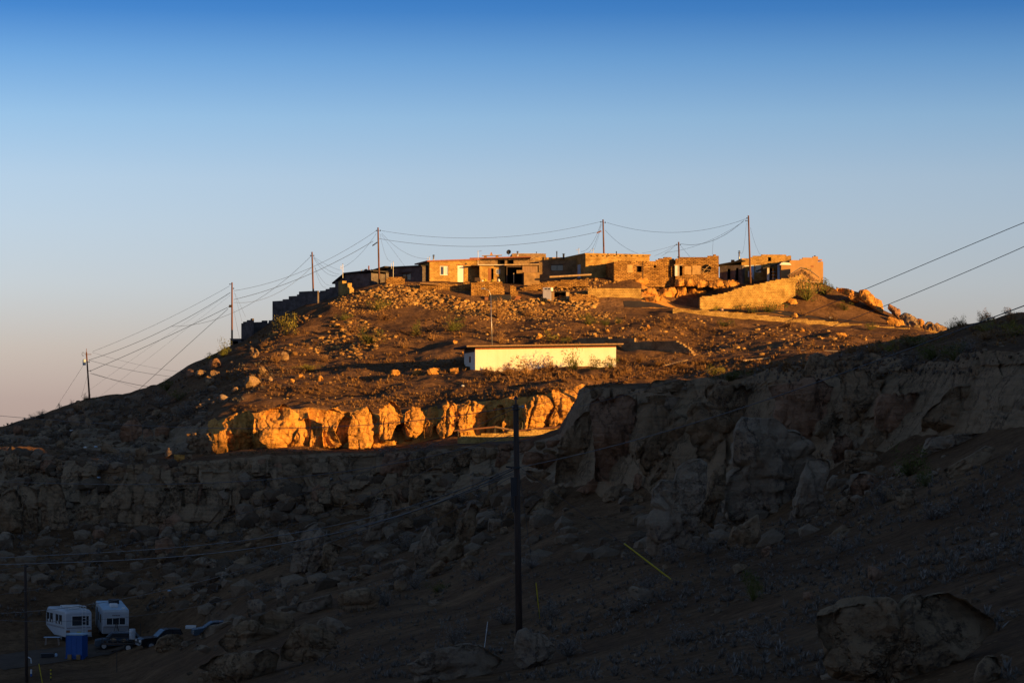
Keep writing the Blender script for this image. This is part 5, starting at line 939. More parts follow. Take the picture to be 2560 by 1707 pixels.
def kiosk():
    b = Bld('wooden_booth', 'open wooden booth with a dark top beside the white refrigerator on the rubble slope', 'booth', 1378, 1424, 728, 760, 381, 4, 1.6)
    MB().box(0, b.L, 0, 1.6, b.Hh - 0.1, b.Hh).build('top', M['metal_dark'], b.o); MB().box(0.05, 0.45, 0, 1.5, -0.5, b.Hh - 0.103).build('side_panel', M['wood'], b.o); MB().box(b.L - 0.5, b.L - 0.02, 0, 1.5, -0.6, b.Hh - 0.103).build('side_panel', M['plank'], b.o)
    MB().box(0.46, b.L - 0.52, 1.4, 1.45, -0.4, b.Hh - 0.12).build('back_panel', M['dark'], b.o); MB().prism([(0.46, -0.5), (b.L - 0.52, -0.5), (b.L - 0.52, 0.3), (1.2, 0.75), (0.46, 0.2)], 0.1, 0.5).build('heap', M['dirt'], b.o)
    f = Bld('refrigerator', 'old white refrigerator with two dark vents standing on the rubble slope', 'refrigerator', 1357, 1378, 719, 752, 381.5, -22, 0.9)
    MB().box(0, f.L, 0, 0.8, 0, f.Hh * 0.74).build('body', M['white'], f.o, bevel=0.03); MB().box(0, f.L, 0, 0.8, f.Hh * 0.745, f.Hh).build('freezer', M['white'], f.o, bevel=0.03)
    for x in (0.25, 0.62): MB().box(f.L * x, f.L * (x + 0.25), -0.02, 0.0, f.Hh * 0.84, f.Hh * 0.93).build('vent', M['metal_dark'], f.o)
    t = empty('tyre_stack', P(1360, 756, 380)); tag(t, 'row of old tyres at the foot of the white refrigerator', 'tyres')
    for i in range(3):
        m = MB(); q = [(0.18 + 0.1 * (1 + math.cos(a)), 0.1 * math.sin(a)) for a in np.linspace(0, 2 * math.pi, 9)]
        m.lathe((0, 0, 0), q, 14); o = m.build('tyre', M['tyre'], t, smooth=True); o.location = (-0.3 + i * 0.28, 0, 0.3); o.rotation_euler = (R_(90), 0, R_(70))
kiosk()
o = Bld('rusty_oven', 'dark rusty metal tank lying by the doorway in the rubble wall', 'tank', 1212, 1278, 737, 754, 380.5, 2, 1.0); MB().box(0.6, o.L, 0, 0.9, -0.2, o.Hh).build('tank', M['metal_dark'], o.o, bevel=0.05); MB().box(0, 0.58, 0.1, 0.8, -0.2, o.Hh * 0.7).build('firebox', M['rust'], o.o)
MB().prism([(o.L + 0.2, -0.2), (o.L + 0.9, -0.2), (o.L + 1.5, o.Hh * 0.8), (o.L + 0.8, o.Hh * 0.9)], 0.2, 0.3).build('leaning_sheet', M['door_brown'], o.o)
# heap of household things on the wall
for i, (u, v, w_, h_, mt, lb) in enumerate([(1194, 699, 14, 9, 'wood_dark', 'dark crate left of the brown door'), (1206, 702, 5, 5, 'white', 'white bag on the wall before the brown door'), (1213, 700, 6, 6, 'yellow', 'pale yellow bag before the brown door'), (1231, 702, 8, 7, 'leaf_yellow', 'green sack right of the brown door'), (1247, 701, 6, 8, 'white', 'white sack propped below the small window')]):
    c = P(u, v, 386); V, Fc = ICO[3]; a, bz = w_ / 2 / F * 386, h_ / 2 / F * 386; W = V * np.array([a, a * 0.8, bz]) * (1 + 0.25 * vnoise(V * 1.7 + i * 5)[:, None])
    if i == 0: o = MB().box(-a, a, -0.4, 0.4, -bz, bz).build('crate', M[mt], None, loc=c)
    else: o = link('sack', npmesh('sack', W, Fc), M[mt], None, c)
    tag(o, lb, 'crate' if i == 0 else 'sack')

# --- the long white building
b = Bld('white_building', 'long low cream-white building with a flat overhanging roof on the middle of the slope', 'building', 1188, 1540, 873, 930, 322, 13, 6.5)
def on_front(poly): return [b.xz(*p) for p in poly]
tl, tr = b.z(1188, 874), b.z(1540, 868)
w1 = []
MB().prism([(0, -1.5), (b.L, -1.5), (b.L, tr), (0, tl)], 0, 0.3).build('wall', M['white_wall'], b.o)
MB().box(0.002, 0.3, 0.302, 6.2, -1.5, tl).box(b.L - 0.3, b.L - 0.002, 0.302, 6.2, -1.5, tl).box(0, b.L, 6.2, 6.5, -1.5, tl).build('end_wall', M['white_wall'], b.o)
MB().prism([(0, tl + 0.003), (b.L, tr + 0.003), (b.L, tr + 0.22), (0, tl + 0.22)], -0.03, 0.25).build('timber_band', M['fascia'], b.o)
MB().box(-0.03, -0.003, 0.26, 6.3, tl - 0.25, tl + 0.2).build('end_boarding', M['wood_dark'], b.o)
rt = MB(); rt.prism([(-1.2, tl + 0.23), (b.L + 0.7, tr + 0.23), (b.L + 0.7, tr + 0.46), (-1.2, tl + 0.46)], -0.75, 7.2); rt.build('roof', M['roof_dark'], b.o)
rt = MB(); rt.prism([(-1.25, tl + 0.32), (b.L + 0.75, tr + 0.32), (b.L + 0.75, tr + 0.47), (-1.25, tl + 0.47)], -0.85, -0.752); rt.build('roof_fascia', M['wood'], b.o)
f = MB().box(-0.06, -0.004, 2.6, 3.3, 1.25, 2.0).build('window', M['wood_dark'], b.o); MB().box(-0.065, -0.061, 2.68, 3.22, 1.33, 1.92).build('pane', M['glass'], f)

# --- road patches on the village ramp
def road(name, pts, wd, mat, seg=3):
    """pts: (u, v, Y) centre line; a strip laid 2 cm above the ground"""
    C = []; 
    for (a, c) in zip(pts[:-1], pts[1:]):
        for i in range(12): t = i / 12; C.append([a[j] * (1 - t) + c[j] * t for j in range(3)])
    C.append(list(pts[-1])); W3 = [P(*c) for c in C]; V = []; nw = 7
    for i, p in enumerate(W3):
        d = (W3[min(i + 1, len(W3) - 1)] - W3[max(i - 1, 0)]); d.z = 0; d.normalize(); n = Vector((-d.y, d.x, 0))
        for j in range(nw):
            q = p + n * wd * (j / (nw - 1) - 0.5); V.append((q.x, q.y, float(H(q.x, q.y)[0]) + 0.035))
    idx = np.arange(len(W3) * nw).reshape(len(W3), nw); Fc = np.stack([idx[:-1, :-1], idx[1:, :-1], idx[1:, 1:], idx[:-1, 1:]], -1).reshape(-1, 4)
    return tag(link(name, npmesh(name, V, Fc), M[mat]), kind='structure')
road('road', [(1560, 775, 379.2), (1640, 772, 379.6), (1740, 770, 379.8), (1900, 790, 379.3), (2300, 822, 376)], 2.2, 'asphalt'); road('yard', [(1810, 712, 386), (1900, 708, 386.5), (1990, 704, 386)], 5.0, 'asphalt')
road('cliff_road', [(700, 1125, 281), (1000, 1112, 279), (1200, 1108, 276.5), (1380, 1090, 270)], 4.0, 'track')
# the person walking behind the long low wall
def person(loc):
    o = empty('person', loc); tag(o, 'small figure in a white top with dark hair walking behind the long low stone wall', 'person')
    J = {'pel': (0, 0, .95, .15), 'ch': (0, 0, 1.25, .17), 'nk': (0, 0, 1.47, .065), 'hd': (0, -.01, 1.60, .095), 'ht': (0, 0, 1.70, .075), 'hl': (-.1, 0, .9, .11), 'hr': (.1, 0, .9, .11), 'kl': (-.11, -.12, .5, .075), 'kr': (.11, .08, .5, .075), 'al': (-.11, -.02, .08, .05), 'ar': (.11, .25, .1, .05), 'tl': (-.11, -.16, .04, .04), 'tr': (.11, .12, .03, .04),
         'sl': (-.19, 0, 1.38, .07), 'sr': (.19, 0, 1.38, .07), 'el': (-.24, .05, 1.12, .05), 'er': (.24, -.02, 1.12, .05), 'wl': (-.25, -.05, .9, .035), 'wr': (.25, -.18, .93, .035), 'fl': (-.25, -.09, .80, .03), 'fr': (.25, -.24, .85, .03)}
    E = [('pel', 'ch'), ('ch', 'nk'), ('nk', 'hd'), ('hd', 'ht'), ('pel', 'hl'), ('hl', 'kl'), ('kl', 'al'), ('al', 'tl'), ('pel', 'hr'), ('hr', 'kr'), ('kr', 'ar'), ('ar', 'tr'), ('ch', 'sl'), ('sl', 'el'), ('el', 'wl'), ('wl', 'fl'), ('ch', 'sr'), ('sr', 'er'), ('er', 'wr'), ('wr', 'fr')]
    def skin(name, mat, keys, ed, inf=0.0):
        ks = list(keys); me = bpy.data.meshes.new(name); me.from_pydata([J[k][:3] for k in ks], [(ks.index(a), ks.index(c)) for a, c in ed if a in ks and c in ks], [])
        b_ = link(name, me, M[mat], o); sk = b_.modifiers.new('skin', 'SKIN'); sv = me.skin_vertices[0].data
        for i, k in enumerate(ks): sv[i].radius = (J[k][3] + inf,) * 2
        sv[0].use_root = True; ss = b_.modifiers.new('sub', 'SUBSURF'); ss.levels = 1; ss.render_levels = 1; return b_
    skin('body', 'skin', list(J), E)
    skin('shirt', 'shirt', ['ch', 'pel', 'sl', 'sr', 'el', 'er'], E, .018); skin('trousers', 'trousers', ['pel', 'hl', 'hr', 'kl', 'kr', 'al', 'ar'], E, .014)
    V, Fc = ICO[3]; W = V * np.array([.105, .115, .11]) + np.array([0, .03, 1.665]); me = npmesh('hair', W, Fc); link('hair', me, M['hair'], o)
q = P(1805, 784, 375); q.z = float(H(q.x, q.y)[0]); person(q); bpy.data.objects['person'].scale = (.64, .64, .64)

# ---------------------------------------------------------------- poles
def pole(u0, v0, u1, v1, Y, label, r=0.15, name='utility_pole', mat='pole', parts=None):
    b_, t_ = P(u1, v1, Y), P(u0, v0, Y); o = empty(name, b_); tag(o, label, 'pole' if name != 'street_lamp' else 'street lamp')
    MB().tube((0, 0, -1.5), t_ - b_, r, r * 0.72, n=12).build('shaft', M[mat], o, smooth=True)
    return o, t_ - b_
def hook(o, p, d=0.35, mat='metal_dark'):
    MB().tube(p, p + Vector((d, -0.05, 0.0)), 0.035, n=6).lathe(p + Vector((d, -0.05, -0.1)), [(0.001, 0), (0.08, 0.02), (0.05, 0.08), (0.08, 0.12), (0.04, 0.2), (0.001, 0.21)], 8).build('bracket', M[mat], o)
o, t = pole(216, 880, 226, 1003, 398, 'leftmost leaning pole on the hill with a blue-grey transformer')
MB().lathe(t + Vector((-0.32, -0.05, -2.0)), [(0.001, 0), (0.24, 0.02), (0.24, 0.85), (0.14, 0.92), (0.001, 0.95)], 12).build('transformer', M['blue_grey'], o, smooth=True)
MB().tube(t + Vector((-0.2, 0, -0.35)), t + Vector((0.75, 0, -0.35)), 0.05, n=6).tube(t + Vector((0.0, 0, 0)), t + Vector((0.0, 0, 0.5)), 0.04, n=6).build('crossarm', M['pole'], o)
m = MB(); [m.tube(t + Vector((-0.5 + 0.18 * math.cos(a), 0, -0.3 + 0.28 * math.sin(a))), t + Vector((-0.5 + 0.18 * math.cos(a + .8), 0, -0.3 + 0.28 * math.sin(a + .8))), 0.03, n=5) for a in np.arange(0, 5.0, .8)]; m.build('fuse_loop', M['metal_dark'], o)
hook(o, t * 0.62 + Vector((0, 0, 0)), 0.45); hook(o, t * 0.8, 0.3)
o, t = pole(580, 706, 580, 858, 384.5, 'second pole from the left on the hill, sunlit only at its tip'); hook(o, t * .97, -.3); hook(o, t * .9, .25); hook(o, t * .6 + Vector((0, 0, 0)), -.45); MB().box(-.42, -.12, -.1, .1, t.z * .59, t.z * .63).build('splice_box', M['metal_dark'], o)
o, t = pole(780, 630, 785, 760, 391, 'third pole from the left, orange above and dark below, at the stepped block wall'); hook(o, t * .93, .25); hook(o, t * .93, -.25)
o, t = pole(945, 569, 949, 722, 389, 'tall pole standing between the dark block houses'); hook(o, t * .95, .35); hook(o, t * .95, -.25); MB().tube(t * .74 + Vector((-.9, 0, -.35)), t * .76 + Vector((-.15, 0, 0)), .08, n=8).build('cable_sleeve', M['metal_dark'], o)
o, t = pole(1507.5, 549, 1512, 700, 396, 'tall pole rising behind the long sunlit stone house'); hook(o, t * .96, -.35); hook(o, t * .95, .35); MB().tube(t * .80 + Vector((-1.0, 0, -.2)), t * .81 + Vector((-.3, 0, 0)), .1, n=8).build('cable_sleeve', M['rust'], o)
o, t = pole(1696.5, 605, 1700, 700, 397, 'short pole behind the ruined stone rooms'); hook(o, t * .93, -.35); hook(o, t * .93, .25); hook(o, t * .6, -.2)
o, t = pole(1871, 539, 1877, 704, 388, 'tallest right-hand pole in front of the house with the air conditioner'); hook(o, t * .92, -.4); hook(o, t * .96, -.25)
PFY = 112.0
fu, fv, fb = 1289.5, 1010, 1590
o, t = pole(fu, fv, 1299, fb, PFY, 'large dark near pole in the foreground, right of centre', 0.155, mat='pole_shaded')
MB().tube(t, t + Vector((0, 0, 0.28)), 0.035, n=8).lathe(t + Vector((0, 0, 0.2)), [(0.001, 0), (0.11, 0.0), (0.09, 0.05), (0.03, 0.14), (0.001, 0.17)], 12).build('top_insulator', M['metal_dark'], o)
MB().tube(t + Vector((-.16, 0, -.12)), t + Vector((.3, 0, -.1)), .03, n=6).lathe(t + Vector((.3, 0, -.16)), [(.001, 0), (.06, .01), (.04, .06), (.06, .1), (.001, .12)], 8).build('side_insulator', M['metal'], o)
MB().lathe(t + Vector((0, 0, -0.25)), [(0.16, 0), (0.165, 0.0), (0.165, 0.06), (0.16, 0.06)], 14).lathe(t + Vector((0.01, 0, -2.75)), [(0.13, 0), (0.17, 0.0), (0.17, 0.1), (0.13, 0.1)], 14).build('pole_band', M['metal_dark'], o)
MB().tube(t + Vector((-.16, 0, -2.7)), t + Vector((-.42, 0, -2.65)), .04, n=6).box(-.3, -.12, -.14, -.02, t.z - 3.9, t.z - 3.1).build('cable_bracket', M['metal_dark'], o)
MB().tube(t + Vector((-.15, -.1, -3.1)), t + Vector((-.1, -.13, -4.6)), .035, n=6).tube(t + Vector((-.2, -.06, -3.1)), t + Vector((-.17, -.1, -4.4)), .03, n=6).build('conduit', M['wire'], o)
PLY = 212.0
o, t = pole(63, 1411, 68, 1760, PLY, 'dark pole at the lower left edge beside the parked vehicles', 0.15, mat='pole_shaded'); hook(o, t * .99, .2)
o, t = pole(1227, 738, 1231, 862, 343, 'thin grey street lamp pole with a curved arm behind the white building', 0.06, 'street_lamp', 'metal')
MB().tube(t, t + Vector((-.25, 0, .6)), .035, n=6).tube(t + Vector((-.25, 0, .6)), t + Vector((-.85, 0, .85)), .035, n=6).build('arm', M['metal'], o); MB().box(t.x - 1.25, t.x - .75, -.12, .12, t.z + .78, t.z + .93).build('lamp_head', M['metal'], o, bevel=.03)

# ---------------------------------------------------------------- wires: hanging curves between real points
def wire(label, pts, YA, YB, r=0.022, mat='wire', name='power_line'):
    """pts: (u, v) the wire passes; the wire hangs in one vertical plane between distances YA and YB"""
    pts = sorted(pts) if pts[0][0] < pts[-1][0] else sorted(pts, reverse=True)
    ua, ub = pts[0][0], pts[-1][0]; U = np.array([p[0] for p in pts], float); Vv = np.array([p[1] for p in pts], float)
    if abs(ub - ua) < 1e-6: ub += 0.01
    n = 26 if len(pts) > 2 else 3; ts = np.linspace(0, 1, n)
    A, B = P(ua, pts[0][1], YA), P(ub, pts[-1][1], YB); pp = []
    for t in ts:
        x = A.x * (1 - t) + B.x * t; y = A.y * (1 - t) + B.y * t; u = CU + x * F / y; s = (u - ua) / (ub - ua)
        S_ = (U - ua) / (ub - ua)
        if len(pts) > 2:
            c = np.polyfit(S_, Vv, 2) if len(pts) < 6 else np.polyfit(S_, Vv, 3)
            e0 = pts[0][1] - np.polyval(c, 0); e1 = pts[-1][1] - np.polyval(c, 1); v = np.polyval(c, s) + e0 * (1 - s) + e1 * s
        else: v = pts[0][1] * (1 - s) + pts[-1][1] * s
        pp.append((x, y, (HV - v) / F * y))
    V = []; Fc = []; k = 5; o0 = Vector(pp[0])
    for i, p in enumerate(pp):
        d = (Vector(pp[min(i + 1, n - 1)]) - Vector(pp[max(i - 1, 0)])).normalized(); a = d.cross(Vector((0, 0, 1))).normalized(); b2 = a.cross(d)
        for j in range(k): th = 2 * math.pi * j / k; V.append(Vector(p) - o0 + (a * math.cos(th) + b2 * math.sin(th)) * r)
    for i in range(n - 1):
        for j in range(k): j2 = (j + 1) % k; Fc.append((i * k + j, i * k + j2, (i + 1) * k + j2, (i + 1) * k + j))
    o = link(name, npmesh(name, V, Fc), M[mat], None, o0); return tag(o, label, 'wire', 'overhead wires')
W_ = wire
W_('thin top wire between the leftmost and second hill poles', [(231, 879), (400, 806), (574, 715)], 398, 384.5, .02); W_('thick middle cable between the leftmost and second hill poles', [(222, 900), (428, 816), (576, 731)], 398, 384.5, .032)
W_('thick low cable between the leftmost and second hill poles', [(226, 927), (400, 850), (570, 768)], 398, 384.5, .035); W_('steep dark cable from the second hill pole down behind the left skyline', [(570, 772), (450, 880), (327, 992)], 384.5, 401, .03)
W_('hair-thin wire from the second hill pole to the ground left of the leftmost pole, upper', [(576, 733), (400, 850), (203, 990)], 384.5, 404, .01); W_('hair-thin wire from the second hill pole to the ground, lower', [(576, 738), (430, 850), (243, 996)], 384.5, 402, .01)
W_('wire from the middle cable joint rising across to the third hill pole', [(428, 816), (480, 815), (577, 791), (660, 730), (778, 640)], 391, 391, .022); W_('faint wire sloping right from the leftmost pole top behind the hill', [(231, 881), (340, 910), (453, 930)], 398, 420, .014)
W_('second wire sloping right from the leftmost pole behind the hill', [(222, 900), (340, 928), (453, 944)], 398, 420, .024); W_('thick lowest cable sloping right from the leftmost pole behind the hill', [(226, 933), (310, 955), (402, 971)], 398, 410, .032); W_('faint lowest wire sloping right from the leftmost pole', [(233, 933), (347, 971)], 398, 405, .012)
W_('left guy wire of the leftmost hill pole', [(211, 909), (138, 1022)], 398, 400, .016); W_('short right guy wire of the leftmost hill pole', [(219, 937), (203, 994)], 398, 399, .014)
W_('upper long cable from the second hill pole to the tall pole by the block houses', [(584, 727), (780, 668), (860, 628), (941, 577)], 384.5, 389, .022); W_('lower thick cable from the second hill pole to the tall pole by the block houses', [(584, 749), (780, 683), (933, 603)], 384.5, 389, .03)
W_('sagging wire from the second to the third hill pole', [(584, 756), (640, 751), (700, 730), (778, 669)], 384.5, 391, .02); W_('right guy wire of the second hill pole, long', [(586, 731), (614, 792)], 384.5, 386, .012); W_('right guy wire of the second hill pole, short', [(586, 731), (605, 804)], 384.5, 385, .012); W_('low guy wire of the second hill pole', [(584, 774), (599, 848)], 384.5, 385, .014)
W_('upper service drop from the third hill pole to the leftmost house', [(784, 642), (815, 661), (851, 676)], 391, 390, .014); W_('middle service drop from the third hill pole to the leftmost house', [(784, 643), (812, 670), (849, 686)], 391, 390, .016); W_('lower service drop from the third hill pole to the leftmost house', [(784, 645), (806, 674), (843, 690)], 391, 390, .016)
W_('short drop from the third hill pole behind the block wall', [(787, 668), (797, 700), (815, 718)], 391, 392, .014); W_('curved drop from the third hill pole to the leftmost roof corner', [(787, 668), (805, 700), (831, 714)], 391, 391, .014)
W_('upper long wire between the block-house pole and the stone-house pole', [(954, 577), (1050, 588), (1181, 596), (1300, 589), (1420, 571), (1503, 554)], 389, 396, .02); W_('lower long cable between the block-house pole and the stone-house pole', [(948, 597), (1050, 611), (1208, 617), (1330, 606), (1490, 581)], 389, 396, .024)
W_('steep drop from the block-house pole to the tall service mast', [(950, 585), (960, 627), (977, 653)], 389, 390, .013); W_('drop from the block-house pole to the long dark roof', [(952, 585), (980, 622), (1014, 669)], 389, 392, .013); W_('drop from the block-house pole to the sunlit house', [(954, 583), (1000, 624), (1072, 647)], 389, 391, .016); W_('drop from the block-house pole left to the leftmost house', [(941, 583), (900, 636), (859, 668)], 389, 390, .016)
W_('left drop from the stone-house pole to the wire aerial', [(1503, 557), (1485, 600), (1452, 629)], 396, 391, .018); W_('second left drop from the stone-house pole', [(1503, 560), (1490, 602), (1466, 633)], 396, 392, .018); W_('steep drop from the stone-house pole to the short aerial', [(1504, 562), (1494, 600), (1484, 627)], 396, 391, .01)
W_('drop from the stone-house pole right to the parapet', [(1513, 576), (1545, 606), (1595, 634)], 396, 392, .018); W_('high wire between the stone-house pole and the tallest right pole', [(1518, 557), (1590, 574), (1681, 582), (1770, 572), (1866, 547)], 396, 388, .02)
W_('wire from the short pole up to the tallest right pole', [(1703, 610), (1746, 612), (1800, 593), (1859, 552)], 397, 388, .026); W_('low wire from the parapet past the short pole to the tallest right pole', [(1662, 632), (1740, 614), (1800, 590), (1860, 553)], 393, 388, .016)
for i, (uu, vv, wd_) in enumerate(((1605, 633, 'longest'), (1636, 640, 'middle'), (1654, 640, 'steepest'))): W_('%s left drop from the short pole' % wd_, [(1690, 612), ((1690 + uu) / 2, (612 + vv) / 2 + 2), (uu, vv)], 397, 394, .014)
W_('right drop from the short pole to the ruined room', [(1702, 615), (1724, 641)], 397, 394, .016); W_('short vertical drop to the ruined room roof', [(1784, 599), (1782, 615), (1781, 637)], 392, 391, .014); W_('drop from the tallest right pole to its stovepipe roof', [(1866, 557), (1862, 600), (1851, 630)], 388, 395, .012); W_('drop from the tallest right pole right to the tall stone house', [(1876, 569), (1888, 610), (1901, 637)], 388, 394, .012)
# wires near the viewpoint
W_('upper cable crossing the right sky down to the near pole', [(2620, 532), (2560, 556), (2380, 632), (2160, 724), (1800, 868), (1294, 1022)], 60, PFY, .009, 'wire_grey'); W_('second cable crossing the right sky and rocks down to the near pole', [(2620, 590), (2560, 617), (2226, 759), (2070, 821), (1686, 951), (1448, 1018), (1293, 1050)], 62, PFY, .009, 'wire_grey')
W_('thick black cable rising right from the near pole across the cliff', [(1297, 1168), (1500, 1122), (1715, 1064), (2100, 935), (2300, 862), (2620, 742)], PFY, 66, .015)
W_('topmost grey wire left of the near pole over the sunlit boulders', [(1288, 1016), (1210, 1024), (900, 1062), (500, 1069), (250, 1056), (-60, 1034)], PFY, 215, .016, 'wire_grey')
W_('grey wire from the near pole to the left edge over the lower cliff', [(1288, 1085), (1150, 1120), (900, 1172), (500, 1208), (200, 1207), (-60, 1201)], PFY, 215, .018, 'wire_grey')
W_('thin grey wire descending from the near pole top to the lower left, upper', [(1288, 1020), (1050, 1108), (838, 1200), (400, 1349), (-60, 1434)], PFY, 215, .012, 'wire_grey'); W_('thin grey wire descending from the near pole to the lower left pole', [(1288, 1065), (1140, 1136), (950, 1222), (593, 1360), (63, 1465), (-60, 1492)], PFY, 216, .012, 'wire_grey')
W_('upper thick communication cable between the near pole and the lower left pole', [(1290, 1166), (1210, 1205), (1030, 1266), (900, 1300), (400, 1372), (63, 1394), (-60, 1397)], PFY, 215, .024); W_('lower thick communication cable between the near pole and the lower left pole', [(1290, 1170), (1210, 1211), (1030, 1283), (900, 1316), (400, 1395), (63, 1411), (-60, 1412)], PFY, 215, .03)
W_('third blue-black cable in the bundle left of the near pole', [(1288, 1182), (1180, 1222), (1000, 1290), (850, 1325)], PFY, 133, .022); W_('black low cable left of the near pole', [(1289, 1178), (1050, 1270), (900, 1325), (719, 1389), (408, 1477), (103, 1518), (-60, 1534)], PFY, 216, .018)
W_('lowest grey wire left of the near pole', [(1289, 1184), (1213, 1213), (850, 1401), (719, 1453), (510, 1515), (240, 1535), (-60, 1545)], PFY, 216, .012, 'wire_grey')
gy = hit(1677, 1447); W_('long thin guy wire of the near pole running down to the right', [(1296, 1165), (1677, 1447)], PFY, gy, .011, 'wire_grey', 'guy_wire'); gz = hit(1349, 1548); W_('short steep guy wire right of the near pole', [(1297, 1172), (1349, 1548)], PFY, gz, .01, 'wire_grey', 'guy_wire')
gm = lambda t, a, c: a + (c - a) * t
def yat(u, ua, YA, ub, YB):                 # distance along a straight 3-D line at column u
    A, B = (ua - CU) * YA, (ub - CU) * YB; k = (u - CU); t = (k * YA - A) / ((B - A) - k * (YB - YA)); return YA + (YB - YA) * t
y1_ = yat(1560, 1296, PFY, 1677, gy); y2_ = yat(1341, 1297, PFY, 1349, gz)
tag(MB().tube((0, 0, 0), P(1677, 1447, gy) - P(1560, 1358, y1_), 0.032, n=8).build('guy_guard', M['yellow'], None, loc=P(1560, 1358, y1_)), 'long bright yellow guy-wire guard slanting on the right-hand slope', 'guy guard')
tag(MB().tube((0, 0, 0), P(1349, 1546, gz) - P(1340, 1456, y2_), 0.024, n=8).build('guy_guard', M['yellow'], None, loc=P(1340, 1456, y2_)), 'short upright yellow guy-wire guard beside the near pole', 'guy guard')
yw = hit(1208, 1628); tag(MB().tube((0, 0, -0.3), P(1219, 1553, yw) - P(1208, 1625, yw), 0.014, n=6).build('marker_stake', M['white'], None, loc=P(1208, 1625, yw)), 'thin pale stake standing behind the speckled boulder left of the near pole', 'stake')
# ---------------------------------------------------------------- vehicles and things in the hollow at the lower left
def ground_at(u, v, dv=0):
    Y = hit(u, v); p = P(u, v, Y); p.z = float(H(p.x, p.y)[0]); return p
def wheel(par, x, y, r=0.36, w=0.22, name='wheel', side=-1):
    o = bpy.data.objects.new(name, None)
    m = MB(); m.tube((x, y - w / 2, r), (x, y + w / 2, r), r, n=18); t = m.build('wheel', M['tyre'], par)
    MB().tube((x, y + side * (w / 2 + 0.012), r), (x, y + side * (w / 2 - 0.02), r), r * 0.6, n=14).build('rim', M['metal'], t); bpy.data.objects.remove(o); return t
def lerp_loft(m, secs):                      # sections: list of rings of equal point count
    for a, b in zip(secs[:-1], secs[1:]):
        n = len(a)
        for i in range(n): j = (i + 1) % n; m.face([a[i], a[j], b[j], b[i]])
    m.face(secs[0][::-1]); m.face(secs[-1]); return m
def rring(x, w, z0, z1, r=0.25, n=4, rb=0.1):
    pts = []
    for cx, cz, a0, rr in ((w / 2, z0, -90, rb), (w / 2, z1, 0, r), (-w / 2, z1, 90, r), (-w / 2, z0, 180, rb)):
        sx = 1 if cx > 0 else -1; sz = 1 if cz == z1 else -1
        for i in range(n + 1):
            a = R_(a0 + 90 * i / n); pts.append((x, cx - sx * rr + rr * math.cos(a), cz - sz * rr + rr * math.sin(a)))
    return pts
def motorhome():
    # local x runs from the rear (0) to the front, y across, z up; its rear faces the camera
    p = ground_at(197, 1603); o = empty('motorhome', p, R_(115)); tag(o, 'old white motorhome with a roof rack and rear ladder, its back window facing the camera', 'motorhome')
    W, Hh, Lm = 2.35, 2.75, 7.0
    secs = [rring(0.0, W, 0.50, 2.55, .16, 4), rring(0.12, W + .06, .42, 2.72, .2, 4), rring(0.5, W + .1, .40, 2.86, .25, 4), rring(Lm - .8, W + .1, .40, 2.86, .25, 4), rring(Lm - .2, W, .45, 2.5, .3, 4), rring(Lm, W - .1, .5, 1.5, .2, 4)]
    b = lerp_loft(MB(), secs).build('body', M['white_rv'], o, smooth=False)
    MB().box(-.02, .03, -.92, .62, 1.45, 2.3).build('rear_window', M['glass'], o); MB().box(-.035, .02, -.97, .67, 2.30, 2.35).box(-.035, .02, -.97, .67, 1.40, 1.45).box(-.035, .02, -.97, -.92, 1.45, 2.3).box(-.035, .02, .62, .67, 1.45, 2.3).build('window_frame', M['white'], o)
    yl = W / 2 + .052
    for x0 in (1.2, 2.4, 4.3, 5.5):
        f = MB().box(x0, x0 + .85, yl, yl + .03, 1.5, 2.35).build('side_window', M['glass'], o); MB().box(x0 + .1, x0 + .4, yl + .031, yl + .035, 1.52, 1.75).build('curtain', M['white'], f)
    for z in (1.28, 1.20): MB().box(.3, Lm - .6, yl, yl + .008, z - .03, z + .01).build('stripe', M['stripe'], o)
    MB().box(-.022, .0, -1.1, 1.1, 1.22, 1.27).build('stripe', M['stripe'], o)
    for y in (-1.0, 1.0): t = MB().box(-.05, .0, y - .17, y + .17, .85, 1.05).build('tail_light', M['rust'], o)
    MB().box(-.04, 0, -.2, .2, .78, .9).build('plate', M['yellow'], o)
    m = MB()
    for y in (-.62, -.28): m.tube((-.14, y, .75), (-.14, y, 2.85), .025, n=6).tube((-.14, y, 2.85), (.35, y, 3.0), .025, n=6)
    for i in range(7): m.tube((-.14, -.62, .9 + i * .3), (-.14, -.28, .9 + i * .3), .022, n=6)
    m.build('ladder', M['white'], o)
    m = MB()
    for y in (-.8, .8): m.tube((.5, y, 3.12), (3.2, y, 3.12), .03, n=6)
    for x in (.5, 1.4, 2.3, 3.2): m.tube((x, -.8, 3.12), (x, .8, 3.12), .025, n=6); [m.tube((x, y, 2.85), (x, y, 3.12), .025, n=6) for y in (-.8, .8)]
    m.build('roof_rack', M['white'], o); MB().box(1.2, 2.1, -.4, .4, 2.87, 3.16).build('air_conditioner', M['white'], o, bevel=.05); MB().box(4.2, 4.7, -.25, .25, 2.87, 3.0).build('roof_vent', M['white'], o)
    MB().box(-.16, -.02, -1.15, 1.15, .42, .6).build('bumper', M['metal'], o)
    for x in (1.6, 5.6):
        for y in (-1.05, 1.05): wheel(o, x, y, .4, .25, side=1 if y > 0 else -1)
    return o
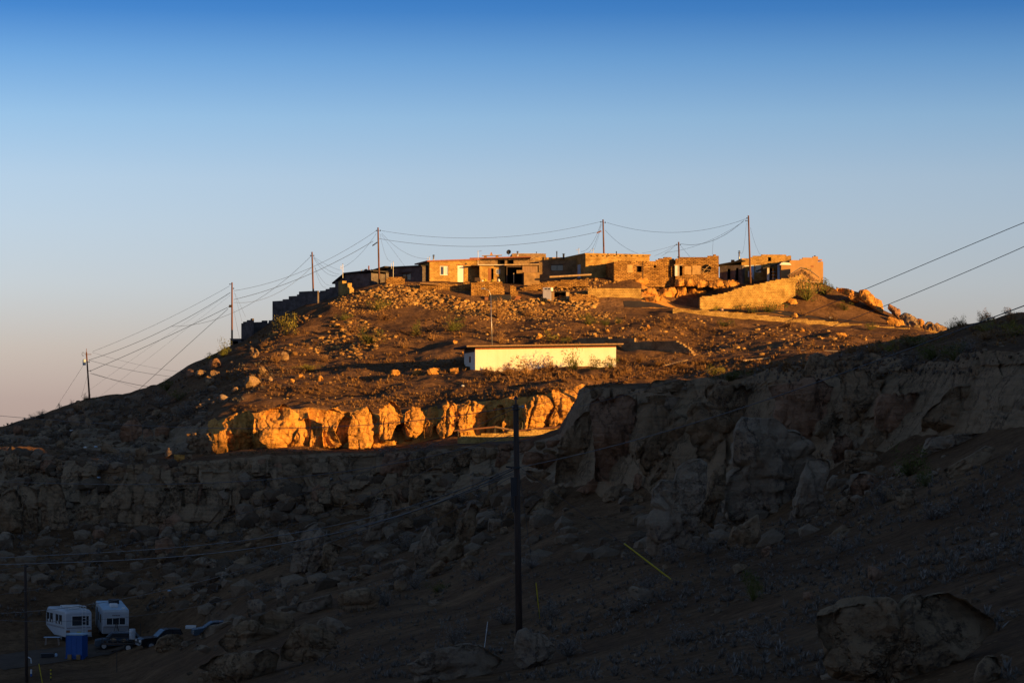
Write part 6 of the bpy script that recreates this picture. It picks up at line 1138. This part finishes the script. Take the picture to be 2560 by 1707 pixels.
def travel_trailer():
    p = ground_at(289, 1597); o = empty('travel_trailer', p, R_(106)); o.rotation_euler = (0, R_(-6), R_(106)); tag(o, 'white travel trailer with a flat roof and a louvred window, right of the motorhome', 'travel trailer')
    W, L0, Hh = 2.35, 5.2, 2.65
    MB().prism([(0.35, .45), (L0, .45), (L0, Hh), (0.1, Hh), (0, Hh - .15), (0, 1.2)], -W / 2, W / 2).build('body', M['white_rv'], o, bevel=.04)
    MB().box(.12, L0 - .03, -W / 2 + .04, W / 2 - .04, Hh + .002, Hh + .03).build('roof', M['blue_grey'], o)
    f = MB().box(-.03, 0, -.85, .85, 1.35, 1.95).build('louvred_window', M['metal_dark'], o)
    for i in range(4): MB().box(-.045, -.031, -.8, .8, 1.4 + i * .14, 1.49 + i * .14).build('pane', M['glass'], f)
    m = MB(); [m.box(-.06, -.046, y - .02, y + .02, 1.33, 1.97) for y in (-.85, -.3, .3, .85)]; m.box(-.06, -.046, -.83, .83, 1.95, 1.99).box(-.06, -.046, -.83, .83, 1.31, 1.35); m.build('window_frame', M['white'], o)
    m = MB(); y = .32
    for wv in (.10, .09, .06, .10, .09, .09): m.box(-.012, -.003, y - wv, y, 2.13, 2.22); y -= wv + .03
    m.build('faded_lettering', M['stripe'], o); MB().box(.02, .0, -1.1, 1.1, 1.12, 1.17).build('stripe', M['stripe'], o)
    MB().box(1.2, 2.0, -.35, .35, Hh + .03, Hh + .33).build('air_conditioner', M['white'], o, bevel=.05); MB().box(.4, .8, -.9, -.6, Hh + .03, Hh + .14).build('roof_vent', M['white'], o); MB().box(3.2, 3.9, -.7, .2, Hh + .03, Hh + .4).build('roof_box', M['metal_dark'], o)
    for x0 in (1.2, 2.6): MB().box(x0, x0 + .6, W / 2, W / 2 + .02, 1.3, 2.05).build('side_window', M['glass'], o)
    MB().box(3.8, 4.5, W / 2, W / 2 + .02, .5, 2.3).build('door', M['metal_dark'], o)
    for y in (-W / 2 + .1, W / 2 - .1): wheel(o, 2.6, y, .34, .2, side=1 if y > 0 else -1)
    m = MB(); m.prism([(-1.1, .45), (0.35, .45), (.35, .55), (-1.1, .55)], -.5, -.4).prism([(-1.1, .45), (0.35, .45), (.35, .55), (-1.1, .55)], .4, .5).box(-1.2, -1.05, -.05, .05, 0, .7); m.build('tow_bar', M['metal_dark'], o)
    m = MB(); m.tube((-.4, -.3, .55), (-.05, -.05, 1.5), .03, n=6).tube((-.4, .25, .55), (-.05, .0, 1.4), .03, n=6); m.build('leaning_poles', M['wood_dark'], o)
def toilet():
    p = ground_at(185, 1647); o = empty('portable_toilet', p, R_(-12)); tag(o, 'bright blue portable toilet with a pale roof in front of the motorhome', 'portable toilet')
    MB().box(-.75, .75, 0, 1.3, .12, 2.05).build('cabin', M['blue'], o, bevel=.03); MB().prism([(-.8, 2.055), (.8, 2.055), (.72, 2.2), (-.72, 2.2)], -.05, 1.35).build('roof', M['blue_grey'], o, bevel=.03)
    MB().box(-.85, .85, -.08, 1.38, 0, .115).build('skid', M['blue'], o); m = MB(); [m.box(x, x + .05, -.03, -.002, .2, 1.95) for x in (-.74, -.3, .2, .69)]; [m.box(-.68, .68, -.025, -.002, z, z + .04) for z in (.95, 1.7)]; m.build('ribs', M['blue'], o)
    MB().box(-.78, -.752, .1, .95, .2, 1.95).build('door', M['blue'], o)
    for x, lb in ((-.35, 'left'), (.45, 'right')): c = MB().box(-.16, .16, -.45, -.15, 0, .42).build('cardboard_box', M['ply'], None, loc=o.matrix_basis @ Vector((x, 0, 0))); tag(c, '%s one of two small boxes at the foot of the blue portable toilet' % lb, 'box')
def car_body(o, prof, W, mat, glassx, wheels, Lc, wr=.36):
    m = MB(); m.prism(prof, -W / 2, W / 2); b = m.build('body', M[mat], o, bevel=.05)
    for x in wheels:
        for y in (-W / 2 + .05, W / 2 - .05): wheel(o, x, y, wr, .22, side=-1 if y < 0 else 1)
    return b
def pickup():
    p = ground_at(345, 1624); o = empty('pickup_truck', p, R_(20)); tag(o, 'black pickup truck half hidden by rocks, its front to the left', 'pickup truck'); W = 1.85
    car_body(o, [(0, .45), (.1, .95), (.35, 1.05), (1.5, 1.15), (2.1, 1.72), (2.5, 1.8), (3.5, 1.78), (3.75, 1.2), (5.5, 1.18), (5.55, .5), (5.3, .4), (.3, .38)], W, 'black_paint', None, (.95, 4.4), 5.5, .38)
    MB().prism([(1.56, 1.16), (2.1, 1.68), (2.16, 1.66), (1.66, 1.14)], -W / 2 + .12, W / 2 - .12, Matrix.Translation((-.045, 0, .012))).build('windscreen', M['glass_car'], o)
    MB().prism([(1.8, 1.18), (2.2, 1.66), (2.75, 1.7), (2.75, 1.18)], -W / 2 - .012, -W / 2).prism([(2.82, 1.18), (2.82, 1.7), (3.45, 1.68), (3.6, 1.2)], -W / 2 - .012, -W / 2).build('side_window', M['glass'], o)
    for y in (-.7, .7): MB().box(-.03, .06, y - .18, y + .18, .72, .9).build('headlight', M['white'], o)
    MB().box(-.06, .02, -.8, .8, .42, .58).build('bumper', M['metal'], o); MB().box(-.02, .05, -.45, .45, .65, .92).build('grille', M['metal_dark'], o)
    c = MB().box(-.45, .45, -.4, .4, 0, .25).build('cargo_bundle', M['white'], None, loc=P(478, 1570, p.y + 4)); tag(c, 'white bundle lying behind the pickup truck', 'bundle')
def hatch():
    p = ground_at(470, 1602); p.y += 2.5; o = empty('parked_car', p, R_(12)); tag(o, 'dark blue-grey car mostly hidden behind rocks, right of the black pickup', 'car'); W = 1.75
    car_body(o, [(0, .4), (.05, .8), (.9, .95), (1.6, 1.42), (2.8, 1.45), (3.7, 1.0), (4.3, .92), (4.35, .4), (.2, .3)], W, 'grey_paint', None, (.85, 3.5), 4.3, .32)
    MB().prism([(1.15, .98), (1.7, 1.36), (2.7, 1.38), (3.35, 1.0)], -W / 2 - .012, -W / 2).build('side_window', M['glass'], o); MB().prism([(2.9, 1.44), (3.7, 1.02), (3.62, 1.0), (2.85, 1.4)], -.75, .75, Matrix.Translation((.03, 0, .03))).build('rear_window', M['glass_car'], o)
def suv():
    p = ground_at(236, 1622); o = empty('parked_car', p, R_(8)); tag(o, 'dark car parked right behind the blue portable toilet', 'car'); W = 1.8
    car_body(o, [(0, .4), (.05, .85), (1.0, 1.0), (1.5, 1.5), (3.6, 1.52), (4.1, 1.0), (4.2, .4), (.2, .3)], W, 'grey_paint', None, (.85, 3.3), 4.2, .34)
    MB().prism([(1.02, 1.02), (1.5, 1.46), (1.56, 1.44), (1.1, 1.0)], -.8, .8, Matrix.Translation((-.04, 0, .02))).build('windscreen', M['glass_car'], o); MB().prism([(1.25, 1.02), (1.6, 1.42), (3.45, 1.43), (3.85, 1.02)], -W / 2 - .012, -W / 2).build('side_window', M['glass'], o)
def flatbed():
    p = ground_at(300, 1628); o = empty('flatbed_trailer', p, R_(-3)); tag(o, 'dark flatbed trailer loaded with junk below the white travel trailer', 'trailer')
    MB().box(-1.6, 1.3, -.2, 1.6, .6, .72).build('deck', M['wood_dark'], o); m = MB(); [m.box(x, x + .06, -.22, -.14, .72, 1.25) for x in (-1.55, -.7, .2, 1.2)]; m.box(-1.6, 1.3, -.21, -.15, 1.2, 1.27).box(-1.6, 1.3, -.21, -.15, .95, 1.0); m.build('side_rail', M['metal_dark'], o)
    for i in range(9): a = rng.uniform(.1, .25); x = -1.4 + i * .3; V, Fc = ICO[2]; q = link('junk', npmesh('junk', V * np.array([a * 1.3, a, a]) * (1 + .3 * vnoise(V * 2 + i)[:, None]) + np.array([x, .5 + .3 * (i % 3), .72 + a * .8]), Fc, False), M[('wood_dark', 'metal_dark', 'wood')[i % 3]], o)
    for y in (-.3, 1.7): wheel(o, .8, y, .36, .2, side=-1 if y < 0 else 1)
    b = empty('white_drum', P(331, 1597, p.y - .4)); tag(b, 'upright white drum standing at the right end of the junk-loaded trailer', 'drum'); MB().lathe((0, 0, 0), [(.001, 0), (.26, 0), (.27, .05), (.26, .3), (.275, .33), (.26, .36), (.26, .6), (.275, .63), (.26, .66), (.27, .88), (.25, .9), (.001, .9)], 18).build('drum', M['white_rv'], b, smooth=True)
    s = MB().box(-.02, .02, -.02, .02, -1.2, 0.0).build('support', M['metal_dark'], b)
motorhome(); travel_trailer(); toilet(); pickup(); hatch(); suv(); flatbed()
p = ground_at(133, 1612); o = empty('folding_table', p); tag(o, 'small pale folding table at the left side of the motorhome', 'table'); MB().box(-.8, .6, -.3, .4, .7, .74).build('table_top', M['blue_grey'], o)
for x in (-.7, .5):
    for y in (-.2, .3): MB().tube((x, y, 0), (x * .9, y, .7), .02, n=6).build('leg', M['metal'], o)
p = ground_at(122, 1642); o = empty('tool_chest', p, .3); tag(o, 'low dark chest with a pale rounded lamp on the bare ground left of the toilet', 'chest'); MB().box(-.7, .4, -.3, .3, 0, .35).build('chest', M['metal_dark'], o, bevel=.03); MB().lathe((.62, 0, 0), [(.001, 0), (.12, 0), (.16, .12), (.1, .3), (.001, .34)], 12).build('lamp', M['blue_grey'], o, smooth=True)
def post(u, v0, v1, label, mat='metal_dark', r=.03, name='post', cat='post', lean=0):
    Y = hit(u, min(v1, 1700)); a = P(u, v1, Y); b = P(u + lean, v0, Y); o = empty(name, a); tag(o, label, cat); MB().tube((0, 0, -.4), b - a, r, n=8).build('shaft', M[mat], o); return o, b - a
post(351, 1557, 1592, 'thin dark post right of the white drum'); post(292, 1630, 1680, 'thin dark post on the track below the flatbed trailer')
o, t = post(80, 1645, 1658, 'bent white pipe beside the lower left pole', 'white', .045, 'bent_pipe', 'pipe', -3); MB().tube(t, t + Vector((-.25, 0, .12)), .045, n=8).build('elbow', M['white'], o)
o, t = post(78, 1672, 1690, 'blue and white marker stub beside the lower left pole', 'blue', .07, 'marker', 'marker'); MB().tube(t * .4, t, .075, n=8).build('white_band', M['white'], o)
o, t = post(127, 1670, 1700, 'yellow and black striped marker post at the bottom edge of the photo', 'metal_dark', .05, 'striped_post', 'post')
for f in (0.3, .6, .9): MB().tube(t * (f - .1), t * (f + .05), .056, n=8).build('yellow_band', M['yellow'], o)
tag(MB().tube((0, 0, 0), P(97, 1658, 209) - P(107, 1712, 209), .035, n=8).build('guy_guard', M['yellow'], None, loc=P(107, 1712, 209)), 'yellow guy-wire guard at the bottom edge right of the lower left pole', 'guy guard')
W_('thin guy wire of the lower left pole', [(66, 1440), (82, 1560), (97, 1658)], 212, 209, .01, 'wire_grey', 'guy_wire')
road('dirt_track', [(-40, 1650, 225), (120, 1640, 229), (260, 1630, 232), (360, 1625, 231)], 7.0, 'track')
# ---------------------------------------------------------------- loose stones, scrub and bushes
def inpoly(pts, u, v):
    c = np.zeros(len(u), bool); n = len(pts)
    for i in range(n):
        x1, y1 = pts[i]; x2, y2 = pts[(i + 1) % n]; m = ((y1 > v) != (y2 > v)) & (u < (x2 - x1) * (v - y1) / (y2 - y1 + 1e-9) + x1); c ^= m
    return c
def sample(pts, n, r):
    a = np.array(pts, float); lo, hi = a.min(0), a.max(0); out = np.zeros((0, 2))
    while len(out) < n:
        q = r.uniform(lo, hi, (n * 2, 2)); out = np.vstack([out, q[inpoly(pts, q[:, 0], q[:, 1])]])
    return out[:n]
def place(pts, n, seed):
    r = np.random.RandomState(seed); q = sample(pts, n, r); Y = hitN(q[:, 0], q[:, 1]); ok = ~np.isnan(Y) & (Y < 400)
    q, Y = q[ok], Y[ok]; x = (q[:, 0] - CU) / F * Y; return np.stack([x, Y, H(x, Y)], -1), r
def stones(name, zones, mat, seed):
    Vs = []; Fs = []; b = 0
    base = []
    for k in range(8):
        V, Fc = ICO[1]; rr = np.random.RandomState(seed + k); pl = rr.normal(size=(7, 3)); pl /= np.linalg.norm(pl, axis=1, keepdims=True); W = V.copy()
        for p_ in pl: d = W @ p_; W = W - np.clip(d - .62, 0, None)[:, None] * p_
        base.append(W * rr.uniform(.6, 1.2, 3))
    for zi, (pts, n, s0, s1) in enumerate(zones):
        C, r = place(pts, n, seed * 31 + zi)
        for c in C:
            if r.rand() > .25 + 1.1 * (vnoise(np.array([c[0] * .18, c[1] * .18, seed])) + .5): continue
            s = s0 * (s1 / s0) ** (r.rand() ** 2.2); a = r.rand() * 6.28; W = base[r.randint(8)] * s; ca, sa = math.cos(a), math.sin(a)
            W = np.stack([W[:, 0] * ca - W[:, 1] * sa, W[:, 0] * sa + W[:, 1] * ca, W[:, 2] * .75 + .02 * s], -1) + c; Vs.append(W); Fs.append(ICO[1][1] + b); b += len(W)
    tag(link(name, npmesh(name, np.vstack(Vs), np.vstack(Fs), False), M[mat]), kind='stuff')
EMB = [(1040, 720), (1180, 755), (1300, 752), (1480, 725), (1500, 760), (1470, 775), (1300, 785), (1180, 790), (1060, 770), (960, 745), (900, 735), (960, 712)]
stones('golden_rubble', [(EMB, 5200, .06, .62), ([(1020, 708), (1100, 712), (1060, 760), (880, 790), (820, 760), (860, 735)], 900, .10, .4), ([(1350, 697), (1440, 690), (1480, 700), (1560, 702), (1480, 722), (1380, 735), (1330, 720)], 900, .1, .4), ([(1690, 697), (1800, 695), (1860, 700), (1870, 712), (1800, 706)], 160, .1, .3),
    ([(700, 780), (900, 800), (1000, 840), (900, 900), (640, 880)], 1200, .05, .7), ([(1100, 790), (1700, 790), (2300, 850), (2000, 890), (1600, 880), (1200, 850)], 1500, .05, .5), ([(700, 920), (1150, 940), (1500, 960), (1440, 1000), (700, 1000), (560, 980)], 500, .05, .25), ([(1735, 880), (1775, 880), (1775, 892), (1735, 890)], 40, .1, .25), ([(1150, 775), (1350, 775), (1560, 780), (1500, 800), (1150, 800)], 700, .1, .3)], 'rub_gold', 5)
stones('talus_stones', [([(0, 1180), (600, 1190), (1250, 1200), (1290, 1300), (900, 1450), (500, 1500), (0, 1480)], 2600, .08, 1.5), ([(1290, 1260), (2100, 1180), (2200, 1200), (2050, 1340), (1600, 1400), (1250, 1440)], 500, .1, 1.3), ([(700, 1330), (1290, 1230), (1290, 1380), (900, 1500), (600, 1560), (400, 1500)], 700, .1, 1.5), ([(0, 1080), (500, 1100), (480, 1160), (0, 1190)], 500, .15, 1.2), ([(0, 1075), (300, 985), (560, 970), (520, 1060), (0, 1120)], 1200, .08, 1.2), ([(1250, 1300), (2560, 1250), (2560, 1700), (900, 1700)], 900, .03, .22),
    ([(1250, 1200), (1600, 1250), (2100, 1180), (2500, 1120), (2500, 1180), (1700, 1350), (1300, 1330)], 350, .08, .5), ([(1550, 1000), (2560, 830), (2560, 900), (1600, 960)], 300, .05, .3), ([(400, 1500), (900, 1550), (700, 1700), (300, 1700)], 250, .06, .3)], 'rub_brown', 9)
def tufts(name, zones, mat, seed, kind='stuff'):
    Vs = []; b = 0; nF = 0
    for zi, (pts, n, s0, s1, nb, flatn) in enumerate(zones):
        C, r = place(pts, n, seed * 17 + zi)
        dens = fbm(np.stack([C[:, 0] * .12, C[:, 1] * .12, C[:, 0] * 0 + seed], -1), 2); C = C[dens > -0.35 + r.rand(len(C)) * .3]
        N_ = len(C); s = (s0 * (s1 / s0) ** (r.rand(N_) ** 1.5))[:, None]
        th = r.rand(N_, nb) * 6.28; el = r.rand(N_, nb) ** .7 * 1.25 + .15; ln = s * r.uniform(.6, 1.1, (N_, nb)); wd = ln * r.uniform(.05, .14, (N_, nb))
        d = np.stack([np.cos(th) * np.cos(el), np.sin(th) * np.cos(el), np.sin(el) * flatn], -1); o = C[:, None, :] + d * (ln * r.uniform(0, .45, (N_, nb)))[..., None]
        sd_ = np.stack([-np.sin(th), np.cos(th), r.uniform(-.6, .6, (N_, nb))], -1) * wd[..., None]
        tri = np.stack([o - sd_, o + sd_, o + d * (ln * .75)[..., None]], 2).reshape(-1, 3); Vs.append(tri)
    V = np.vstack(Vs); Fc = np.arange(len(V)).reshape(-1, 3); o_ = link(name, npmesh(name, V, Fc, False), M[mat]); tag(o_, kind=kind)
HILL = [(430, 960), (560, 880), (700, 800), (900, 770), (1150, 800), (1700, 790), (2300, 850), (2250, 880), (1900, 900), (1560, 960), (1440, 985), (1200, 985), (800, 1015), (560, 1030)]
tufts('dry_scrub', [(HILL, 5200, .15, .6, 26, .9), ([(1560, 925), (1800, 900), (2050, 900), (2000, 930), (1700, 945), (1600, 950)], 500, .2, .5, 26, .9), ([(800, 1010), (1440, 965), (1440, 990), (1000, 1020), (560, 1035)], 500, .2, .5, 26, .9), ([(1150, 925), (1560, 920), (1560, 950), (1150, 960)], 500, .25, .6, 30, 1), ([(2250, 800), (2560, 770), (2560, 860), (2300, 880)], 450, .12, .35, 30, 1), ([(560, 1120), (800, 1120), (1000, 1110), (1000, 1125), (560, 1140)], 160, .2, .4, 24, .8)], 'leaf_dry', 3)
tufts('sage_scrub', [([(0, 1060), (300, 985), (520, 960), (520, 1060), (0, 1130)], 1500, .15, .6, 24, .9), ([(0, 1200), (1250, 1180), (1290, 1300), (900, 1450), (500, 1520), (0, 1560)], 3200, .12, .7, 22, .9), ([(300, 930), (700, 900), (760, 960), (500, 1000)], 350, .2, .5, 24, .8),
    ([(900, 1450), (1300, 1330), (1650, 1330), (2100, 1230), (2560, 1130), (2560, 1700), (700, 1700)], 7500, .06, .34, 24, 1.0), ([(1560, 935), (2100, 880), (2560, 870), (2560, 930), (1600, 975)], 500, .15, .4, 26, 1), ([(560, 1000), (600, 960), (700, 930), (600, 1010)], 80, .2, .5, 24, .8)], 'leaf_sage', 4)
def bush_mesh(seed, nl=520):
    r = np.random.RandomState(seed); cl = r.normal(size=(11, 3)) * np.array([.36, .32, .2]) + np.array([0, 0, .48]); cs = r.uniform(.16, .34, 11); V = []
    for i in range(nl):
        k = r.randint(11); d = r.normal(size=3); d /= np.linalg.norm(d); p = cl[k] + d * cs[k] * r.uniform(.5, 1.05); p[2] = abs(p[2]); t = r.normal(size=3); t /= np.linalg.norm(t); q = np.cross(t, d); a = r.uniform(.035, .075)
        V += [p - t * a, p + q * a * .6, p + t * a + d * a * .8]
    for i in range(60): a = r.rand() * 6.28; e = r.uniform(.4, 1.4); d = np.array([math.cos(a) * math.cos(e), math.sin(a) * math.cos(e), math.sin(e)]); V += [np.array([.02, 0, 0]), np.array([-.02, .01, 0]), d * r.uniform(.5, .95)]
    V = np.array(V); return npmesh('bush', V, np.arange(len(V)).reshape(-1, 3), False)
BM = {k: [bush_mesh(100 + i * 3 + j) for i in range(3)] for j, k in enumerate(('leaf_green', 'leaf_dry', 'leaf_yellow', 'leaf_sage'))}
for k, l in BM.items(): [m_.materials.append(M[k]) for m_ in l]
CN = {'g': ('leaf_green', 'olive-green'), 'd': ('leaf_dry', 'dry brown'), 'y': ('leaf_yellow', 'yellow-green'), 's': ('leaf_sage', 'grey-blue')}
BU = {'on the sunlit slope left of the street lamp': [(715,838,42,46,'y'),(945,776,38,28,'g'),(925,860,58,30,'g'),(1043,840,28,30,'g'),(1131,828,50,26,'g'),(965,800,44,22,'d'),(880,830,40,20,'d'),(660,868,24,14,'d'),(690,905,44,20,'d'),(810,905,30,16,'d'),(1010,870,36,16,'d'),(1080,850,34,18,'d'),(770,925,50,12,'y'),(860,800,26,16,'g')],
 'on the slope above the white building': [(1245,796,50,40,'d'),(1471,812,36,22,'g'),(1515,813,24,14,'g'),(1545,808,20,12,'g'),(1382,851,32,16,'y'),(1420,858,36,14,'g'),(1219,834,36,20,'d'),(1250,858,36,28,'d'),(1600,845,30,14,'d'),(1660,820,30,12,'d'),(1320,790,30,20,'d')],
 'along the foot of the white building': [(1270,938,44,18,'d'),(1316,938,62,26,'d'),(1383,931,50,22,'d'),(1436,925,46,28,'g'),(1485,923,40,20,'g'),(1525,921,36,18,'g'),(1215,938,36,12,'d')],
 'on the flat right of the white building': [(1600,905,40,18,'d'),(1645,915,50,20,'d'),(1700,920,46,16,'d'),(1785,938,38,22,'y'),(1745,905,36,14,'d'),(1850,925,36,16,'d'),(1560,930,36,18,'d'),(1950,930,26,16,'s'),(1830,952,90,20,'g')],
 'by the high retaining wall and long low wall': [(2018,752,60,56,'g'),(2060,737,42,30,'g'),(2110,775,28,18,'g'),(1878,783,48,18,'g'),(1920,780,56,22,'g'),(1840,780,26,13,'g'),(1813,753,30,20,'g'),(1790,776,22,10,'y'),(2176,824,30,13,'g'),(1970,819,44,18,'d'),(1812,816,38,14,'g'),(2010,790,30,14,'d'),(2080,800,34,14,'d')],
 'on the dark ridge at the right edge': [(2281,866,62,24,'g'),(2222,878,38,18,'y'),(2330,900,70,38,'g'),(2385,902,70,36,'g'),(2399,806,28,18,'g'),(2378,816,24,18,'g'),(2471,784,28,22,'d'),(2452,794,24,20,'d'),(2520,770,22,16,'d'),(2457,828,52,20,'y'),(2533,842,62,32,'y'),(2463,850,52,20,'d'),(2530,804,50,22,'d'),(2420,880,60,24,'s'),(2270,920,50,20,'s'),(2150,900,40,16,'s')],
 'on the left skyline and shaded left slope': [(80,1046,18,9,'s'),(105,1038,22,11,'s'),(149,1021,10,10,'s'),(178,1013,10,10,'s'),(213,1000,16,11,'g'),(240,1001,12,9,'g'),(418,976,36,22,'g'),(558,892,32,30,'g'),(530,905,30,18,'g'),(400,1020,60,24,'s'),(470,1040,60,24,'s'),(300,1160,70,26,'s'),(260,1175,50,20,'s'),(450,1000,50,20,'g')],
 'on the shaded right-hand slope': [(2270,1190,90,52,'g'),(2315,1216,52,40,'g'),(2208,1258,52,46,'s'),(1680,1408,60,36,'s'),(1882,1502,50,58,'g'),(1036,1472,50,40,'s'),(1096,1480,38,22,'g'),(1134,1610,58,50,'s'),(965,1515,60,44,'s'),(1770,1385,50,30,'s'),(1850,1400,60,26,'s'),(1580,1530,70,30,'s'),(1620,1465,60,26,'s'),(1380,1540,56,30,'s'),(1420,1640,70,36,'s'),(1720,1600,80,34,'s'),(1900,1620,70,40,'s'),(2100,1380,80,34,'s'),(2330,1300,80,36,'s'),(2450,1400,90,40,'s'),(1260,1560,60,34,'s'),(1200,1450,54,26,'s'),(1330,1420,50,26,'s')],
 'in the shaded gully below the lower cliff': [(540,1290,40,18,'s'),(500,1330,46,18,'s'),(680,1400,50,20,'s'),(660,1480,46,20,'s'),(880,1370,40,20,'s'),(1010,1370,50,26,'s'),(340,1120,30,14,'s'),(1150,1260,40,22,'s'),(820,1230,30,16,'g'),(960,1140,50,22,'s'),(1060,1135,60,20,'s'),(1130,1125,30,12,'d')]}
for where, L0 in BU.items():
    L0 = sorted(L0); cnt = {}
    for i, (u, v, wp, hp, c) in enumerate(L0):
        Y, v = hit2(u, v); mt, cn = CN[c]; hp = hp * (1.5 if 'foot of the white' in where else 1.15); cnt[cn] = cnt.get(cn, 0) + 1; tot = sum(1 for q in L0 if q[4] == c)
        o = link('shrub', BM[mt][i % 3], None, None, P(u, v + 1, Y)); sw, sh = wp / F * Y / 1.1, hp / F * Y / .8; o.scale = (sw, sw, sh); o.rotation_euler = (0, 0, rng.uniform(0, 6.28))
        o['category'] = 'shrub'; o['group'] = 'shrubs ' + where; o['label'] = ('%s bush, ' % cn + ('the only one' if tot == 1 else '%s from the left' % ordinal(cnt[cn])) + ' ' + where)
# extra boulders filling the cliffs and slopes, copies of three base rocks
base = []
for k in range(5):
    r = np.random.RandomState(500 + k); th = np.linspace(0, 2 * math.pi, 8, False) + r.uniform(-.25, .25, 8); rd = r.uniform(.75, 1.1, 8); V, Fc, c = make_rock(np.stack([np.cos(th) * rd * .5, np.sin(th) * rd * .5], -1), .95, 600 + k, 4, .5, 1.0, 4); base.append(V); 
BGO = []
BME = []
for k, V in enumerate(base):
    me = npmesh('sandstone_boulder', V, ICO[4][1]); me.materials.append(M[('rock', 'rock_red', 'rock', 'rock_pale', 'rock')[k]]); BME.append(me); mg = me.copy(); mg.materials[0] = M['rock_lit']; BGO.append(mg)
FILL = [('fallen boulders on the left side of the dark hollow', [(0, 1330), (550, 1290), (700, 1400), (500, 1470), (0, 1450)], 16, .6, 2.4), ('small boulders on the dark slope below the left skyline', [(20, 1060), (300, 1010), (500, 1000), (480, 1080), (60, 1110)], 12, .6, 2.0), ('boulders at the dark foot of the left cliff', [(300, 1330), (560, 1280), (640, 1310), (420, 1380)], 6, .8, 2.4), ('small rocks on the shaded right-hand slope', [(1300, 1350), (2500, 1200), (2500, 1500), (1300, 1620)], 8, .25, .7), ('rocks on the shaded left flank of the hill', [(440, 950), (560, 880), (640, 870), (760, 900), (700, 1000), (500, 1010)], 16, .5, 2.2), ('golden rocks scattered on the sunlit slope', [(700, 860), (1000, 840), (1500, 800), (2200, 860), (1900, 880), (1400, 840), (1100, 960), (700, 960)], 14, .3, 1.1)]
FL = []
for g, pts, n, s0, s1 in FILL:
    C, r = place(pts, n, hash(g) % 1 + len(g)); 
    for i, c in enumerate(C):
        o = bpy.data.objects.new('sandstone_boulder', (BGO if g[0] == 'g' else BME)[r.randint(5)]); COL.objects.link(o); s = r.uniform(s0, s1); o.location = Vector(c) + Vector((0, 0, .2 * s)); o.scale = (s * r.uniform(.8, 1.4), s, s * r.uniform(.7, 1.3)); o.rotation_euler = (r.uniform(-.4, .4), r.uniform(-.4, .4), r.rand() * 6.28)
        o['category'] = 'rock'; o['group'] = g; FL.append((g, o))
# labels by size and order along the slope
for g in {g for g, _ in FL}:
    li = [o for q, o in FL if q == g]; med = sorted(o.scale.y for o in li)[len(li) // 2]; cnt = {}
    for o in sorted(li, key=lambda o: o.location.x / o.location.y):
        sz = 'larger' if o.scale.y >= med else 'smaller'; hw = 'low' if o.scale.z < o.scale.x else 'upright'; key = sz + ' ' + hw; cnt[key] = cnt.get(key, 0) + 1
        o['label'] = '%s %s rock from the left, %s' % (ordinal(cnt[key]), key, {'f': 'left side of the dark hollow', 's': 'dark slope below the left skyline', 'b': 'dark foot of the left cliff', 'r': 'shaded left flank of the hill', 'g': 'golden, scattered on the sunlit slope'}[g[0]] if 'right-hand' not in g else 'shaded right-hand slope')
# litter
for u, v, mt, lb in [(178,1078,'white','white bag caught on the shaded left slope below the pole'),(152,1038,'white','white scrap near the square block on the left slope'),(117,1086,'white','small white scrap on the upper left slope'),(213,1120,'white','pale flat board above the pointed triangular slab, upper'),(200,1133,'white','bright white sheet beside the far left cliff edge'),(240,1118,'blue_grey','pale blue scrap beside the pointed triangular slab'),(247,1194,'blue_grey','pale blue bottle litter in the left gully'),(424,1477,'blue_grey','bright blue-white bucket on the dark slope above the pickup'),(353,1468,'white','thin white scrap on the dark slope left of the blue-white bucket'),(567,1423,'white','white speck of litter under the two-block boulder pair'),(2170,868,'white','white scrap on the flat by the pale logs'),(2076,796,'white','white rag on the brown slope above the long low wall'),(1157,966,'white','white stone-like scrap above the sunlit boulder row'),(826,1198,'blue_grey','pale plastic bag at the foot of the lower cliff')]:
    p = ground_at(u, v); V, Fc = ICO[2]; a = 3.2 / F * p.y; o = link('litter', npmesh('litter', V * np.array([a * 1.4, a, a * .7]) * (1 + .35 * vnoise(V * 2.1 + u)[:, None]), Fc, False), M[mt], None, p + Vector((0, 0, a * .5))); tag(o, lb, 'litter')
for o in bpy.data.objects:
    if 'label' in o and 'kind' not in o: o['kind'] = 'thing'
    if 'label' in o:
        w_ = o['label'].split()
        if len(w_) > 16: o['label'] = ' '.join(w_[:16])
